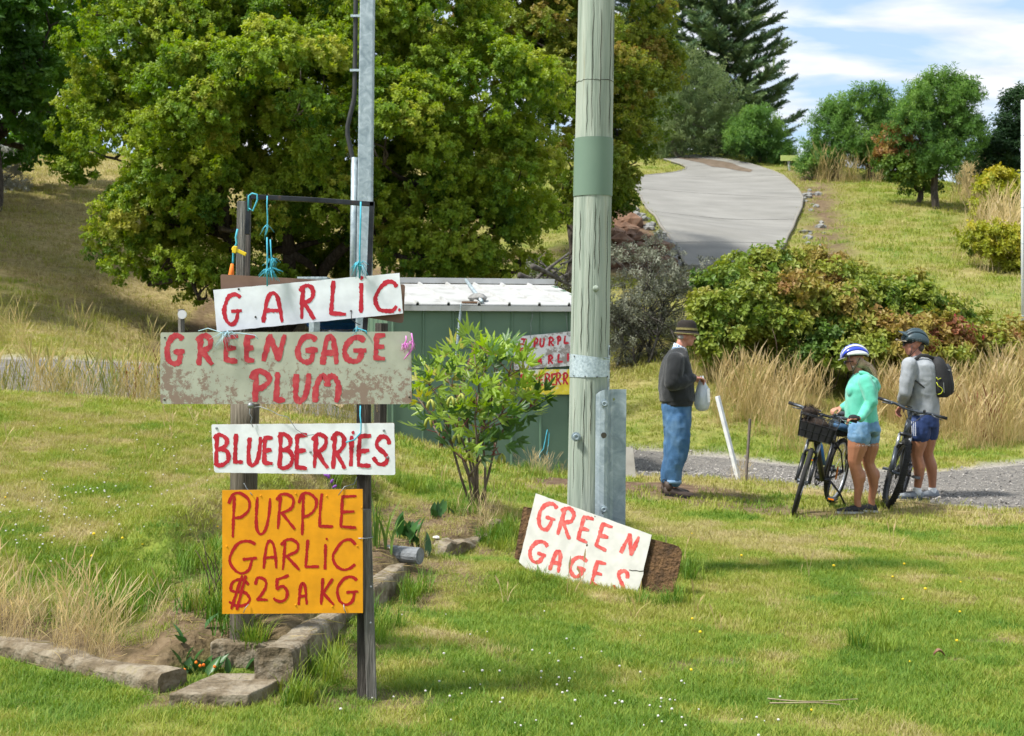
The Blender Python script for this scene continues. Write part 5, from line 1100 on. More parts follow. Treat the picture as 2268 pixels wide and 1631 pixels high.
# --- lichen-grey bare shrub and fallen boughs beside the pole
def bare_shrub():
    twm = mat('grey_twig', [(.03, .026, .022), (.09, .08, .07), (.17, .16, .14)], scale=9, rough=1); b = G(1395, 810, 16, 30); Y0 = b.y
    root = empty('bare_shrub', b, 'tangled leafless grey shrub just right of the timber pole', 'shrub'); m = MB(); tips = []
    rr = random.Random(5)
    def grow(p, d, l, r, lev):
        q = p + d * l; mid = p.lerp(q, .5) + Vector((rr.gauss(0, .08), rr.gauss(0, .08), rr.gauss(.02, .06))) * l; m.tube([p, mid, q], [r, r * .85, r * .65], k=5 if lev < 2 else 4)
        if lev < 5:
            for _ in range(rr.choice((2, 3, 3))):
                nd = (d + Vector((rr.gauss(0, .55), rr.gauss(0, .5), rr.gauss(-.04, .45)))).normalized(); grow(q if rr.random() < .6 else mid, nd, l * rr.uniform(.55, .85), r * .62, lev + 1)
        else: tips.append((q, d))
    for i in range(7): grow(b + Vector((rr.uniform(-.3, .3), rr.uniform(-.3, .3), -.1)), Vector((rr.uniform(-.55, .5), rr.uniform(-.5, .3), rr.uniform(.5, 1.2))).normalized(), rr.uniform(.55, .95), .03, 0)
    for x in (1430, 1440, 1420, 1450): grow(P(x, 640 + rr.uniform(-60, 60), Y0), Vector((rr.uniform(0, .5), 0, rr.uniform(.0, .9))).normalized(), .4, .015, 2)
    for i in range(6): grow(P(1400 + rr.uniform(-30, 40), 700, Y0), Vector((rr.uniform(-.3, .6), rr.uniform(-.4, .4), -rr.uniform(.2, .7))).normalized(), .5, .016, 2)
    m.build('twigs', twm, root, smooth=True)['kind'] = 'stuff'
    pts = np.array([t[0] for t in tips]); k = RNG.random(len(pts)) < .8; pts = np.repeat(pts[k], 2, 0) + RNG.normal(0, .06, (2 * k.sum(), 3)); p_li = [sprig('lichen_sprig', 12, .05, .02, .1, mat('lichen_leaf', [(.10, .11, .07), (.2, .21, .14), (.28, .29, .22)], tint=True), 70 + i) for i in range(2)]
    scatter('lichen', pts, RNG.uniform(-1, 1, (len(pts), 3)), RNG.uniform(.7, 1.4, len(pts)), RNG.random(len(pts)), p_li, root)
    m = MB()
    for i, (x0, y0, x1, y1) in enumerate(((1165, 640, 1275, 600), (1180, 590, 1290, 640), (1190, 655, 1260, 560), (1150, 610, 1250, 640))):
        limb(m, P(x0, y0, 21.5), P(x1, y1, 22.5), .05, .012, .08, seed=i + 3, k=6)
        for k in range(4): a = P(x0, y0, 21.5).lerp(P(x1, y1, 22.5), rr.uniform(.3, .9)); limb(m, a, a + Vector((rr.uniform(-.5, .6), rr.uniform(-.3, .3), rr.uniform(-.2, .6))), .018, .005, .12, n=4, k=5, seed=i * 8 + k)
    limb(m, P(1200, 640, 22), P(1210, 720, 22) - Vector((0, 0, .8)), .06, .05, .03, seed=2)
    tag(m.build('fallen_branch', twm, smooth=True, org=P(1210, 720, 22)), 'bare dark boughs showing above the white shed roof', 'branch')
bare_shrub()

# --- Norfolk-type conifers
neem = leafmat('conifer_needle', [(.05, .10, .05), (.10, .175, .075), (.16, .235, .09), (.22, .28, .11)], trans=.2)
def frond(seed):
    rr = random.Random(seed); v = []; f = []
    for i in range(46):
        z = .55 * i / 46; a = rr.random() * 6.28; d = Vector((math.cos(a), math.sin(a), .75)).normalized(); s_ = d.orthogonal().normalized() * .022; l = .17 * (1 - .5 * (i / 46)); b = Vector((0, 0, z)); k = len(v)
        v += [b - s_, b + s_, b + d * l]; f.append((k, k + 1, k + 2))
    return proto('needle_frond', v, f, neem)
p_con = [frond(i) for i in range(3)]
def conifer(px, base_y, Y, top_y, reach, label, seed):
    b = P(px, base_y, Y); b.z = H(b.x, b.y); top = P(px + 4, top_y, Y); rr = random.Random(seed); root = empty('conifer', b, label, 'tree', 'dark conifers on the crest')
    m = MB(); m.tube([b - Vector((0, 0, .4)), b.lerp(top, .4), top], [.3, .2, .04], k=10); hgt = top.z - b.z; z = 1.2; pts = []; dr = []
    while z < hgt - .6:
        f_ = z / hgt; Lb = reach * (1 - f_) ** .75 * (.75 + .35 * min(1, z / 3)); nb = 6; a0 = rr.random() * 6
        for i in range(nb):
            a = a0 + 2 * pi * i / nb + rr.uniform(-.2, .2); l = Lb * rr.uniform(.8, 1.1); o = b.lerp(top, f_); pp = []
            for k in range(9):
                t = k / 8; pp.append(o + Vector((math.cos(a), math.sin(a), 0)) * l * t + Vector((0, 0, l * (.04 * t + .26 * t * t) + .03 * rr.uniform(-1, 1))))
            m.tube(pp, [.05 * (1 - .8 * k / 8) for k in range(9)], k=5)
            side = Vector((-math.sin(a), math.cos(a), 0)); nn = int(l / .125)
            for k in range(nn):
                t = .18 + .82 * k / nn; j = min(7, int(t * 8)); q_ = pp[j].lerp(pp[j + 1], t * 8 - j)
                for sg in (-1, 1):
                    d = (side * sg * rr.uniform(.5, 1.1) + Vector((math.cos(a), math.sin(a), 0)) * rr.uniform(.4, 1) + Vector((0, 0, rr.uniform(.2, .8)))).normalized(); pts.append(q_); dr.append(d)
        z += rr.uniform(.62, .85) * (1 - .3 * f_)
    m.build('trunk', bark, root, smooth=True); pts = np.array(pts); dr = np.array(dr); n = len(pts)
    scatter('crown', pts, dir_euler(dr, RNG.uniform(-1, 1, n)), RNG.uniform(1.0, 1.8, n), np.clip(RNG.normal(.5, .2, n), 0, 1), p_con, root)
conifer(1603, 362, 74, -420, 3.9, 'tall dark layered conifer on the crest behind the driveway', 3)
conifer(1425, 362, 80, -260, 3.6, 'second dark conifer partly hidden by the timber pole and reddening tree', 9)

# ================================================================== PEONY-LIKE BUSH IN THE BED
def peony():
    Y0 = 11.5; b = P(1060, 1130, Y0); b.z = H(b.x, b.y); root = empty('leafy_bush', b, 'bright green cut-leaved bush with many stems in the bed before the shed', 'bush')
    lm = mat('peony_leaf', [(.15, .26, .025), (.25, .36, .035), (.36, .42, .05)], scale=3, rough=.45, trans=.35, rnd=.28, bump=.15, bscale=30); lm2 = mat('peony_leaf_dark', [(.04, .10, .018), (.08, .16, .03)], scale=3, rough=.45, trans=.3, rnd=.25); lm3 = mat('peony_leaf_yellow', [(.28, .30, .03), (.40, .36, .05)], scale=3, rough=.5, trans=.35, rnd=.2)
    st = mat('peony_stem', [(.09, .07, .05), (.19, .15, .11)], scale=14, rough=.9, stretch=(2, 2, .5)); pet = mat('peony_petiole', [(.16, .025, .03), (.24, .06, .05)], scale=8)
    rr = random.Random(21)
    def leafmesh(seed, mt):
        r2 = random.Random(seed); v = []; f = []
        def lobe(a, l, w_, o):   # pointed lobe with two side teeth, folded along its midrib
            d = Vector((math.sin(a), 0, math.cos(a))); s_ = Vector((math.cos(a), 0, -math.sin(a))); bend = Vector((0, -1, 0)); k = len(v)
            pr = [(0, .12), (.3, .55), (.48, 1), (.56, .6), (.75, .55), (1, 0)]
            for t, w2 in pr: v.append(o + d * l * t + s_ * w_ * w2 + bend * (.06 * l * t * t - .25 * w_ * w2))
            for t, w2 in pr: v.append(o + d * l * t + bend * (.06 * l * t * t))
            for t, w2 in pr: v.append(o + d * l * t - s_ * w_ * w2 + bend * (.06 * l * t * t - .25 * w_ * w2))
            for i in range(5): f.extend([(k + i, k + i + 1, k + 7 + i, k + 6 + i), (k + 6 + i, k + 7 + i, k + 13 + i, k + 12 + i)])
        for a in (-1.15, 0, 1.15):
            o = Vector((math.sin(a) * .035, 0, .02 + math.cos(a) * .045))
            for da in (-.5, 0, .5): lobe(a + da + r2.uniform(-.08, .08), (.115 if da == 0 else .085) * r2.uniform(.85, 1.15) * (1.15 if a == 0 else .9), .014, o)
        me = bpy.data.meshes.new('leaf'); me.from_pydata([tuple(q_) for q_ in v], [], f); me.materials.append(mt); me.update(); return me
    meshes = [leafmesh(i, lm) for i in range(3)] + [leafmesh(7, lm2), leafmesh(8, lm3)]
    tips = [(920, 830, -.1), (945, 800, .1), (985, 780, -.15), (1010, 770, .1), (1050, 740, -.1), (1085, 730, .05), (1110, 750, .15), (1135, 775, -.1), (1170, 815, .1), (1190, 850, 0), (1000, 880, -.25), (1120, 860, -.25), (1060, 830, -.3), (1150, 880, .2), (960, 900, .15), (1080, 900, -.3), (1020, 960, -.25), (1110, 960, -.2)]
    nl = 0
    for i, (x, y, dy) in enumerate(tips):
        e_ = P(x, y + 45, Y0 + dy); a = b + Vector((rr.uniform(-.07, .07), rr.uniform(-.06, .06), -.05)) if i % 2 == 0 else pts[2]; mid = a.lerp(e_, .55) + Vector(((e_.x - a.x) * -.18, 0, .03)); m = MB()
        pts = [a, a.lerp(mid, .5) + Vector((rr.gauss(0, .012), rr.gauss(0, .012), 0)), mid, mid.lerp(e_, .55) + Vector((rr.gauss(0, .015), 0, 0)), e_]; m.tube(pts, [.012, .0105, .009, .007, .005], k=7); m.build('stem', st, root, smooth=True)
        for k in range(7):
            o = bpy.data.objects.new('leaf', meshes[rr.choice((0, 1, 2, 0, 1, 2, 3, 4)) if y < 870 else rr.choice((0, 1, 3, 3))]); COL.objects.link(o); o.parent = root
            an = k * 2.4 + rr.uniform(-.3, .3); d = Vector((math.cos(an) * .8, math.sin(an) * .6 - .1, rr.uniform(.15, 1.1))).normalized(); p = pts[3].lerp(e_, .2 + .8 * k / 8) + d * rr.uniform(.05, .16)
            m = None; o.location = p - b; s_ = rr.uniform(1.0, 1.5)
            # leaf axis (+Z) along d, face (-Y) mostly to the sky/outside
            zq = d; yq = -(Vector((math.cos(an) * .3, math.sin(an) * .3 - .55, .75)) + Vector((rr.gauss(0, .3), rr.gauss(0, .3), 0))); yq = (yq - zq * yq.dot(zq)).normalized(); xq = yq.cross(zq); o.matrix_local = Matrix.Translation(p - b) @ Matrix((xq, yq, zq)).transposed().to_4x4() @ Matrix.Scale(s_, 4)
            if k % 2 == 0:
                m = MB(); m.tube([pts[3].lerp(e_, .2 + .8 * k / 8), p], [.004, .0025], k=5); m.build('petiole', pet, root)
    pod = mat('seed_pod', [(.22, .28, .03), (.34, .36, .06), (.40, .26, .08)], scale=6, rough=.5)
    for (x, y) in ((1000, 878), (1022, 872), (950, 925), (955, 885), (1012, 960), (1060, 905), (1175, 850), (1050, 880), (1040, 1000), (1112, 1005)):
        p = P(x, y, Y0 - .2 + rr.uniform(-.1, .1)); m = MB()
        for a in (-.7, .5): m.tube([p, p + Vector((math.sin(a) * .03, -.01, -.025)), p + Vector((math.sin(a) * .045, -.01, -.06)), p + Vector((math.sin(a) * .035, 0, -.085))], [.006, .014, .013, .003], k=7)
        m.build('seed_pod', pod, root, smooth=True)
peony()
def blades(root, name, pts, mt, hgt, wid, n, spread, lean=.5, seed=0):
    """sword leaves / broad leaves, one object each"""
    rr = random.Random(seed)
    for i in range(n):
        b = Vector(pts) + Vector((rr.gauss(0, spread), rr.gauss(0, spread), 0)); b.z = H(b.x, b.y) - .01; a = rr.random() * 6.28; d = Vector((math.cos(a), math.sin(a), 0)); h = hgt * rr.uniform(.6, 1.1); l = lean * rr.uniform(.3, 1) * h; s_ = Vector((-math.sin(a + .6), math.cos(a + .6), 0)); v = []; f = []
        for k in range(7):
            t = k / 6; c = b + Vector((0, 0, h * t * (1 - .12 * t))) + d * l * t * t; w_ = wid * (.55 + 1.0 * t - 1.53 * t * t) if name == 'sword_leaf' else wid * math.sin(pi * min(1, .05 + t * .95)) ** .8 * (0.35 if t < .3 else 1); w_ = max(w_, .001); v += [c - s_ * w_, c + Vector((0, 0, -.3 * w_)) + d * .3 * w_, c + s_ * w_]
        for k in range(6): f += [(3 * k, 3 * k + 1, 3 * k + 4, 3 * k + 3), (3 * k + 1, 3 * k + 2, 3 * k + 5, 3 * k + 4)]
        mesh_obj(name, v, f, mt, root, smooth=True)
irism = mat('sword_green', [(.06, .13, .02), (.13, .22, .04), (.22, .26, .06)], scale=5, rough=.5, trans=.25, rnd=.2); arum = mat('arum_green', [(.025, .085, .02), (.06, .15, .035)], scale=6, rough=.4, trans=.2, rnd=.2)
g = G(838, 1212, 6, 13); r_ = empty('sword_leaf_plant', g, 'upright sword-leaved plant beside the dark post', 'plant'); blades(r_, 'sword_leaf', g, irism, .38, .014, 15, .045, .45, 3)
g = G(910, 1197, 6, 13); r_ = empty('broadleaf_plant', g, 'low glossy broad-leaved plant in the bed', 'plant'); blades(r_, 'broad_leaf', g, arum, .2, .035, 16, .06, .6, 5)
g = G(975, 1148, 6, 13); r_ = empty('broadleaf_plant', g, 'small broad-leaved plant beside the bush stems', 'plant'); blades(r_, 'broad_leaf', g, arum, .14, .025, 9, .05, .6, 8)
g = G(420, 1508, 5, 9); r_ = empty('nasturtium_plant', g, 'leafy weed with orange flowers at the wall gap', 'plant'); blades(r_, 'broad_leaf', g + Vector((.04, .1, 0)), arum, .1, .022, 22, .07, .9, 11)
for i in range(5):
    m = MB(); p = g + Vector((random.uniform(-.06, .12), random.uniform(-.05, .05), random.uniform(.05, .09))); m.ell(p, (.008, .006, .008), k=7, h=4); m.build('flower', orangetw, r_)
p0 = P(742, 1200, 8.6); p0.z = H(p0.x, p0.y); r_ = empty('purple_flower_stalk', p0, 'thin stalk of small purple flowers behind the orange board', 'flower'); m = MB(); pts = [p0, P(742, 1120, 8.6), P(738, 1080, 8.6), P(727, 1052, 8.6)]; m.tube(pts, .003, k=5); m.build('stalk', irism, r_)
for i, (x, y) in enumerate(((728, 1055), (735, 1066), (741, 1078), (744, 1088), (722, 1053))):
    m = MB(); m.ell(P(x, y, 8.58), (.009, .008, .016), Matrix.Rotation(.5 * i, 3, 'Y'), k=7, h=5); m.build('flower', mat('purple_petal', [(.16, .04, .28), (.25, .08, .4)], scale=20), r_)
for i, (x, y, h_) in enumerate(((478, 1330, .34), (490, 1320, .28), (502, 1340, .3))):
    pass
g = G(485, 1340, 6, 12); r_ = empty('dead_stalks', g, 'thin dead brown stalks beside the orange board', 'plant')
for i in range(6):
    m = MB(); a = g + Vector((random.uniform(-.06, .06), random.uniform(-.05, .05), -.02)); limb(m, a, a + Vector((random.uniform(-.09, .05), 0, random.uniform(.2, .36))), .004, .002, .06, n=5, k=5, seed=i); m.build('stalk', mat('dead_stalk', [(.05, .03, .025), (.12, .07, .05)], scale=20), r_)

# ================================================================== GRASSES
grassm = leafmat('lawn_blade', [(.07, .165, .018), (.155, .255, .032), (.265, .31, .045), (.35, .33, .09), (.42, .36, .18)], trans=.3, rough=.6, spec=.25)
straw = leafmat('straw_blade', [(.17, .21, .05), (.36, .30, .11), (.52, .40, .20), (.60, .48, .28)], trans=.4, rough=.7, spec=.2)
rustst = leafmat('rusty_dock', [(.10, .03, .015), (.2, .06, .03), (.25, .09, .04)], trans=.1)
def tuft(name, n, rad, h, w_, mt, seed, lean=.5):
    rr = random.Random(seed); v = []; f = []
    for i in range(n):
        a = rr.random() * 6.28; q_ = rad * math.sqrt(rr.random()); b = Vector((q_ * math.cos(a), q_ * math.sin(a), -.01)); a2 = rr.random() * 6.28; l = h * rr.uniform(.5, 1.15); d = Vector((math.cos(a2), math.sin(a2), 0)) * l * lean * rr.uniform(.2, 1.3); s_ = Vector((-math.sin(a2), math.cos(a2), 0)) * w_ * rr.uniform(.7, 1.3); k = len(v)
        v += [b - s_, b + s_, b + d * .45 + Vector((0, 0, l * .6)) + s_ * .7, b + d * .45 + Vector((0, 0, l * .6)) - s_ * .7, b + d + Vector((0, 0, l * .95))]; f += [(k, k + 1, k + 2, k + 3), (k + 3, k + 2, k + 4)]
    return proto(name, v, f, mt)
def tallgrass(name, n, rad, h, mt, seed, head=True, lean=.3, ws=1.0):
    rr = random.Random(seed); v = []; f = []
    for i in range(n):
        a = rr.random() * 6.28; q_ = rad * math.sqrt(rr.random()); b = Vector((q_ * math.cos(a), q_ * math.sin(a), -.03)); a2 = rr.random() * 6.28; l = h * rr.uniform(.55, 1.1); dd = Vector((math.cos(a2), math.sin(a2), 0)) * lean * rr.uniform(.2, 1.2) * l; sd = Vector((-math.sin(a2 + .8), math.cos(a2 + .8), 0)); seg = 6; k = len(v); ist = i % 3 != 0
        for j in range(seg + 1):
            t = j / seg; c = b + dd * t * t + Vector((0, 0, l * (t - .10 * t * t)))
            if ist: w_ = .0022 if t < .76 or not head else (.009 if j < seg else .002)
            else: c = b + dd * 1.5 * t * t + Vector((0, 0, l * .62 * (t - .25 * t * t))); w_ = .0045 * (1 - t) + .0006
            w_ *= ws; v += [c - sd * w_, c + sd * w_]
        for j in range(seg): f.append((k + 2 * j, k + 2 * j + 1, k + 2 * j + 3, k + 2 * j + 2))
    return proto(name, v, f, mt)
p_lawn = [tuft('lawn_tuft', 44, .075, .036, .0015, grassm, i, 1.0) for i in range(5)]
p_lawn2 = [tuft('far_tuft', 26, .2, .085, .006, grassm, i + 20, .8) for i in range(4)]
p_long = [tuft('long_tuft', 30, .06, .16, .003, grassm, i + 40, .8) for i in range(4)]
p_dry = [tallgrass('dry_clump', 20, .16, .95, straw, i, True) for i in range(5)]
p_dry_s = [tallgrass('dry_clump_small', 16, .07, .42, straw, i + 9, True, .45, .38) for i in range(4)]
p_seed = [tallgrass('seed_stalk', 5, .06, .3, straw, i + 30, True, .3) for i in range(3)]
def frustum_pts(n, y0, y1, margin=1.28, x_lo=None, x_hi=None):
    u = RNG.random(n); Y = np.sqrt(y0 * y0 + u * (y1 * y1 - y0 * y0)); X = RNG.uniform(-1, 1, n) * .36 * margin * Y
    return X, Y
HD_X0 = np.array([(p[0]) for p in DR_L]); 
drv = np.array([(G(x, y, 25, 75).x, G(x, y, 25, 75).y) for x, y in DR_L + DR_R[::-1]])
def grass_scatter(name, n, y0, y1, protos, label, size, keepf, tint_add=0.0, hscale=1.0):
    X, Y = frustum_pts(n, y0, y1); d_, r_, g_ = zones(X, Y); k = RNG.random(n) < keepf(X, Y, d_, r_, g_); k &= ~inside(X, Y, drv); X, Y, d_, r_ = X[k], Y[k], d_[k], r_[k]; Z = hz(X, Y); m = len(X)
    rot = np.zeros((m, 3)); rot[:, 2] = RNG.uniform(0, 6.28, m); rot[:, :2] = RNG.normal(0, .12, (m, 2))
    t = np.clip(.26 + .62 * r_ + .3 * (fbm(X, Y, 2.3, 51) - .5) + RNG.normal(0, .11, m) + tint_add, 0, 1)
    o = scatter(name, np.stack([X, Y, Z], -1), rot, size[0] + (size[1] - size[0]) * RNG.random(m) * (.6 + .8 * fbm(X, Y, 1.6, 61)), t, protos); tag(o, label, 'grass', kind='stuff'); return o
def on_lawn(X, Y, d, r, g):
    w_, _ = wall_dist(X, Y); onwall = (w_ > -.01) & (w_ < .25) & (X < -.55) & (Y < 9.3); k = (1 - .93 * d) * (1 - g) * (1 - .35 * r); k[onwall] *= .04
    shed_in = (np.abs((X - A.x) * SHU.x + (Y - A.y) * SHU.y - SHW / 2) < SHW / 2) & (-((X - A.x) * SHN.x + (Y - A.y) * SHN.y) > 0) & (-((X - A.x) * SHN.x + (Y - A.y) * SHN.y) < SH_D); k[shed_in] = 0
    return k
grass_scatter('lawn_grass', 62000, 4.9, 13.5, p_lawn, 'short mown lawn grass in the foreground', (.7, 1.35), on_lawn)
grass_scatter('verge_grass', 22000, 13, 25, p_lawn2, 'rougher short grass around the road and mound', (.45, .8), on_lawn)
grass_scatter('hill_grass', 30000, 24, 66, p_lawn2, 'short dry grass over the far hillsides', (.8, 1.5), lambda X, Y, d, r, g: (1 - d) * (1 - g), .0)
# longer green tufts at the wall foot, posts and sign edges
P_, S_ = [], []
for (x, y, rx, ry, n) in [(715, 1480, 40, 45, 16), (840, 1400, 25, 30, 12), (905, 1320, 25, 25, 13), (1120, 1190, 40, 20, 30), (660, 1560, 50, 12, 12), (500, 1340, 60, 60, 30), (320, 1300, 60, 40, 22), (250, 1350, 40, 30, 18), (900, 1080, 60, 14, 40), (1230, 1290, 60, 6, 6), (1460, 1338, 50, 6, 8), (1190, 1050, 60, 8, 18), (450, 1250, 60, 30, 22), (1020, 1130, 40, 18, 10), (560, 1440, 20, 8, 10), (1950, 1420, 60, 30, 14), (1560, 1290, 50, 30, 8), (800, 1060, 70, 20, 20)]:
    for _ in range(n):
        g = G(x + random.gauss(0, rx * .6), y + random.gauss(0, ry * .6), 5, 19); P_.append(g); S_.append(random.uniform(.5, 1.15))
n = len(P_); rot = np.zeros((n, 3)); rot[:, 2] = RNG.uniform(0, 6.28, n); tag(scatter('grass_tufts', np.array(P_), rot, S_, np.clip(RNG.normal(.25, .16, n), 0, 1), p_long), 'longer green grass tufts along the wall and signs', 'grass', kind='stuff')
# tall dry grass: bank behind the cyclists, gully left of the signs, clumps on the wall
def tall(name, label, pts, protos, size, tint, spread=.12):
    pts = np.array(pts); n = len(pts); pts = pts[:, :2] + RNG.normal(0, spread, (n, 2)); Z = hz(pts[:, 0], pts[:, 1]); rot = np.zeros((n, 3)); rot[:, 2] = RNG.uniform(0, 6.28, n); rot[:, :2] = RNG.normal(0, .1, (n, 2))
    tag(scatter(name, np.c_[pts, Z], rot, RNG.uniform(*size, n), np.clip(RNG.normal(tint, .2, n), 0, 1), protos), label, 'grass', kind='stuff')
pp = []
for _ in range(1250):
    X = random.uniform(3.1, 11.5); ya = float(line_y(ROAD_A, X)) + .9; y = ya + random.random() ** .7 * 3.0
    if vnoise(X, y, 1.1, 91) > .34: pp.append((X, y))
pp = [q_ for q_ in pp if not (q_[0] < 4.1 and q_[1] < 21.3 and random.random() < .8)]
tall('bank_grass', 'tall straw-coloured grass on the bank behind the cyclists', pp, p_dry, (.5, 1.12), .58)
pp = []
for _ in range(330):
    X = random.uniform(-9, -2.6); y = random.uniform(14.9, 17.0) if random.random() < .9 else random.uniform(20.3, 21.8); pp.append((X, y))
pp += [(X, y) for X, y in zip(RNG.uniform(-2.8, -1.6, 40), RNG.uniform(16, 18.5, 40))]
tall('gully_grass', 'tall straw and green grass in the gully left of the signs', pp, p_dry, (.4, .95), .33)
pp = [tuple(G(random.gauss(130, 85), random.gauss(1395, 22), 6, 10).xy) for _ in range(26)] + [tuple(G(random.gauss(40, 60), random.gauss(1370, 25), 6, 10).xy) for _ in range(22)] + [tuple(G(random.gauss(200, 40), random.gauss(1440, 10), 6, 10).xy) for _ in range(18)]
tall('wall_grass', 'bleached dry grass clumps growing on the low wall', pp, p_dry_s, (.4, 1.2), .8, .03)
pp = [tuple(G(random.gauss(1090, 30), random.gauss(1170, 12), 6, 14).xy) for _ in range(16)] + [tuple(G(random.gauss(1640, 14), 1064, 10, 20).xy) for _ in range(10)] + [tuple(G(random.gauss(1200, 40), random.gauss(1052, 5), 10, 20).xy) for _ in range(16)]
tall('straw_tufts', 'thin bleached grass stalks by the wall stones, stakes and shed', pp, p_dry_s, (.4, .95), .85, .04)
pp = [tuple(G(random.uniform(380, 1000), random.gauss(925, 15), 9, 19).xy) for _ in range(70)] + [(random.uniform(-5, 5), random.uniform(7, 13)) for _ in range(60)]
tall('seed_stalks', 'fine seeding grass stalks along the mound crest', pp, p_seed, (.5, 1.0), .6)
pp = [tuple(P(random.gauss(375, 12), 880, 16.2).xy) for _ in range(9)] + [tuple(P(random.gauss(2200, 22), 960, 20.6).xy) for _ in range(14)] + [tuple(P(290, 880, 16).xy) for _ in range(3)]
p_dock = [tallgrass('dock_stalk', 9, .06, .75, rustst, i + 60, True, .3) for i in range(3)]
tall('dock_stalks', 'rust-red dock stalks standing in the tall grass', pp, p_dock, (.8, 1.25), .6, .05)
pp = [tuple(G(random.gauss(2165, 15), random.gauss(440, 15), 30, 70).xy) for _ in range(50)] + [tuple(G(random.uniform(2170, 2268), random.uniform(500, 600), 25, 70).xy) for _ in range(70)] + [tuple(G(random.uniform(1800, 1990), random.gauss(402, 4), 30, 80).xy) for _ in range(30)]
tall('slope_reeds', 'tall straw reeds among the yellow bushes on the slope', pp, p_dry, (1.0, 2.0), .65, .2)
# clover and dandelions
clm = mat('clover_white', [(.55, .52, .48), (.72, .70, .66)], scale=30); dam = mat('dandelion', [(.75, .5, .01), (.8, .6, .03)], scale=30)
def bloom(name, r, h, mt, seed):
    m = MB(); m.ell((0, 0, h), (r, r, r * .8), k=7, h=5); m.tube([(0, 0, 0), (0, 0, h)], .0012, k=3, m=1); return proto(name, m.v, m.f, [mt, irism], midx=m.m)
def flowers(name, label, pts, pr, size): 
    pts = np.array(pts); Z = hz(pts[:, 0], pts[:, 1]); n = len(pts); rot = RNG.normal(0, .2, (n, 3)); tag(scatter(name, np.c_[pts, Z], rot, RNG.uniform(*size, n), np.full(n, .5), [pr]), label, 'flowers', kind='stuff')
cl = []
for (x, y, rx, ry, n) in [(150, 1120, 120, 40, 60), (300, 1060, 160, 60, 40), (1250, 1560, 200, 50, 30), (1500, 1600, 150, 30, 22), (560, 1030, 100, 40, 20), (1150, 1450, 150, 80, 25), (100, 1180, 100, 40, 30), (400, 980, 200, 30, 16)]:
    cl += [tuple(G(x + random.gauss(0, rx), y + random.gauss(0, ry), 5, 16).xy) for _ in range(n)]
flowers('clover_flowers', 'scattered white clover flowers in the lawn', cl, bloom('clover_head', .0065, .045, clm, 1), (.6, 1.1))
da = [tuple(G(random.uniform(1500, 2268), random.uniform(1160, 1620), 5, 16).xy) for _ in range(15)] + [tuple(G(random.uniform(0, 900), random.uniform(960, 1300), 5, 16).xy) for _ in range(12)]
flowers('dandelions', 'scattered yellow dandelions in the lawn', da, bloom('dandelion_head', .010, .045, dam, 2), (.6, 1.1))
# straw litter on bed and wall tops
lit = []
for _ in range(4200):
    x, y = random.uniform(-3.4, .1), random.uniform(6.3, 12); d_, _h = wall_dist(np.array([x]), np.array([y]))
    if -.45 < d_[0] < 1.2 and random.random() < (1 if d_[0] > 0 else .5): lit.append((x, y))
lit = np.array(lit); Zl = hz(lit[:, 0], lit[:, 1]); wd, _h = wall_dist(lit[:, 0], lit[:, 1])
top = (wd > 0) & (wd < .2) & (lit[:, 0] > -1.0) & (lit[:, 1] < 9.2); Zl[top] = np.maximum(Zl[top], .19 - .04 * (lit[top, 1] - 6.46) / 2.7) + .003
n = len(lit); rot = RNG.uniform(-.25, .25, (n, 3)); rot[:, 1] += pi / 2; rot[:, 2] = RNG.uniform(0, 6.28, n)
straw_p = [proto('straw_bit', [(-.0015, 0, 0), (.0015, 0, 0), (.0018, .004, .035), (-.001, .004, .035), (.0, .0, .08)], [(0, 1, 2, 3), (3, 2, 4)], straw)]
tag(scatter('straw_litter', np.c_[lit, Zl + .006], rot, RNG.uniform(.6, 1.6, n), np.clip(RNG.normal(.5, .25, n), 0, 1), straw_p), 'loose straw litter over the bed and wall tops', 'straw', kind='stuff')
# gravel stones on the road
gx_ = RNG.uniform(1, 8, 6000); gy_ = line_y(ROAD_B, gx_) + (line_y(ROAD_A, gx_) - line_y(ROAD_B, gx_)) * RNG.beta(.9, 1.3, 6000); pr = proto('pebble', [(1, 0, 0), (-1, .2, 0), (0, 1, .1), (.1, -1, 0), (0, 0, .7), (0, 0, -.6)], [(0, 2, 4), (2, 1, 4), (1, 3, 4), (3, 0, 4), (2, 0, 5), (1, 2, 5), (3, 1, 5), (0, 3, 5)], mat('pebble', [(.14, .13, .12), (.28, .26, .24), (.42, .39, .35)], tint=True, rough=.95))
tag(scatter('road_gravel', np.c_[gx_, gy_, hz(gx_, gy_, False) + .03], RNG.uniform(-1, 1, (6000, 3)), RNG.gamma(2, .0035, 6000) + .003, RNG.random(6000), [pr]), 'loose stones on the gravel road', 'gravel', kind='stuff')
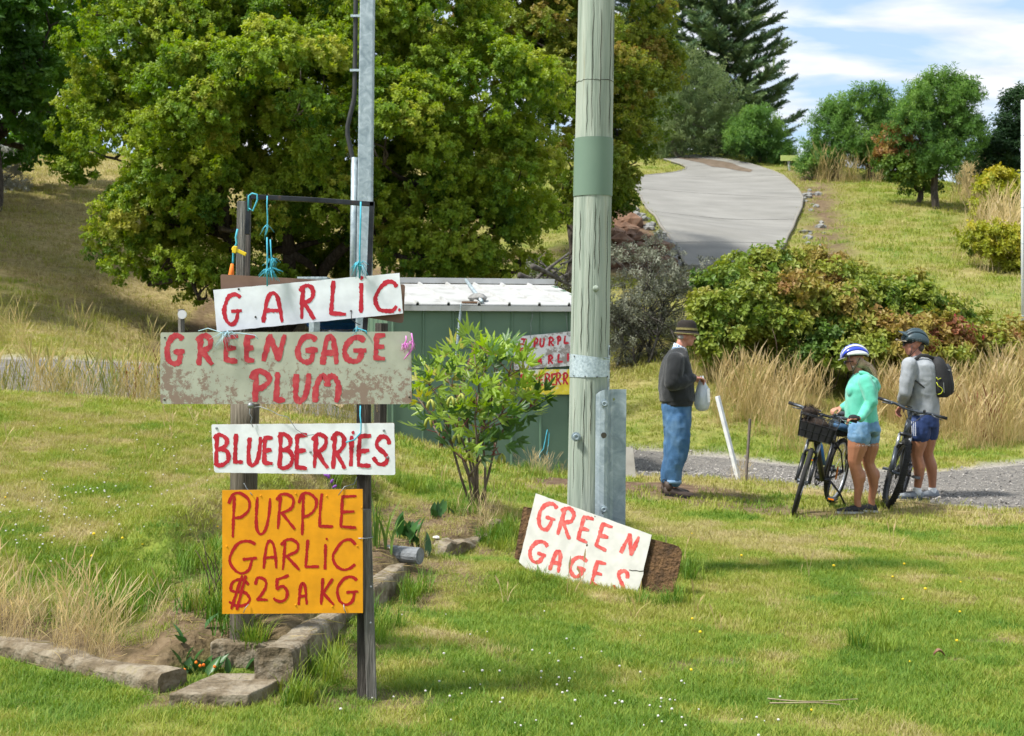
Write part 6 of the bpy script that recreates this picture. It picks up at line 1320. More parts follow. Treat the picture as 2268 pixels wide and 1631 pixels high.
# ================================================================== BICYCLES
def xf(mb, M): mb.v = [tuple(M @ Vector(q_)) for q_ in mb.v]; return mb
rubber = mat('tyre_rubber', [(.012, .012, .012), (.03, .029, .028)], scale=18, rough=.9); bikeblk = mat('bike_black', [(.012, .013, .015), (.022, .023, .026)], scale=6, rough=.35); bikegrey = mat('bike_grey', [(.045, .055, .07), (.08, .09, .105)], scale=4, rough=.35, metal=.3)
alloy = mat('bike_alloy', [(.35, .36, .38), (.5, .51, .53)], scale=10, rough=.35, metal=.7); bluep = mat('bike_blue', [(.01, .10, .35), (.02, .17, .5)], scale=4, rough=.35); amber = mat('amber_reflector', [(.7, .18, .005), (.8, .28, .01)], scale=9, rough=.25); gripm = mat('bike_grip', [(.012, .012, .013), (.025, .025, .027)], scale=30, rough=.9)
def bicycle(name, front, heading, lean, steer, r, tw, label, frame_m, knob, extras):
    wb = 1.10; h = R(heading); fwd = Vector((-math.sin(h), -math.cos(h), 0)); left = Vector((-fwd.y, fwd.x, 0))
    fc = Vector((*front, 0)); rc = fc - fwd * wb; zf, zr = H(*fc.xy), H(*rc.xy); org = Vector((*rc.xy, zr)); pitch = math.atan2(zf - zr, wb)
    Rm = Matrix((fwd, left, Vector((0, 0, 1)))).transposed(); Rm = Rm @ Matrix.Rotation(-pitch, 3, 'Y') @ Matrix.Rotation(-R(lean), 3, 'X')
    M = Matrix.Translation(org) @ Rm.to_4x4(); root = empty(name, org, label, 'bicycle')
    ax_d = Vector((-.358, 0, .934)); A0 = Vector((wb - .045, 0, r - .016)); S = Matrix.Translation(A0) @ Matrix.Rotation(R(steer), 4, ax_d) @ Matrix.Translation(-A0); MS = M @ S
    on = lambda d: A0 + ax_d * d
    def part(nm, mb, mt, par=root, MM=M, sm=True, **kw): return xf(mb, MM).build(nm, mt, par, smooth=sm, org=None, **kw)
    def wheel(c, MM):
        Rr = r - tw; m = MB(); m.torus(c, Rr - .008, .013, k=48, j=6); w_ = part('wheel', m, bikeblk if knob else alloy, root, MM)
        m = MB(); m.torus(c, Rr + tw * .45, tw * .55, k=56, j=10); part('tyre', m, rubber, w_, MM)
        if knob:
            m = MB()
            for i in range(84):
                a = 2 * pi * i / 84; rad = Vector((math.cos(a), 0, math.sin(a))); tan = Vector((-math.sin(a), 0, math.cos(a)))
                for j, (y, rr_) in enumerate(((-.018, 0), (.0, .002), (.018, 0)) if i % 2 else ((-.027, -.008), (-.009, .002), (.009, .002), (.027, -.008))):
                    o = c + rad * (r + rr_ - .003) + Vector((0, y, 0)); rot = Matrix((tan, Vector((0, 1, 0)), rad)).transposed(); m.box(o, (.013, .010, .010), rot)
            t_ = part('tread', m, rubber, w_, MM, sm=False); t_['kind'] = 'stuff'
        m = MB(); m.tube([c + Vector((0, -.055, 0)), c + Vector((0, 0, 0)), c + Vector((0, .055, 0))], [.024, .016, .024], k=12); part('hub', m, bikegrey, w_, MM)
        m = MB()
        for i in range(28):
            a = 2 * pi * i / 28; y = .03 * (1 if i % 2 else -1); b_ = a + .5 * (1 if i % 4 < 2 else -1); m.tube([c + Vector((.02 * math.cos(b_), y, .02 * math.sin(b_))), c + Vector(((Rr - .015) * math.cos(a), 0, (Rr - .015) * math.sin(a)))], .0016, k=4, cap=False)
        part('spokes', m, alloy if not knob else bikegrey, w_, MM)
    rw, fw = Vector((0, 0, r)), Vector((wb, 0, r)); wheel(rw, M); wheel(fw, MS)
    bb = Vector((.44, 0, .30)); st = Vector((.26, 0, .74)); ht0, ht1 = on(.46), on(.60)
    m = MB(); m.tube([bb, ht0 + Vector((0, 0, .02))], [.036, .034], k=12, flat=.8); fr = part('frame', m, frame_m)
    for a, b_, r0, r1 in ((bb, st, .021, .019), (st - Vector((.0, 0, .07)), ht1 - Vector((0, 0, .03)), .022, .024), (ht0, ht1, .028, .028)):
        m = MB(); m.tube([a, b_], [r0, r1], k=10); part('frame_tube', m, frame_m if a is not ht0 else bikegrey, fr)
    for y in (-.055, .055):
        m = MB(); m.tube([bb + Vector((-.02, y * .5, 0)), Vector((.2, y, .32)), rw + Vector((0, y * 1.15, 0))], [.014, .011, .011], k=8); part('chain_stay', m, frame_m, fr)
        m = MB(); m.tube([st + Vector((0, y * .3, -.08)), Vector((.14, y, .56)), rw + Vector((0, y * 1.15, 0))], [.011, .009, .009], k=8); part('seat_stay', m, frame_m, fr)
    m = MB(); m.tube([st - Vector((-.03, 0, .08)), st + Vector((-.075, 0, .20))], .0145, k=10); part('seat_post', m, bikeblk)
    m = MB(); sp = st + Vector((-.085, 0, .22)); rings = []
    for x, w_, z in ((-.13, .07, 0), (-.09, .075, .012), (0, .055, .0), (.08, .028, -.004), (.14, .018, -.012)): rings.append([sp + Vector((x, w_ * math.cos(a), z + .022 * math.sin(a))) for a in [2 * pi * i / 12 for i in range(12)]])
    m.loft(rings); part('saddle', m, bikeblk)
    # fork
    crown = on(.43); m = MB(); m.tube([crown + Vector((0, -.062, 0)), crown + Vector((0, 0, .012)), crown + Vector((0, .062, 0))], .022, k=10); fk = part('fork', m, bikeblk, root, MS)
    off = fw - A0
    for y in (-.058, .058):
        yy = Vector((0, y, 0)); m = MB(); m.tube([crown + yy, on(.27) + yy], .0165, k=10); part('stanchion', m, alloy, fk, MS)
        m = MB(); m.tube([on(.28) + yy, on(.14) + yy + off * .35, fw + yy * 1.08], [.024, .023, .017], k=10); part('fork_leg', m, frame_m if knob else bikeblk, fk, MS)
    m = MB(); m.tube([on(.27) + Vector((.0, -.058, 0)), on(.27) + Vector((.045, -.05, .055)), on(.27) + Vector((.05, 0, .075)), on(.27) + Vector((.045, .05, .055)), on(.27) + Vector((0, .058, 0))], .014, k=8); part('fork_arch', m, bikeblk, fk, MS)
    # cockpit
    hb = on(.715) + Vector((.05, 0, .0)); hw = extras.get('bar', .34); rise = .02
    m = MB(); m.tube([ht1, on(.705)], .021, k=10); m.tube([on(.695), hb], .018, k=10); part('stem', m, bikegrey, root, MS)
    barp = [hb + Vector((-.05, -hw, rise)), hb + Vector((-.02, -hw * .5, rise * .9)), hb + Vector((0, -.07, 0)), hb + Vector((0, .07, 0)), hb + Vector((-.02, hw * .5, rise * .9)), hb + Vector((-.05, hw, rise))]
    m = MB(); m.tube(barp, .014, k=10); bar = part('handlebar', m, bikegrey, root, MS)
    for sg in (-1, 1):
        e = hb + Vector((-.05, sg * hw, rise)); m = MB(); m.tube([e + Vector((0, sg * .008, 0)), e + Vector((.012, -sg * .125, -.002))], [.0175, .0165], k=12); part('grip', m, gripm, bar, MS)
        m = MB(); c = e + Vector((.015, -sg * .15, 0)); m.tube([c + Vector((-.01, 0, 0)), c + Vector((.03, sg * .005, -.01))], .014, k=8); m.tube([c + Vector((.03, 0, -.012)), c + Vector((.055, sg * .04, -.02)), c + Vector((.045, sg * .11, -.025))], [.008, .006, .0045], k=6); part('brake_lever', m, bikegrey, bar, MS)
        m = MB(); m.tube([c + Vector((.02, -sg * .02, 0)), c + Vector((.11, -sg * .09, -.01)), on(.58) + Vector((.1, sg * .02, 0)), on(.5) + Vector((.05, sg * .03, 0))], .004, k=5); part('brake_cable', m, bikeblk, bar, MS)
    m = MB(); m.ell(hb + Vector((0, .12, .03)), (.02, .016, .018), k=8, h=6); m.box(hb + Vector((-.005, -.05, .03)), (.045, .07, .012)); part('display', m, bikeblk, bar, MS, sm=False)
    # drive train
    m = MB(); m.torus(bb + Vector((0, -.05, 0)), .078, .006, k=36, j=5); m.tube([bb + Vector((0, -.075, 0)), bb + Vector((0, .075, 0))], .021, k=12)
    for i in range(5): a = 2 * pi * i / 5; m.tube([bb + Vector((0, -.05, 0)), bb + Vector((.075 * math.cos(a), -.05, .075 * math.sin(a)))], .006, k=5)
    cr = part('crank_set', m, bikeblk)
    ca = R(extras.get('crank', 78))
    for sg in (-1, 1):
        d = Vector((math.cos(ca) * sg, 0, -math.sin(ca) * sg)); a = bb + Vector((0, .078 * -sg * -1 if False else .078 * sg, 0)); e = a + d * .17 + Vector((0, .01 * sg, 0)); m = MB(); m.tube([a, e], [.013, .01], k=8); arm = part('crank_arm', m, bikeblk, cr)
        c = e + Vector((0, .055 * sg, 0)); m = MB(); m.box(c, (.09, .085, .022)); pd = part('pedal', m, bikegrey, cr, sm=False)
        for xx in (-.047, .047): m = MB(); m.box(c + Vector((xx, 0, 0)), (.006, .06, .014)); part('pedal_reflector', m, amber, pd, sm=False) if not knob else None
    m = MB(); m.tube([bb + Vector((0, -.05, .078)), rw + Vector((0, -.045, .035)), rw + Vector((-.035, -.045, 0)), rw + Vector((0, -.045, -.05)), bb + Vector((0, -.05, -.078))], .004, k=5); part('chain', m, bikegrey)
    m = MB(); m.tube([rw + Vector((0, -.04, 0)), rw + Vector((0, -.052, 0))], .05, k=20); m.box(rw + Vector((.02, -.05, -.1)), (.03, .012, .1)); part('rear_mech', m, bikegrey, sm=False)
    for x, r_ in ((rw, .08), (fw, .085)):
        m = MB(); m.torus(x + Vector((0, .045, 0)), r_ - .01, .008, k=24, j=4, sx=.15); part('brake_disc', m, alloy, root, M if x is rw else MS)
    if knob:
        m = MB(); m.tube([bb.lerp(ht0, .12) + Vector((0, 0, .02)), bb.lerp(ht0, .85) + Vector((0, 0, .02))], [.045, .042], k=10, flat=.8); part('battery_case', m, bikeblk)
        m = MB(); m.tube([bb + Vector((0, 0, .0)), bb + Vector((-.02, 0, .06))], .07, k=12); part('motor', m, bikeblk)
        m = MB(); m.tube([Vector((.5, 0, .42)), Vector((.62, 0, .56))], .035, k=12); part('water_bottle', m, bikegrey)
    else:
        m = MB(); m.tube([bb + Vector((-.06, .06, -.01)), Vector((.22, .13, .16)), Vector((.19, .26, -.035))], [.012, .011, .009], k=8); part('kickstand', m, bikeblk)
        m = MB(); m.tube([bb.lerp(ht0, .25) + Vector((-.02, 0, .06)), bb.lerp(ht0, .7) + Vector((-.02, 0, .06))], .035, k=12); part('water_bottle', m, bluep)
        # wire basket on the bars
        bx = hb + Vector((.20, 0, .02)); W, D_, Hh = .38, .27, .24; bk = MB(); zt_, zb_ = bx.z - .0, bx.z - .235
        def rect(z, k_, n=10):
            o = []
            w2, d2 = W / 2 * k_, D_ / 2 * k_
            for i in range(n * 4 + 1):
                s_, t = divmod(i % (n * 4), n); t /= n; p = [(-d2 + 2 * d2 * t, -w2), (d2, -w2 + 2 * w2 * t), (d2 - 2 * d2 * t, w2), (-d2, w2 - 2 * w2 * t)][s_]; o.append(Vector((bx.x + p[0], p[1], z)))
            return o
        for z, k_ in ((zt_, 1), (zt_ - .012, 1), (zt_ - .08, .94), (zt_ - .16, .88), (zb_, .84)): bk.tube(rect(z, k_), .0042 if z > zt_ - .02 else .0028, k=5, cap=False)
        top_, bot_ = rect(zt_, 1), rect(zb_, .84)
        for i in range(0, 40, 2): bk.tube([top_[i], bot_[i]], .0022, k=4)
        for i in range(1, 8): bk.tube([Vector((bx.x - D_ / 2 * .84, W * .84 * (i / 8 - .5), zb_)), Vector((bx.x + D_ / 2 * .84, W * .84 * (i / 8 - .5), zb_))], .002, k=4)
        bs = part('basket', bk, bikeblk, root, MS)
        m = MB(); lo = [q_ + Vector((0, 0, .004)) for q_ in rect(zb_, .83)[:-1]]; hi_ = [l.lerp(t_, .62) for l, t_ in zip(lo, rect(zt_, .985)[:-1])]; m.loft([hi_, lo], cap=False); m.add(lo, [tuple(range(len(lo)))]); part('basket_liner', m, mat('black_cloth', [(.008, .008, .009), (.02, .02, .021)], scale=20, rough=.95), bs, MS)
        # rear carrier, roll bag and lamp
        m = MB(); cz = r + .40 - .03
        for y in (-.06, .06): m.tube([Vector((-.2, y, cz)), Vector((.22, y, cz)), Vector((.27, y * .5, cz - .03))], .006, k=6); m.tube([Vector((-.02, y * 1.3, r)), Vector((-.1, y * 1.2, cz))], .005, k=6); m.tube([Vector((-.02, y * 1.3, r)), Vector((.1, y * 1.2, cz))], .005, k=6)
        m.tube([Vector((-.2, -.06, cz)), Vector((-.2, .06, cz))], .006, k=6); part('carrier', m, bikeblk)
        m = MB(); rings = []
        for x, s_ in ((-.2, .6), (-.18, .95), (-.05, 1), (.1, 1), (.2, .95), (.22, .6)): rings.append([Vector((x, .12 * s_ * math.copysign(abs(math.cos(a)) ** .7, math.cos(a)), cz + .10 + .095 * s_ * math.copysign(abs(math.sin(a)) ** .7, math.sin(a)))) for a in [2 * pi * i / 16 for i in range(16)]])
        m.loft(rings); part('carrier_bag', m, mat('bag_black', [(.012, .016, .018), (.04, .05, .055)], scale=60, rough=.9, detail=2))
        m = MB(); m.tube([Vector((.30, -.02, cz + .14)), Vector((.20, .16, cz + .10))], .038, k=12); part('rolled_jacket', m, mat('blue_roll', [(.02, .06, .12), (.05, .14, .28)], scale=14, rough=.6))
        m = MB(); m.box(Vector((-.03, .09, r + .16)), (.03, .05, .06)); part('side_reflector', m, bikeblk, sm=False)
        m = MB(); m.box(Vector((.24, .075, .36)), (.02, .012, .14)); part('amber_strip', m, amber, sm=False)
        m = MB(); m.box(on(.56) + Vector((-.09, 0, -.05)), (.05, .06, .11)); part('top_bag', m, mat('pouch_grey', [(.10, .11, .11), (.2, .2, .2)], scale=20), sm=False)
        m = MB(); m.tube([hb + Vector((0, 0, .0)), bx + Vector((-.12, 0, -.02))], .012, k=8); m.tube([on(.52), Vector((bx.x, 0, zb_))], .009, k=6); part('basket_bracket', m, bikeblk, bs, MS)
        return root, MS, bx, MS @ (hb + Vector((-.05, hw - .055, rise)))
    return root, MS, hb, None
b1, MS1, bx1, grip1 = bicycle('city_bicycle', (2.77, 13.9), 31, 10, 17, .345, .042, 'black hybrid bicycle with a wire front basket, held by the woman', bikeblk, False, {'bar': .335, 'crank': 80})
b2, MS2, bx2, _g = bicycle('mountain_bicycle', (3.90, 14.75), 22, 11.5, 17, .368, .058, 'dark grey mountain bicycle with knobbly tyres in front of the man', bikegrey, True, {'bar': .365, 'crank': 170})
# furry dog in the basket
furm = mat('dark_fur', [(.012, .009, .008), (.035, .024, .018), (.07, .045, .03)], scale=20, rough=1)
def dog():
    c = bx1 + Vector((-.0, -.10, -.0)); org = MS1 @ c; root = empty('shaggy_dog', org, 'dark shaggy little dog curled up in the wire bicycle basket', 'dog'); m = MB()
    m.ell(bx1 + Vector((0, -.03, -.10)), (.10, .13, .08), k=16, h=10); m.ell(c + Vector((0, -.01, .0)), (.065, .062, .058), k=14, h=10); m.ell(c + Vector((.06, -.02, -.02)), (.035, .028, .025), k=10, h=8); m.ell(c + Vector((-.01, -.065, .0)), (.02, .014, .04), k=8, h=6); m.ell(c + Vector((-.01, .05, -.0)), (.02, .014, .04), k=8, h=6)
    o = xf(m, MS1).build('dog_body', furm, root, smooth=True)
    rr = random.Random(4); v = []; f = []
    for p in o.data.polygons:
        for _ in range(5):
            n_ = p.normal; b_ = Vector(p.center) + Vector((rr.gauss(0, .008), rr.gauss(0, .008), rr.gauss(0, .008))); d = (n_ + Vector((rr.gauss(0, .6), rr.gauss(0, .6), rr.gauss(0, .6)))).normalized() * rr.uniform(.015, .035); s_ = d.orthogonal().normalized() * .0016; k = len(v); v += [b_ - s_ + org, b_ + s_ + org, b_ + d + org]; f.append((k, k + 1, k + 2))
    mesh_obj('fur', v, f, furm, root)['kind'] = 'stuff'
    m = MB(); m.ell(c + Vector((.095, -.02, -.015)), (.01, .012, .01), k=8, h=6); xf(m, MS1).build('nose', bikeblk, root, smooth=True)
dog()
# ================================================================== PEOPLE
def remesh(mb, vox, it, name, mats, parent, fold=0.0, ffreq=(9, 9, 4), seed=0, pick=None, zmin=None):
    me = bpy.data.meshes.new('tmp'); me.from_pydata([tuple(q_) for q_ in mb.v], [], mb.f); o = bpy.data.objects.new('tmp', me); COL.objects.link(o)
    r = o.modifiers.new('r', 'REMESH'); r.mode = 'VOXEL'; r.voxel_size = vox; r.adaptivity = 0; s = o.modifiers.new('s', 'SMOOTH'); s.iterations = it; s.factor = .5
    dg = bpy.context.evaluated_depsgraph_get(); nm = bpy.data.meshes.new_from_object(o.evaluated_get(dg)); bpy.data.objects.remove(o); bpy.data.meshes.remove(me)
    base = np.array(parent['_o']); n = len(nm.vertices); co = np.empty(n * 3); nm.vertices.foreach_get('co', co); co = co.reshape(-1, 3)
    if fold:
        no = np.empty(n * 3); nm.vertices.foreach_get('normal', no); no = no.reshape(-1, 3); q_ = co * np.array(ffreq) + seed * 3.7
        a = np.array([mnoise.noise(Vector(x)) + .5 * mnoise.noise(Vector(x) * 2.3) for x in q_]); ridge = 1 - 2 * np.abs(a); co += no * (fold * ridge)[:, None]
    if zmin is not None: co[:, 2] = np.maximum(co[:, 2], zmin)
    nm.vertices.foreach_set('co', (co - base).ravel()); nm.name = name
    for m in (mats if isinstance(mats, (list, tuple)) else [mats]): nm.materials.append(m)
    if pick:
        for p in nm.polygons: p.material_index = pick(Vector(p.center) + Vector(base))
    nm.polygons.foreach_set('use_smooth', [True] * len(nm.polygons)); nm.update()
    ob = bpy.data.objects.new(name, nm); COL.objects.link(ob); ob.parent = parent; ob['_o'] = tuple(base); return ob
class Fig:
    def __init__(s, Y0, name, base, label): s.Y = Y0; g = P(*base, Y0); s.root = empty(name, (g.x, g.y, H(g.x, g.y)), label, 'person')
    def J(s, px, py, dy=0): return P(px, py, s.Y + dy)
    def r(s, k): return k * s.Y / FPX
    def chain(s, mb, pts, k=12):
        for a, b in zip(pts[:-1], pts[1:]): mb.cap(s.J(*a[:3]), s.r(a[3]), s.J(*b[:3]), s.r(b[3]), k=k)
    def ell(s, mb, c, r, rot=None, k=16, h=12): mb.ell(s.J(*c), tuple(s.r(q_) for q_ in r), rot, k, h)
    def rings(s, mb, lst, k=24, e=.85):
        rr = []
        for y, xl, xr, dh, *o in lst:
            c = s.J((xl + xr) / 2, y, o[0] if o else 0); rx = s.r((xr - xl) / 2); ry = s.r(dh); rr.append([c + Vector((rx * math.copysign(abs(math.cos(a)) ** e, math.cos(a)), ry * math.copysign(abs(math.sin(a)) ** e, math.sin(a)), 0)) for a in [2 * pi * i / k for i in range(k)]])
        mb.loft(rr)
def hand(mb, w, d, n, size=1.0, curl=.9, mir=1, spread=.0):
    d = Vector(d).normalized(); n = Vector(n); n = (n - d * n.dot(d)).normalized(); sd = d.cross(n) * mir; w = Vector(w)
    rot = Matrix((d, sd, n)).transposed(); mb.ell(w + d * .045 * size, (.05 * size, .040 * size, .016 * size), rot, 12, 8); mb.cap(w - d * .02, .024 * size, w + d * .02, .026 * size, k=10)
    for i, fl in enumerate((.92, 1.05, 1.0, .8)):
        b = w + d * .082 * size + sd * (i - 1.5) * .0205 * size; dr = d.copy(); p = b; r0 = .0098 * size
        for j, l in enumerate((.040, .027, .021)):
            a = curl * (.75, 1.0, .8)[j]; dr = (dr * math.cos(a) + (n - n.project(dr)).normalized() * math.sin(a)).normalized() if a else dr; q_ = p + dr * l * fl * size; mb.cap(p, r0, q_, r0 * .9, k=8); p = q_; r0 *= .9
    t0 = w + d * .025 * size - sd * .036 * size; t1 = t0 + (d * .75 - sd * .45 + n * .45).normalized() * .042 * size; t2 = t1 + (d * .8 + sd * .25 + n * .6).normalized() * .032 * size; mb.cap(t0, .014 * size, t1, .0115 * size, k=8); mb.cap(t1, .0115 * size, t2, .0095 * size, k=8)
def shoe(fig, heel, toe, upm, solem, w_=.047, hgt=.075, boot=0.0, laces=None, sole_h=.022, low=.0):
    a = fig.J(*heel); b = fig.J(*toe); a.z = H(a.x, a.y) + .002; b.z = H(b.x, b.y) + .002; d = (b - a); Ln = d.length; d.normalize(); sd = Vector((-d.y, d.x, 0)).normalized(); up = Vector((0, 0, 1))
    prof = [(0.0, .55, .55), (.04, .78, .95), (.2, .86, 1.0), (.38, .84, .92), (.55, .92, .72), (.72, 1.0, .6), (.86, .88, .5), (.95, .62, .42), (1.0, .3, .3)]
    m = MB(); rr = []; rs = []; k = 16
    for t, ww, hh in prof:
        c = a + d * Ln * t; ring = []
        for i in range(k):
            an = 2 * pi * i / k; y = math.cos(an) * w_ * ww * .96; z = math.sin(an); z = sole_h * .7 + (hgt * hh) * (z if z > 0 else z * .12) ; ring.append(c + sd * y + up * z)
        rr.append(ring); 
        rs.append([c + sd * (w_ * ww * 1.08 * math.copysign(abs(math.cos(an)) ** .6, math.cos(an))) + up * (sole_h if math.sin(an) > 0 else 0) for an in [2 * pi * (i + .5) / 12 for i in range(12)]])
    m.loft(rr); s_ = m.build('shoe' if not boot else 'boot', upm, fig.root, smooth=True)
    m = MB(); m.loft(rs); m.build('sole', solem, s_)
    if boot:
        m = MB(); c0 = a + d * Ln * .18 + up * .04; m.loft([[c0 + d * math.cos(q_) * .048 * s2 + sd * math.sin(q_) * .04 * s2 + up * z for q_ in [2 * pi * i / 16 for i in range(16)]] for z, s2 in ((0, 1.0), (boot * .5, .98), (boot, 1.03))]); m.build('boot_shaft', upm, s_, smooth=True)
        m = MB(); m.torus(c0 - d * .05 + up * boot, .018, .004, Matrix.Rotation(math.atan2(d.y, d.x), 3, 'Z'), k=12, j=5); m.build('pull_tab', solem, s_)
    if laces:
        for i in range(4): m = MB(); t = .32 + .08 * i; c = a + d * Ln * t + up * (hgt * (.98 - .28 * i / 3) + sole_h * .72); m.tube([c - sd * .022 + d * .01, c + up * .006, c + sd * .022 + d * .01], .0025, k=5); m.build('lace', laces, s_)
    return s_
skin = mat('skin_tan', [(.36, .165, .105), (.42, .20, .13), (.46, .235, .16)], scale=9, rough=.5, bump=.15, bscale=60); skin_r = mat('skin_ruddy', [(.38, .15, .10), (.46, .20, .14), (.50, .25, .19)], scale=16, rough=.5, bump=.2, bscale=70); skin_l = mat('skin_legs', [(.27, .115, .062), (.33, .145, .08), (.36, .17, .10)], scale=6, rough=.45, bump=.1, bscale=50)
lipm = mat('lip', [(.33, .10, .08), (.38, .13, .10)], scale=10); hairm = mat('blonde_hair', [(.20, .13, .07), (.36, .26, .15), (.5, .4, .27)], scale=30, rough=.5, stretch=(4, 4, 1)); greyhair = mat('grey_hair', [(.25, .23, .21), (.42, .40, .38)], scale=40, rough=.7); darkhair = mat('dark_hair', [(.04, .03, .025), (.09, .07, .06)], scale=40, rough=.6)
lensm = mat('dark_lens', (.008, .008, .009), rough=.08, spec=.6); eyew = mat('eye_white', (.6, .58, .55), rough=.3)
def head_feats(f, mb, cx, cy, s, fx, dy=0, chin=1.0):
    """profile head: cx,cy = skull centre, s = half height in px, fx = +1 facing right / -1 facing left"""
    q_ = lambda x, y: (cx + fx * x * s, cy + y * s, dy)
    f.ell(mb, q_(-.08, -.12), (.86 * s, .70 * s, .86 * s)); f.ell(mb, q_(.18, .38), (.56 * s, .52 * s, .62 * s)); f.ell(mb, q_(.36, .80), (.30 * s * chin, .34 * s, .22 * s)); f.ell(mb, q_(.50, -.16), (.26 * s, .44 * s, .12 * s))
    f.chain(mb, [(*q_(.70, -.06), .09 * s), (*q_(.90, .24), .13 * s)], 8); f.ell(mb, q_(.78, .28), (.12 * s, .17 * s, .09 * s)); f.ell(mb, q_(.64, .50), (.15 * s, .24 * s, .05 * s)); f.ell(mb, q_(.62, .61), (.14 * s, .22 * s, .055 * s)); f.ell(mb, q_(.52, .18), (.22 * s, .50 * s, .2 * s))
    off = .70 * s * f.Y / FPX
    for sg in (-1, 1): f.ell(mb, (cx - fx * .10 * s, cy + .12 * s, dy + sg * off * .98), (.15 * s, .07 * s, .25 * s), Matrix.Rotation(fx * .2, 3, 'Y'))
def eyes(f, cx, cy, s, fx, dy=0):
    for sg in (-1, 1):
        c = f.J(cx + fx * .58 * s, cy + .02 * s, dy + sg * .30 * f.r(s)); m = MB(); m.ell(c, (f.r(s) * .10,) * 3, k=10, h=8); e = m.build('eye', eyew, f.root, smooth=True); m = MB(); m.ell(c + Vector((fx * f.r(s) * .06, 0, 0)), (f.r(s) * .06, f.r(s) * .055, f.r(s) * .055), k=8, h=6); m.build('iris', darkm, e, smooth=True)

# ---------------------------------------------------------------- old man with the bag
def old_man():
    f = Fig(14.38, 'person', (1496, 1092), 'person in brown bucket hat, charcoal jumper and blue jeans holding a plastic bag'); rt = f.root; b = MB()
    cx, cy, s = 1520, 745, 22
    head_feats(f, b, cx, cy, s, 1)
    f.chain(b, [(1511, 757, 0, 11.5), (1502, 782, 0, 13)]); f.rings(b, [(780, 1484, 1518, 26), (800, 1472, 1522, 40), (850, 1468, 1526, 38), (890, 1470, 1526, 36), (930, 1474, 1524, 36)])
    for dy, o in ((-.09, 0), (.09, -7)): f.chain(b, [(1499 + o, 920, dy, 20), (1499 + o, 985, dy, 15), (1495 + o, 1040, dy, 12), (1490 + o, 1080, dy, 9)])
    for sg in (-1, 1): f.chain(b, [(1497, 797, .19 * sg, 12), (1490, 847, .24 * sg, 10.5), (1535, 838, .14 * sg, 7)])
    hand(b, f.J(1535, 838, -.13), (1, .45, .0), (.35, .2, -1), 1.02, .75, -1); hand(b, f.J(1537, 837, .10), (1, -.4, -.05), (.3, -.2, -1), 1.02, .8, 1)
    remesh(b, .0065, 3, 'body', skin_r, rt)
    eyes(f, cx, cy, s, 1)
    m = MB()
    for sg in (-1, 1): m.ell(f.J(1509, 747, sg * .058), (.03, .012, .022), k=10, h=8)
    m.ell(f.J(1504, 746, 0), (.02, .055, .025), k=12, h=8); m.build('hair', greyhair, rt, smooth=True)
    # hat
    hatm = mat('hat_brown', [(.014, .010, .008), (.026, .02, .015)], scale=14, rough=.9, bump=.3, bscale=60); hatb = mat('hat_trim', [(.13, .11, .035), (.22, .19, .07)], scale=40, rough=.9); m = MB(); c = lambda y, o=0: f.J(1521 + o, y)
    def ring(y, rx, ry, o=0, tilt=0.0): cc = c(y, o); return [cc + Vector((f.r(rx) * math.cos(a), f.r(ry) * math.sin(a), -tilt * f.r(rx) * math.cos(a))) for a in [2 * pi * i / 28 for i in range(28)]]
    m.loft([ring(736, 24, 21, 1, .05), ring(728, 22.5, 20, 0, .04), ring(718, 21, 18.5, 0, .0), ring(712, 18, 16, 0), ring(709, 12, 10, 0), ring(711, 3, 3, 0)]); ht = m.build('hat', hatm, rt, smooth=True)
    m = MB(); m.loft([ring(731.5, 24.3, 21.6, .5, .05), ring(726.5, 23.4, 20.7, 0, .04)], cap=False); m.build('hat_band', hatb, ht, smooth=True)
    m = MB(); m.loft([ring(734, 23.5, 20.5, 1, .05), ring(738.5, 28, 25, 1, .08), ring(740.5, 27.8, 24.8, 1, .08), ring(737, 22, 19, 1, .05)], cap=False); m.build('hat_brim', hatm, ht, smooth=True)
    m = MB(); m.tube(ring(740, 28, 25, 1, .08) + ring(740, 28, 25, 1, .08)[:1], f.r(1.4), k=6, cap=False); m.build('brim_edge', hatb, ht, smooth=True)
    # plaid collar
    m = MB(); rr = []
    for y, rx, ry, o in ((784, 17, 17, 0), (774, 15, 14.5, 2), (766, 14, 13.5, 4)): cc = f.J(1503 + o, y); rr.append([cc + Vector((f.r(rx) * math.cos(a), f.r(ry) * math.sin(a), f.r(-7 * math.cos(a)))) for a in [2 * pi * i / 24 for i in range(24)]])
    m.loft(rr, cap=False); plaid = bpy.data.materials.new('plaid'); plaid.use_nodes = True; nt = plaid.node_tree; bs = nt.nodes['Principled BSDF']; bs.inputs['Roughness'].default_value = .9; tcn = N(nt, 'ShaderNodeTexCoord'); ck = N(nt, 'ShaderNodeTexChecker', i_Scale=55.0); ck.inputs[1].default_value = (.08, .18, .32, 1); ck.inputs[2].default_value = (.62, .66, .7, 1); L(nt, tcn.outputs['Object'], ck.inputs[0]); L(nt, ck.outputs[0], bs.inputs[0]); cl_ = m.build('shirt_collar', plaid, rt, smooth=True); so = cl_.modifiers.new('s', 'SOLIDIFY'); so.thickness = .006
    # jumper
    jm = mat('charcoal_knit', [(.011, .0125, .014), (.019, .021, .023)], scale=7, rough=.95, bump=.3, bscale=120, sheen=.2); m = MB()
    f.rings(m, [(770, 1492, 1514, 17), (778, 1483, 1521, 32), (790, 1473, 1525, 45), (806, 1466, 1528, 49), (830, 1461, 1533, 47), (860, 1459, 1537, 47), (882, 1461, 1538, 46), (890, 1463, 1537, 45)])
    for sg in (-1, 1): f.chain(m, [(1496, 800, .195 * sg, 20), (1493, 825, .235 * sg, 19), (1489, 848, .25 * sg, 17), (1512, 845, .2 * sg, 15), (1532, 838, .135 * sg, 10.5)])
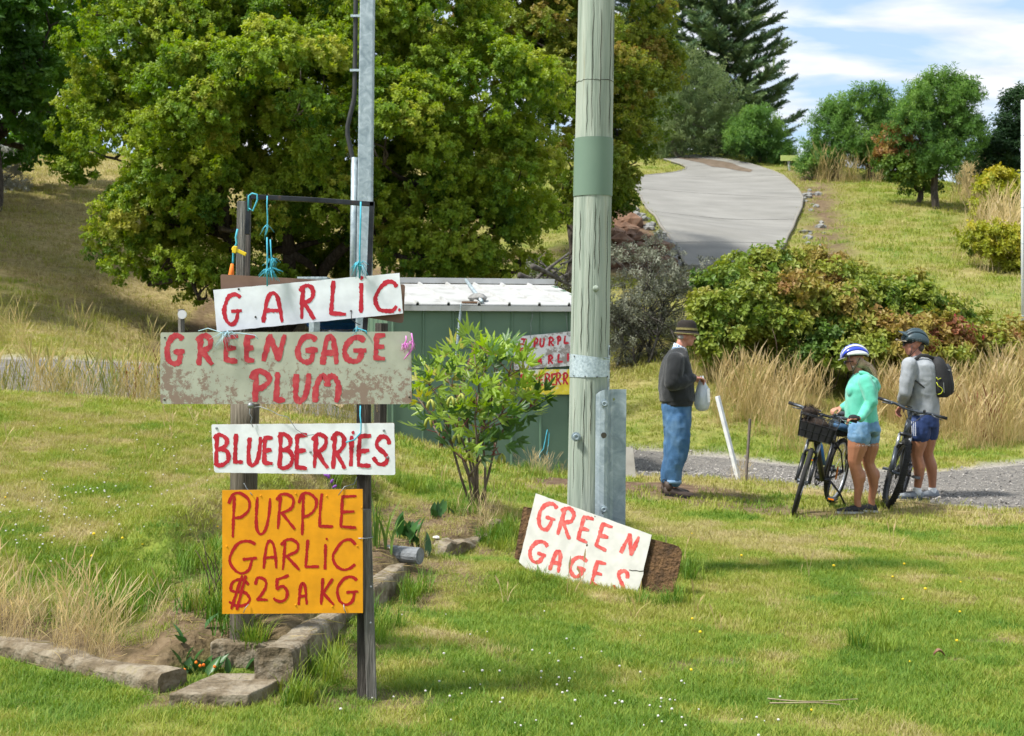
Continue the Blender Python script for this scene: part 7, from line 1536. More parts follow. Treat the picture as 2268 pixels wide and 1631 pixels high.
    j = remesh(m, .011, 4, 'jumper', jm, rt, .007, (6, 6, 5), 1)
    m = MB(); f.rings(m, [(884, 1463, 1536, 44.5), (887, 1464, 1536, 45), (896, 1467, 1534, 44), (899, 1468, 1532, 43)]); m.build('jumper_hem', jm, j, smooth=True)
    # jeans
    dm = mat('blue_denim', [(.022, .065, .15), (.045, .12, .24), (.10, .19, .31), (.19, .27, .36)], pos=[.25, .45, .62, .78], scale=5, rough=.9, bump=.25, bscale=140, stretch=(1, 1, .6)); m = MB()
    f.rings(m, [(890, 1467, 1531, 40), (905, 1466, 1531, 41), (925, 1468, 1530, 42), (945, 1470, 1529, 40)])
    f.chain(m, [(1501, 930, -.085, 28), (1502, 975, -.095, 26), (1500, 1010, -.1, 23), (1492, 1040, -.1, 18), (1494, 1064, -.1, 15)]); f.chain(m, [(1497, 930, .085, 27), (1494, 975, .09, 24), (1488, 1015, .09, 20), (1480, 1045, .09, 16), (1478, 1062, .09, 14)])
    jn = remesh(m, .010, 3, 'jeans', dm, rt, .008, (6, 6, 5), 5)
    m = MB(); f.rings(m, [(1063, 1478, 1509, 15, -.1), (1071, 1477, 1510, 15.5, -.1)]); m.build('turned_cuff', mat('denim_cuff', [(.10, .2, .33), (.2, .3, .42)], scale=9, rough=.9), jn, smooth=True)
    m = MB(); pk = [f.J(x, y, -.215) for x, y in ((1469, 905), (1486, 903), (1491, 925), (1484, 932), (1474, 928))]
    bootm = mat('brown_boot', [(.028, .018, .013), (.055, .035, .026)], scale=12, rough=.6, bump=.2); sol = mat('boot_sole', (.012, .011, .010), rough=.85)
    shoe(f, (1470, 1094, -.10), (1537, 1094, -.13), bootm, sol, .052, .085, .10); shoe(f, (1464, 1088, .09), (1527, 1088, .05), bootm, sol, .052, .085, .10)
    # carrier bag with bunched handles
    Yb = 14.38; o = P(1554, 909, Yb - .03); bag = empty('plastic_bag', o, 'white plastic carrier bag hanging from the hands of the person in the hat', 'bag'); pm = mat('white_plastic', [(.55, .60, .64), (.72, .75, .78)], scale=9, rough=.35, trans=.25, bump=.5, bscale=12, bdist=.03); m = MB(); rr = []
    for y, xl, xr, dh in ((911, 1551, 1560, 5), (907, 1542, 1568, 14), (895, 1537, 1571, 20), (875, 1539, 1571, 20), (858, 1543, 1568, 14), (848, 1547, 1563, 8), (842, 1550, 1560, 5)):
        cc = P((xl + xr) / 2, y, Yb - .03); k = 30; rr.append([cc + Vector((math.cos(a) * (xr - xl) / 2 * Yb / FPX * (1 + .07 * math.sin(7 * a + y)), math.sin(a) * dh * Yb / FPX * (1 + .08 * math.sin(5 * a + y * .3)), 0)) for a in [2 * pi * i / k for i in range(k)]])
    m.loft(rr); m.build('bag_body', pm, bag, smooth=True)
    for x0, x1 in ((1549, 1552), (1561, 1557)):
        m = MB(); m.tube([P(x0, 868, Yb - .05), P(x0 + (1 if x0 < 1555 else -1), 848, Yb - .04), P(x1, 837, Yb - .02), P(x1, 833, Yb - .0)], [.02, .011, .007, .006], k=8, flat=.5); m.build('bag_handle', pm, bag, smooth=True)
    m = MB(); m.add([P(x, y, Yb - .125) for x, y in ((1566, 862), (1572, 860), (1573, 890), (1567, 893))], [(0, 1, 2, 3)]); m.build('printed_panel', mat('bag_print', [(.45, .47, .49), (.6, .62, .63)], scale=30), bag)
    for i, ch in enumerate('SIZE'):
        pass
old_man()

# ---------------------------------------------------------------- woman in the mint hoodie
def helmet(f, rt, cx, cy, rx, ry, rz, fx, inner, ribs, tilt=.0, dy=0, visor=None):
    """inner dark shell with raised longitudinal ribs between open vents"""
    T = Matrix.Rotation(tilt, 3, 'Y'); c = f.J(cx, cy, dy); X, Yr, Z = f.r(rx), f.r(ry), f.r(rz); m = MB(); rings = []
    def pt(u, v, k=1.0):   # u: -1..1 back to front angle, v: side angle
        th = u * pi * .52; return c + T @ Vector((fx * X * k * math.sin(th) * math.cos(v * .35) , Yr * k * math.sin(v) * (math.cos(th) ** .35 if math.cos(th) > 0 else 0), Z * k * math.cos(th) * math.cos(v)))
    n = 16
    for i in range(n + 1):
        u = -1 + 2 * i / n; rings.append([pt(u, -1.45 + 2.9 * j / 14, .93) for j in range(15)])
    vv = [q_ for r_ in rings for q_ in r_]; ff = [(i * 15 + j, i * 15 + j + 1, (i + 1) * 15 + j + 1, (i + 1) * 15 + j) for i in range(n) for j in range(14)]; m.add(vv, ff); hl = m.build('helmet', inner, rt, smooth=True); so = hl.modifiers.new('s', 'SOLIDIFY'); so.thickness = .015; so.offset = -1
    for v0, v1, mt, u0, u1 in ribs:
        m = MB(); rr = []
        for i in range(17):
            t = i / 16; u = u0 + (u1 - u0) * t; va = v0 + (v1 - v0) * .5; w_ = (v1 - v0) * .5 * (.55 + .45 * math.sin(pi * (.12 + .76 * t))); ring = []
            for k in range(9):
                q_ = -1 + 2 * k / 8; ring.append(pt(u, va + w_ * q_, .965 + .055 * math.sqrt(max(0, 1 - q_ * q_))))
            for k in range(8, -1, -1):
                q_ = -1 + 2 * k / 8; ring.append(pt(u, va + w_ * q_, .92))
            rr.append(ring)
        m.loft(rr); m.build('helmet_rib', mt, hl, smooth=True)
    return hl, c
def straps(f, hl, lst):
    for pts in lst:
        m = MB(); m.tube([f.J(*q_) for q_ in pts], .008, k=6, flat=.4, upv=(0, 1, 0)); m.build('helmet_strap', bikeblk, hl, smooth=True)
def woman():
    f = Fig(14.3, 'person', (1905, 1128), 'person in mint hoodie, denim shorts and blue and white cycle helmet beside the basket bicycle'); rt = f.root; b = MB(); cx, cy, s = 1892, 800, 22
    head_feats(f, b, cx, cy, s, -1, chin=.9); f.chain(b, [(1897, 812, 0, 9.5), (1905, 838, 0, 11)])
    f.rings(b, [(838, 1890, 1925, 22), (860, 1882, 1938, 34), (880, 1880, 1936, 32), (910, 1885, 1936, 29), (935, 1886, 1936, 30), (955, 1888, 1934, 28)])
    f.chain(b, [(1903, 955, -.085, 23), (1899, 990, -.09, 22), (1893, 1020, -.09, 15.5), (1894, 1030, -.09, 14), (1901, 1058, -.085, 14), (1902, 1080, -.085, 10.5), (1899, 1108, -.085, 7.5), (1900, 1121, -.085, 8)])
    f.ell(b, (1888, 1028, -.09), (7, 9, 9)); f.ell(b, (1906, 1056, -.085), (12, 12, 18))
    f.chain(b, [(1926, 958, .085, 20), (1927, 990, .09, 20), (1923, 1018, .09, 14.5), (1924, 1028, .09, 13), (1934, 1055, .095, 13.5), (1935, 1078, .095, 10), (1930, 1107, .095, 7.5), (1931, 1119, .095, 8)])
    f.ell(b, (1918, 1026, .09), (6, 8, 8)); f.ell(b, (1938, 1053, .095), (11, 11, 17))
    g1 = grip1; gx, gy = CX + FPX * g1.x / g1.y, HY - FPX * (g1.z - CAMZ) / g1.y; gd = g1.y - f.Y
    f.chain(b, [(1916, 846, -.17, 11), (1931, 890, -.22, 8), (1920, 905, -.215, 7.5), (gx + 17, gy - 3, gd - .02, 6.5)])
    f.chain(b, [(1908, 848, .16, 11), (1890, 888, .2, 9), (1862, 905, .1, 6.5)])
    hand(b, f.J(gx + 17, gy - 4, gd - .035), (-1, .05, .02), (.0, .35, -1), .92, .95, 1); hand(b, f.J(1862, 905, .1), (-1, -.4, -.1), (0, .2, -1), .9, .8, -1)
    zk = P(0, 940, f.Y).z; remesh(b, .0065, 3, 'body', [skin, skin_l], rt, pick=lambda p: 1 if p.z < zk else 0)
    m = MB(); hd = MB(); hand(hd, f.J(gx + 17, gy - 4, gd - .035), (-1, .05, .02), (.0, .35, -1), 1.0, .95, 1); n0 = 0
    w0 = f.J(gx + 17, gy - 4, gd - .035); m.ell(w0 + Vector((-.05, .0, .004)), (.052, .03, .034), k=12, h=8); m.cap(w0, .026, w0 + Vector((-.03, 0, 0)), .029); remesh(m, .006, 2, 'glove', mat('black_glove', [(.008, .009, .012), (.03, .032, .036)], scale=30, rough=.8), rt)
    # hair and pony tail
    m = MB(); f.ell(m, (1902, 805, 0), (14, 15, 13)); f.ell(m, (1896, 797, 0), (14, 16.5, 10)); f.chain(m, [(1910, 806, 0, 9), (1921, 812, .0, 9), (1931, 824, .0, 8), (1937, 838, 0, 5.5), (1939, 848, 0, 2)]); hr = remesh(m, .008, 2, 'hair', hairm, rt, .004, (30, 30, 6), 3)
    for i in range(40):
        m = MB(); o = Vector((random.gauss(0, .012), random.gauss(0, .02), random.gauss(0, .012))); m.tube([f.J(1912, 808) + o, f.J(1924, 815) + o * 1.6 + Vector((0, 0, .012)), f.J(1935, 832) + o * 1.8, f.J(1939 + random.gauss(0, 3), 846 + random.gauss(0, 5)) + o * 1.4], [.003, .003, .0025, .001], k=4); m.build('hair_strand', hairm, hr)
    # hoodie
    mm = mat('mint_fleece', [(.07, .40, .28), (.10, .49, .35), (.14, .55, .41)], scale=5, rough=.9, bump=.15, bscale=160, sheen=.3); m = MB()
    f.rings(m, [(826, 1894, 1916, 17), (834, 1888, 1930, 26), (845, 1882, 1939, 36), (862, 1875, 1943, 39), (878, 1874, 1942, 38), (900, 1873, 1940, 35), (920, 1873, 1942, 36), (935, 1873, 1944, 37), (941, 1874, 1943, 36)])
    f.ell(m, (1884, 866, -.07), (9, 13, 14)); f.ell(m, (1884, 866, .07), (9, 13, 14))
    f.chain(m, [(1917, 845, -.16, 16), (1925, 868, -.20, 15), (1931, 890, -.22, 13.5), (1920, 905, -.215, 12), (gx + 22, gy - 4, gd - .015, 9.5)]); f.chain(m, [(1910, 846, .15, 15), (1892, 888, .2, 12), (1868, 903, .1, 9)])
    hd_ = remesh(m, .010, 3, 'hoodie', mm, rt, .0035, (7, 7, 7), 9)
    m = MB(); f.chain(m, [(1907, 826, -.085, 5), (1921, 832, -.09, 7), (1936, 846, -.06, 9), (1941, 856, 0, 10), (1936, 846, .06, 9), (1921, 832, .09, 7), (1907, 826, .085, 5)]); f.ell(m, (1938, 858, 0), (10, 22, 13)); remesh(m, .009, 3, 'hood', mm, hd_, .004, (14, 14, 14), 2)
    m = MB(); m.tube([f.J(1872, 899, -.1), f.J(1876, 906, -.13), f.J(1880, 918, -.14)], .0025, k=5); m.build('drawstring', mm, hd_)
    # shorts
    sm = mat('pale_denim', [(.07, .16, .30), (.13, .26, .42), (.24, .37, .52)], scale=7, rough=.9, bump=.2, bscale=150); m = MB(); f.rings(m, [(932, 1878, 1943, 36), (945, 1879, 1945, 38), (955, 1880, 1946, 38)]); f.ell(m, (1936, 952, 0), (12, 34, 16))
    f.chain(m, [(1904, 950, -.085, 25), (1903, 968, -.09, 25.5)]); f.chain(m, [(1924, 952, .085, 24), (1925, 970, .09, 23.5)]); sh = remesh(m, .009, 3, 'denim_shorts', sm, rt, .004, (12, 12, 14), 6, pick=None, zmin=P(0, 987, f.Y).z)
    fz = mat('frayed_hem', [(.5, .55, .6), (.65, .68, .7)], scale=40)
    for (x, y, dy, r_) in ((1903, 986, -.09, 22.5), (1925, 986, .09, 21)):
        m = MB(); c = f.J(x, y - 1, dy)
        for i in range(60): a = 2 * pi * i / 60; p = c + Vector((math.cos(a) * f.r(r_), math.sin(a) * f.r(r_), .006)); m.tube([p, p + Vector((random.gauss(0, .003), random.gauss(0, .003), -random.uniform(.008, .02)))], .0012, k=3)
        m.build('frayed_hem', fz, sh)
    # the cap peak, sunglasses, earring and helmet
    whh = mat('helmet_white', [(.60, .62, .64), (.70, .72, .74)], scale=5, rough=.25, coat=.5); blh = mat('helmet_blue', [(.015, .04, .42), (.03, .07, .55)], scale=5, rough=.25, coat=.5); ink = mat('helmet_liner', (.012, .012, .014), rough=.7)
    hl, c = helmet(f, rt, 1893, 791, 31, 24, 29, -1, ink, [(-1.38, -1.02, whh, -.92, .5), (-.98, -.62, blh, -.8, .98), (-.5, -.22, whh, -.98, .96), (-.12, .12, blh, -.98, .98), (.22, .5, whh, -.98, .96), (.62, .98, blh, -.8, .98), (1.02, 1.38, whh, -.92, .5)], tilt=-.06)
    m = MB(); v = []
    pk = [(1874, 791, -.06), (1866, 793, -.055), (1858, 796, -.03), (1856, 797, 0), (1858, 796, .03), (1866, 793, .055), (1874, 791, .06)]; m.prism([f.J(*q_) for q_ in pk], (0, 0, -.008)); m.build('cap_peak', mat('peak_grey', [(.3, .29, .27), (.4, .39, .37)], scale=12), hl)
    straps(f, hl, [[(1880, 789, -.085), (1884, 806, -.083), (1890, 822, -.06), (1889, 826, 0)], [(1905, 793, -.08), (1898, 808, -.083), (1890, 822, -.06)], [(1880, 789, .085), (1884, 806, .083), (1889, 826, 0)]])
    sunglasses(f, rt, 1871.5, 803, -1, .03); m = MB(); m.ell(f.J(1889.5, 813, -.078), (.006, .006, .006), k=8, h=6); m.build('earring', alloy, rt, smooth=True)
    bk = mat('black_shoe', [(.01, .01, .011), (.03, .03, .032)], scale=40, rough=.8); sl = mat('pale_sole', [(.35, .35, .34), (.5, .5, .49)], scale=20)
    shoe(f, (1910, 1131, -.085), (1852, 1131, -.13), bk, sl, .046, .07, laces=bikeblk); shoe(f, (1942, 1128, .095), (1886, 1128, .03), bk, sl, .046, .07, laces=bikeblk)
def sunglasses(f, rt, px, py, fx, dz=.03, dy=0):
    m = MB(); s = f.r(1)
    for sg in (-1, 1): m.ell(f.J(px, py, dy + sg * dz), (3 * s, .026, 4.6 * s), Matrix.Rotation(fx * sg * -.35, 3, 'Z'), k=12, h=8)
    g = m.build('sunglasses', lensm, rt, smooth=True); m = MB()
    for sg in (-1, 1): m.tube([f.J(px - fx * 1, py - 2, dy + sg * (dz + .022)), f.J(px - fx * 18, py - 2, dy + sg * .072)], .0035, k=5)
    m.build('temple_arm', bikeblk, g)
woman()

# ---------------------------------------------------------------- man with the backpack
def cyclist():
    f = Fig(15.6, 'person', (2045, 1104), 'person in grey top and navy shorts wearing a black backpack beside the mountain bicycle'); rt = f.root; b = MB(); cx, cy, s = 2022, 763, 23.5
    head_feats(f, b, cx, cy, s, -1); f.chain(b, [(2027, 778, 0, 12), (2034, 803, 0, 14)])
    f.rings(b, [(800, 2014, 2058, 24), (820, 2008, 2068, 38), (860, 2012, 2068, 36), (900, 2016, 2070, 33), (940, 2016, 2070, 34)])
    f.chain(b, [(2036, 950, -.07, 22), (2033, 980, -.08, 20), (2030, 1003, -.08, 14.5), (2031, 1012, -.08, 13), (2036, 1036, -.075, 13.5), (2035, 1060, -.075, 10), (2031, 1086, -.075, 7.5), (2032, 1098, -.075, 8)]); f.ell(b, (2038, 1034, -.075), (11, 11, 17))
    f.chain(b, [(2056, 950, .10, 21), (2054, 980, .11, 18.5), (2053, 1001, .11, 14), (2056, 1012, .11, 12.5), (2063, 1034, .11, 13), (2065, 1060, .11, 9.5), (2065, 1086, .11, 7.5), (2066, 1097, .11, 8)]); f.ell(b, (2065, 1032, .11), (10, 10, 16))
    f.chain(b, [(2012, 812, -.15, 12), (2007, 868, -.17, 10), (2000, 880, -.02, 9), (1998, 898, .12, 7)]); f.chain(b, [(2050, 815, .2, 12), (2048, 868, .24, 10), (2020, 890, .25, 7)])
    hand(b, f.J(1998, 898, .12), (-.3, .6, -.6), (.3, -.3, -1), 1, .7, 1); hand(b, f.J(2020, 890, .25), (-1, 0, -.3), (0, .2, -1), 1, .8, -1)
    zk = P(0, 940, f.Y).z; remesh(b, .0068, 3, 'body', [skin_r, skin_l], rt, pick=lambda p: 1 if p.z < zk else 0)
    m = MB(); f.ell(m, (2036, 768, 0), (11, 14, 13)); m.build('hair', darkhair, rt, smooth=True)
    gm = mat('grey_jersey', [(.20, .22, .24), (.27, .29, .31), (.34, .36, .38)], scale=6, rough=.85, bump=.1, bscale=200); m = MB()
    f.rings(m, [(788, 2022, 2050, 18), (796, 2012, 2060, 30), (808, 2004, 2070, 42), (830, 2004, 2074, 44), (860, 2010, 2075, 41), (890, 2013, 2077, 38), (912, 2012, 2078, 39), (921, 2013, 2077, 38)])
    f.chain(m, [(2014, 808, -.155, 16.5), (2009, 840, -.175, 16), (2006, 868, -.17, 14), (2000, 882, -.03, 12), (1998, 893, .1, 9.5)]); f.chain(m, [(2052, 812, .19, 16), (2050, 866, .24, 13.5), (2025, 888, .25, 10)])
    remesh(m, .0105, 3, 'jersey', gm, rt, .0055, (7, 7, 7), 4)
    m = MB(); nb = mat('navy_shorts', [(.008, .022, .085), (.015, .04, .14)], scale=5, rough=.7, bump=.1, bscale=60); f.rings(m, [(914, 2014, 2076, 38), (930, 2013, 2076, 40), (945, 2014, 2076, 40)]); f.chain(m, [(2036, 940, -.08, 25), (2035, 960, -.085, 25.5)]); f.chain(m, [(2056, 940, .10, 24), (2056, 962, .11, 22)])
    sh = remesh(m, .010, 3, 'shorts', nb, rt, .006, (9, 9, 8), 8, zmin=P(0, 979, f.Y).z)
    for x in (2019, 2023, 2027):
        m = MB(); m.tube([f.J(x, 934, -.215), f.J(x + 1, 950, -.232), f.J(x + 1, 966, -.232)], .0055, k=6, flat=.4, upv=(0, 1, 0)); m.build('shorts_stripe', mat('stripe_white', (.7, .72, .74), rough=.7), sh)
    # helmet with visor, cap peak, glasses
    th = mat('helmet_teal', [(.028, .05, .06), (.045, .075, .088)], scale=5, rough=.45); ink = mat('helmet_liner', (.012, .012, .014), rough=.7)
    hl, c = helmet(f, rt, 2026, 760, 30, 26, 33, -1, th, [(-1.42, -.80, th, -.98, .62), (-.72, -.4, th, -.95, .9), (-.28, .28, th, -.98, .95), (.4, .72, th, -.95, .9), (.80, 1.42, th, -.98, .62)], tilt=.18)
    for a, bb in (((2008, 736, -.03), (2034, 738, -.03)), ((2010, 741, -.075), (2036, 745, -.085))):
        m = MB(); m.tube([f.J(*a), f.J((a[0] + bb[0]) / 2, (a[1] + bb[1]) / 2 - 3, a[2] - .012), f.J(*bb)], [.004, .011, .004], k=8, flat=.5); m.build('helmet_vent', ink, hl, smooth=True)
    m = MB(); vz = [(2012, 747, -.095), (1999, 740, -.085), (1991, 736, -.05), (1990, 735, 0), (1991, 736, .05), (1999, 740, .085), (2012, 747, .095), (2012, 741, .06), (2010, 738, 0), (2012, 741, -.06)]; m.prism([f.J(*q_) for q_ in vz], (0, 0, .012)); m.build('helmet_visor', th, hl)
    m = MB(); pk = [(2008, 757, -.07), (1996, 756, -.062), (1986, 754, -.035), (1984, 753, 0), (1986, 754, .035), (1996, 756, .062), (2008, 757, .07)]; m.prism([f.J(*q_) for q_ in pk], (0, 0, .012)); m.build('cap_peak', mat('peak_cream', [(.10, .07, .05), (.5, .45, .38), (.6, .3, .12)], pos=[.35, .5, .72], scale=9, rough=.8), hl)
    m = MB(); f.ell(m, (2016, 757, 0), (16, 18, 6)); m.build('cap_band', ink, hl, smooth=True)
    # looping emblem lines on the side of the helmet
    em = mat('emblem_grey', [(.10, .13, .15), (.16, .19, .21)], scale=10); q_ = lambda x, y: f.J(2012 + x, 745 + y, -.128 - .0)
    for pts in ([(8, 4), (14, 3), (14, 6), (9, 7), (9, 12), (13, 12)], [(17, 4), (17, 12), (20, 12), (20, 4)], [(24, 4), (29, 6), (29, 10), (24, 12), (24, 4)]):
        m = MB(); m.tube([q_(*p) for p in pts], .0014, k=4); m.build('emblem_line', em, hl)
    straps(f, hl, [[(2020, 765, -.09), (2019, 778, -.085), (2014, 790, -.05), (2012, 792, 0)], [(2036, 768, -.09), (2026, 778, -.088), (2014, 790, -.05)]])
    sunglasses(f, rt, 2002, 763, -1, .032)
    # socks and shoes
    wh = mat('white_sock', [(.6, .62, .62), (.7, .72, .72)], scale=60, rough=.9); gs = mat('grey_shoe', [(.16, .18, .20), (.25, .27, .29)], scale=50, rough=.8); sl = mat('navy_sole', [(.05, .07, .09), (.1, .12, .14)], scale=20)
    for x, dy in ((2031, -.075), (2065, .11)):
        m = MB(); f.chain(m, [(x, 1085, dy, 9.4), (x + 1, 1098, dy, 10)]); m.build('sock', wh, rt, smooth=True)
    shoe(f, (2045, 1106, -.075), (1985, 1106, -.13), gs, sl, .049, .072, laces=bikeblk, sole_h=.026); shoe(f, (2079, 1105, .11), (2020, 1105, .05), gs, sl, .049, .072, laces=bikeblk, sole_h=.026)
    # backpack
    o = f.J(2078, 878, .02); bp = empty('backpack', o, 'black backpack with yellow cord worn over the grey top', 'backpack'); bm_ = mat('pack_black', [(.009, .009, .010), (.022, .022, .024)], scale=16, rough=.75, bump=.2, bscale=90); bl2 = mat('pack_panel', [(.02, .021, .023), (.035, .036, .038)], scale=16, rough=.7); m = MB(); rr = []
    for y, xl, xr, dh in ((790, 2066, 2078, 14), (796, 2060, 2086, 26), (812, 2058, 2094, 32), (840, 2058, 2101, 34), (862, 2060, 2103, 34), (874, 2063, 2101, 32), (880, 2068, 2095, 24)):
        cc = f.J((xl + xr) / 2, y, -.04); k = 24; rr.append([cc + Vector((math.copysign(abs(math.cos(a)) ** .65, math.cos(a)) * f.r((xr - xl) / 2), math.copysign(abs(math.sin(a)) ** .65, math.sin(a)) * f.r(dh), 0)) for a in [2 * pi * i / k for i in range(k)]])
    m.loft(rr); m.build('pack_body', bm_, bp, smooth=True)
    m = MB(); rr = []
    for y, xl, xr, dh in ((806, 2088, 2097, 20), (812, 2086, 2102, 25), (850, 2088, 2109, 27), (868, 2092, 2109, 25), (874, 2094, 2104, 20)):
        cc = f.J((xl + xr) / 2, y, -.04); rr.append([cc + Vector((math.copysign(abs(math.cos(a)) ** .7, math.cos(a)) * f.r((xr - xl) / 2), math.copysign(abs(math.sin(a)) ** .7, math.sin(a)) * f.r(dh), 0)) for a in [2 * pi * i / 20 for i in range(20)]])
    m.loft(rr); m.build('front_pocket', bl2, bp, smooth=True)
    for pts, w_ in (([(2070, 797, -.12), (2056, 789, -.15), (2040, 787, -.15), (2029, 795, -.15), (2020, 805, -.13)], .02), ([(2064, 868, -.17), (2050, 860, -.2), (2036, 850, -.208), (2027, 843, -.2)], .009), ([(2070, 797, .06), (2056, 789, .10), (2036, 792, .14), (2024, 806, .16)], .02)):
        m = MB(); m.tube([f.J(*q2) for q2 in pts], w_, k=8, flat=.35, upv=(0, 0, 1)); m.build('shoulder_strap', bm_, bp, smooth=True)
    yc = mat('yellow_cord', [(.55, .62, .02), (.65, .7, .05)], scale=20)
    for pts in ([(2074, 836), (2077, 841), (2084, 838)], [(2074, 847), (2078, 855), (2086, 860), (2088, 866), (2084, 872), (2077, 874)]):
        m = MB(); m.tube([f.J(x, y, -.04 - f.r(34) - .004) for x, y in pts], .0035, k=5); m.build('elastic_cord', yc, bp, smooth=True)
    m = MB(); m.tube([f.J(2090, 848, -.212), f.J(2091, 870, -.205)], .004, k=5); m.build('zip', alloy, bp); m = MB(); m.box(f.J(2101, 820, -.175), (.035, .004, .008)); m.build('pack_badge', alloy, bp)
cyclist()
# ================================================================== SMALL THINGS
def post(name, a, b, w_, mt, label, cat='stake', sink=.1, sq=True):
    a, b = Vector(a), Vector(b); a.z = H(a.x, a.y); m = MB(); d = (b - a).normalized(); m.tube([a - d * sink, b], w_, k=4 if sq else 10); o = m.build(name, mt, org=a, bevel=.004 if sq else 0, smooth=not sq); return tag(o, label, cat)
Yr = 16.35
r_ = post('white_stake', P(1636, 1060, Yr), P(1589, 878, Yr + .1), .032, mat('white_paint_wood', [(.55, .57, .58), (.72, .74, .75)], scale=12, rough=.7), 'white painted stake leaning at the edge of the gravel road')
post('steel_stake', P(1652, 1063, 16.2), P(1661, 928, 16.2), .018, mat('stake_brown', [(.10, .08, .07), (.18, .15, .13)], scale=10, rough=.8), 'thin brown steel stake beside the leaning white one')
m = MB(); Yl = 16.2; pl_ = Plane(P(1395, 1040, Yl), (-.2, -1, .12)); pts = [pl_.at(x, y) for x, y in ((1340, 985), (1402, 992), (1409, 1060), (1340, 1062))]; m.prism(pts, -pl_.n * .015); o = m.build('leaning_board', [mat('grey_back_board', [(.30, .28, .25), (.42, .40, .36)], scale=8, rough=.9)], org=pts[3]); tag(o, 'plain grey board standing behind the galvanised splint', 'board')
# reflector stake in the left gully
st = G(404, 800, 14, 24); r_ = empty('reflector_stake', P(404, 800, 17.5), 'small pale stake with a round white reflector left of the signs', 'stake'); a = P(406, 790, 17.5); m = MB(); m.tube([Vector((a.x, a.y, H(a.x, a.y) - .1)), P(401, 685, 17.5)], .04, k=4); m.build('stake', greywood, r_); m = MB(); q0 = P(404, 697, 17.44); m.tube([q0, q0 + Vector((0, -.02, 0))], .055, k=16); m.build('reflector', mat('reflector_white', (.62, .63, .64), rough=.3), r_)
# grey box on a post seen above the GARLIC board
b = P(695, 900, 23.5); b.z = H(b.x, b.y); r_ = empty('meter_box', b, 'grey box on a post glimpsed behind the GARLIC board', 'box'); m = MB(); m.tube([b - Vector((0, 0, .1)), P(697, 640, 23.5)], .09, k=4); m.build('box_post', galv, r_); m = MB(); m.box(P(695, 632, 23.5), (.5, .35, .26)); m.build('box_body', galv, r_, bevel=.01)
# white pole at the right edge, small sign on the crest, wires
Yw = 27; a = P(2265, 735, Yw); a.z = H(a.x, a.y); r_ = empty('white_pole', a, 'slim white pole cut by the right edge', 'pole'); m = MB(); m.tube([a - Vector((0, 0, .2)), P(2265, 222, Yw)], .03, k=12); m.build('shaft', mat('white_tube', [(.62, .65, .68), (.72, .75, .78)], scale=4, rough=.4), r_, smooth=True)
for y in (300, 380, 460, 540, 620, 700): m = MB(); m.torus(P(2265, y, Yw), .031, .005, Matrix.Rotation(R(90), 3, 'X'), k=14, j=5); m.build('collar', galv, r_)
g = G(1748, 378, 30, 90); r_ = empty('crest_sign', g, 'tiny yellow-green sign on a pale post at the crest', 'sign'); sY = g.y; m = MB(); m.tube([g - Vector((0, 0, .2)), P(1747, 346, sY)], .05, k=8); m.build('sign_post', roofm, r_); m = MB(); m.box(P(1748, 351, sY) + Vector((0, -.06, 0)), (.72, .03, .22)); m.build('sign_plate', mat('sign_lime', [(.42, .5, .12), (.5, .58, .2)], scale=5), r_)
for i, (a, b_, lb) in enumerate((((1340, -10, 73), (1600, 45, 73), 'upper dark power line crossing in front of the conifer'), ((1340, 150, 73), (1600, 172, 73), 'lower dark power line crossing in front of the conifer'))):
    A_, B_ = P(*a), P(*b_); m = MB(); m.tube([A_.lerp(B_, t / 20) - Vector((0, 0, .5 * math.sin(pi * t / 20))) for t in range(21)], .014, k=5); tag(m.build('power_line', bikeblk, org=A_), lb, 'power line')
# split logs beside the car
logm = mat('split_log', [(.32, .22, .14), (.48, .36, .25)], scale=9, rough=.9); bk_ = P(776, 925, 20)
for i, (x, y, a, lb) in enumerate(((770, 903, .3, 'upper pale split log stacked beside the blue car'), (782, 918, -.2, 'lower pale split log stacked beside the blue car'), (764, 922, .5, 'outer pale split log lying by the blue car'))):
    c = P(x, y, 19.5 + .1 * i); m = MB(); rot = Matrix.Rotation(a, 3, 'Y') @ Matrix.Rotation(.5 + i, 3, 'Z'); poly = [rot @ Vector((.16 * math.cos(t), -.15, .1 * math.sin(t))) + c for t in (0, .9, 2.0, 3.3, 4.6)]; m.prism(poly, rot @ Vector((0, .3, 0))); tag(m.build('split_log', logm, org=c), lb, 'log', 'split logs by the car')
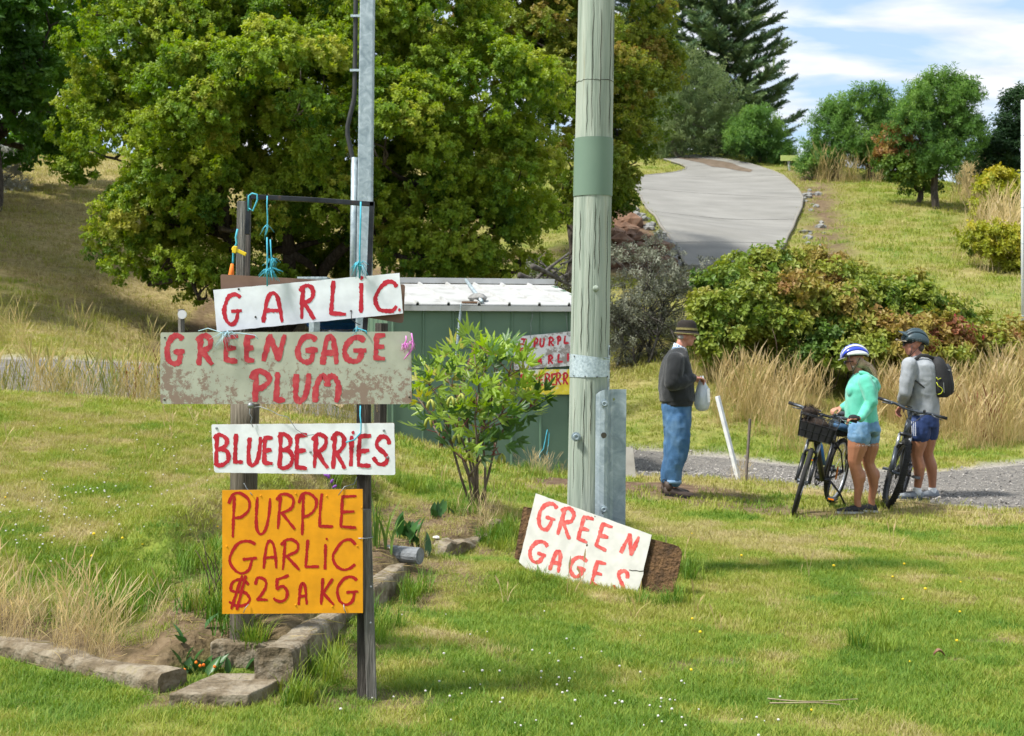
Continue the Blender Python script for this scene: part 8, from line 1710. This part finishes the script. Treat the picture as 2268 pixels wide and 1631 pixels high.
# blue hatchback with raised tailgate behind the signs
def car():
    c = P(738, 925, 25.5); c.z = H(c.x, c.y) + .02; root = empty('blue_car', c, 'blue hatchback with raised tailgate half hidden behind the signs', 'car'); bl = mat('car_blue', [(.01, .07, .22), (.015, .10, .30)], scale=2, rough=.25, coat=.8); gl = mat('car_glass', (.015, .02, .025), rough=.05, spec=.7); W = .76
    prof = [(0, .28), (0.02, .62), (.06, .86), (.0 + .16, .92), (.55, 1.40), (1.0, 1.46), (1.7, 1.44), (2.35, 1.0), (3.2, .88), (3.55, .7), (3.6, .3), (3.2, .2), (.3, .2)]
    T = Matrix.Translation(c) @ Matrix.Rotation(R(-6), 4, 'Z'); m = MB(); rr = []
    for y, k in ((-1, .9), (-.94, .985), (0, 1), (.94, .985), (1, .9)): rr.append([T @ Vector((W * y * (1 if z < .95 else .86), 1.8 + (x - 1.8) * k, .2 + (z - .2) * (1 if k > .95 else .97))) for x, z in prof])
    m.loft(rr); m.build('body', bl, root, smooth=False, bevel=.03)
    m = MB(); m.add([T @ Vector(q_) for q_ in ((-W * .72, .10, .95), (W * .72, .10, .95), (W * .66, .50, 1.38), (-W * .66, .50, 1.38))], [(0, 1, 2, 3)]); m.build('rear_opening', gl, root)
    for sg in (-1, 1):
        m = MB(); m.prism([T @ Vector((sg * (W * .875 + .006), y, z)) for y, z in ((.62, 1.02), (.75, 1.34), (1.65, 1.36), (2.15, 1.02))], T.to_3x3() @ Vector((sg * .008, 0, 0))); m.build('side_window', gl, root)
        m = MB(); m.box(T @ Vector((sg * W * .82, -.0, .72)), (.16, .10, .22)); m.build('tail_light', mat('tail_red', [(.35, .005, .01), (.45, .01, .02)], scale=5, rough=.15, coat=1), root, bevel=.02)
        m = MB(); m.box(T @ Vector((sg * W * .45, -.045, .34)), (.34, .03, .07)); m.build('bumper_reflector', MATS['tail_red'], root)
        for y in (.62, 2.95):
            q_ = T @ Vector((sg * (W - .09), y, .30)); m = MB(); m.torus(q_, .22, .085, Matrix.Rotation(R(90 - 6), 3, 'Z'), k=28, j=8); wh = m.build('wheel', rubber, root, smooth=True); m = MB(); e = T.to_3x3() @ Vector((sg * .08, 0, 0)); m.tube([q_ - e, q_ + e], .16, k=20); m.build('hub_cap', alloy, wh)
    m = MB(); m.box(T @ Vector((0, -.02, .40)), (1.42, .12, .26)); m.build('rear_bumper', bl, root, bevel=.04)
    m = MB(); m.prism([T @ Vector((x, y, z)) for x, y, z in ((-.58, .60, 1.47), (.58, .60, 1.47), (.56, -.55, 1.72), (-.56, -.55, 1.72))], (0, 0, .05)); m.build('tailgate', bl, root, bevel=.02)
car()
b = P(842, 975, 16.4); b.z = H(b.x, b.y); post('dark_timber_post', b, P(845, 716, 16.4), .075, darkwood, 'dark timber post at the near corner of the green shed', 'post')
# twigs and fallen leaves on the lawn
tw = mat('fallen_twig', [(.22, .17, .10), (.36, .29, .18)], scale=20)
for i, (x0, y0, x1, y1, lb) in enumerate(((1700, 1562, 1900, 1565, 'longer pale twig lying on the lawn at the bottom'), (1705, 1572, 1860, 1578, 'shorter pale twig lying nearer the camera on the lawn'))):
    a, b_ = G(x0, y0, 5, 9), G(x1, y1, 5, 9); m = MB(); limb(m, a + Vector((0, 0, .03)), b_ + Vector((0, 0, .035)), .004, .002, .04, n=8, k=5, seed=i); tag(m.build('fallen_twig', tw, org=a), lb, 'twig', 'twigs on the lawn')
g = G(2080, 1466, 5, 13) + Vector((0, 0, .035)); m = MB(); v = []
for k in range(6):
    t = k / 5; w_ = .016 * math.sin(pi * (.1 + .8 * t)); z_ = .025 * math.sin(pi * t); v += [g + Vector((-.03 + .06 * t, w_, z_ + .01)), g + Vector((-.03 + .06 * t, .004, z_ - .006)), g + Vector((-.03 + .06 * t, -w_, z_ + .006))]
m.add(v, [(3 * k + j, 3 * k + 3 + j, 3 * k + 4 + j, 3 * k + 1 + j) for k in range(5) for j in range(2)]); tag(m.build('dry_leaf', mat('dry_leaf', [(.16, .07, .04), (.32, .2, .12)], scale=30), org=g), 'single curled dry leaf on the lawn right of centre', 'leaf')
for o in bpy.data.objects:
    if '_o' in o: del o['_o']
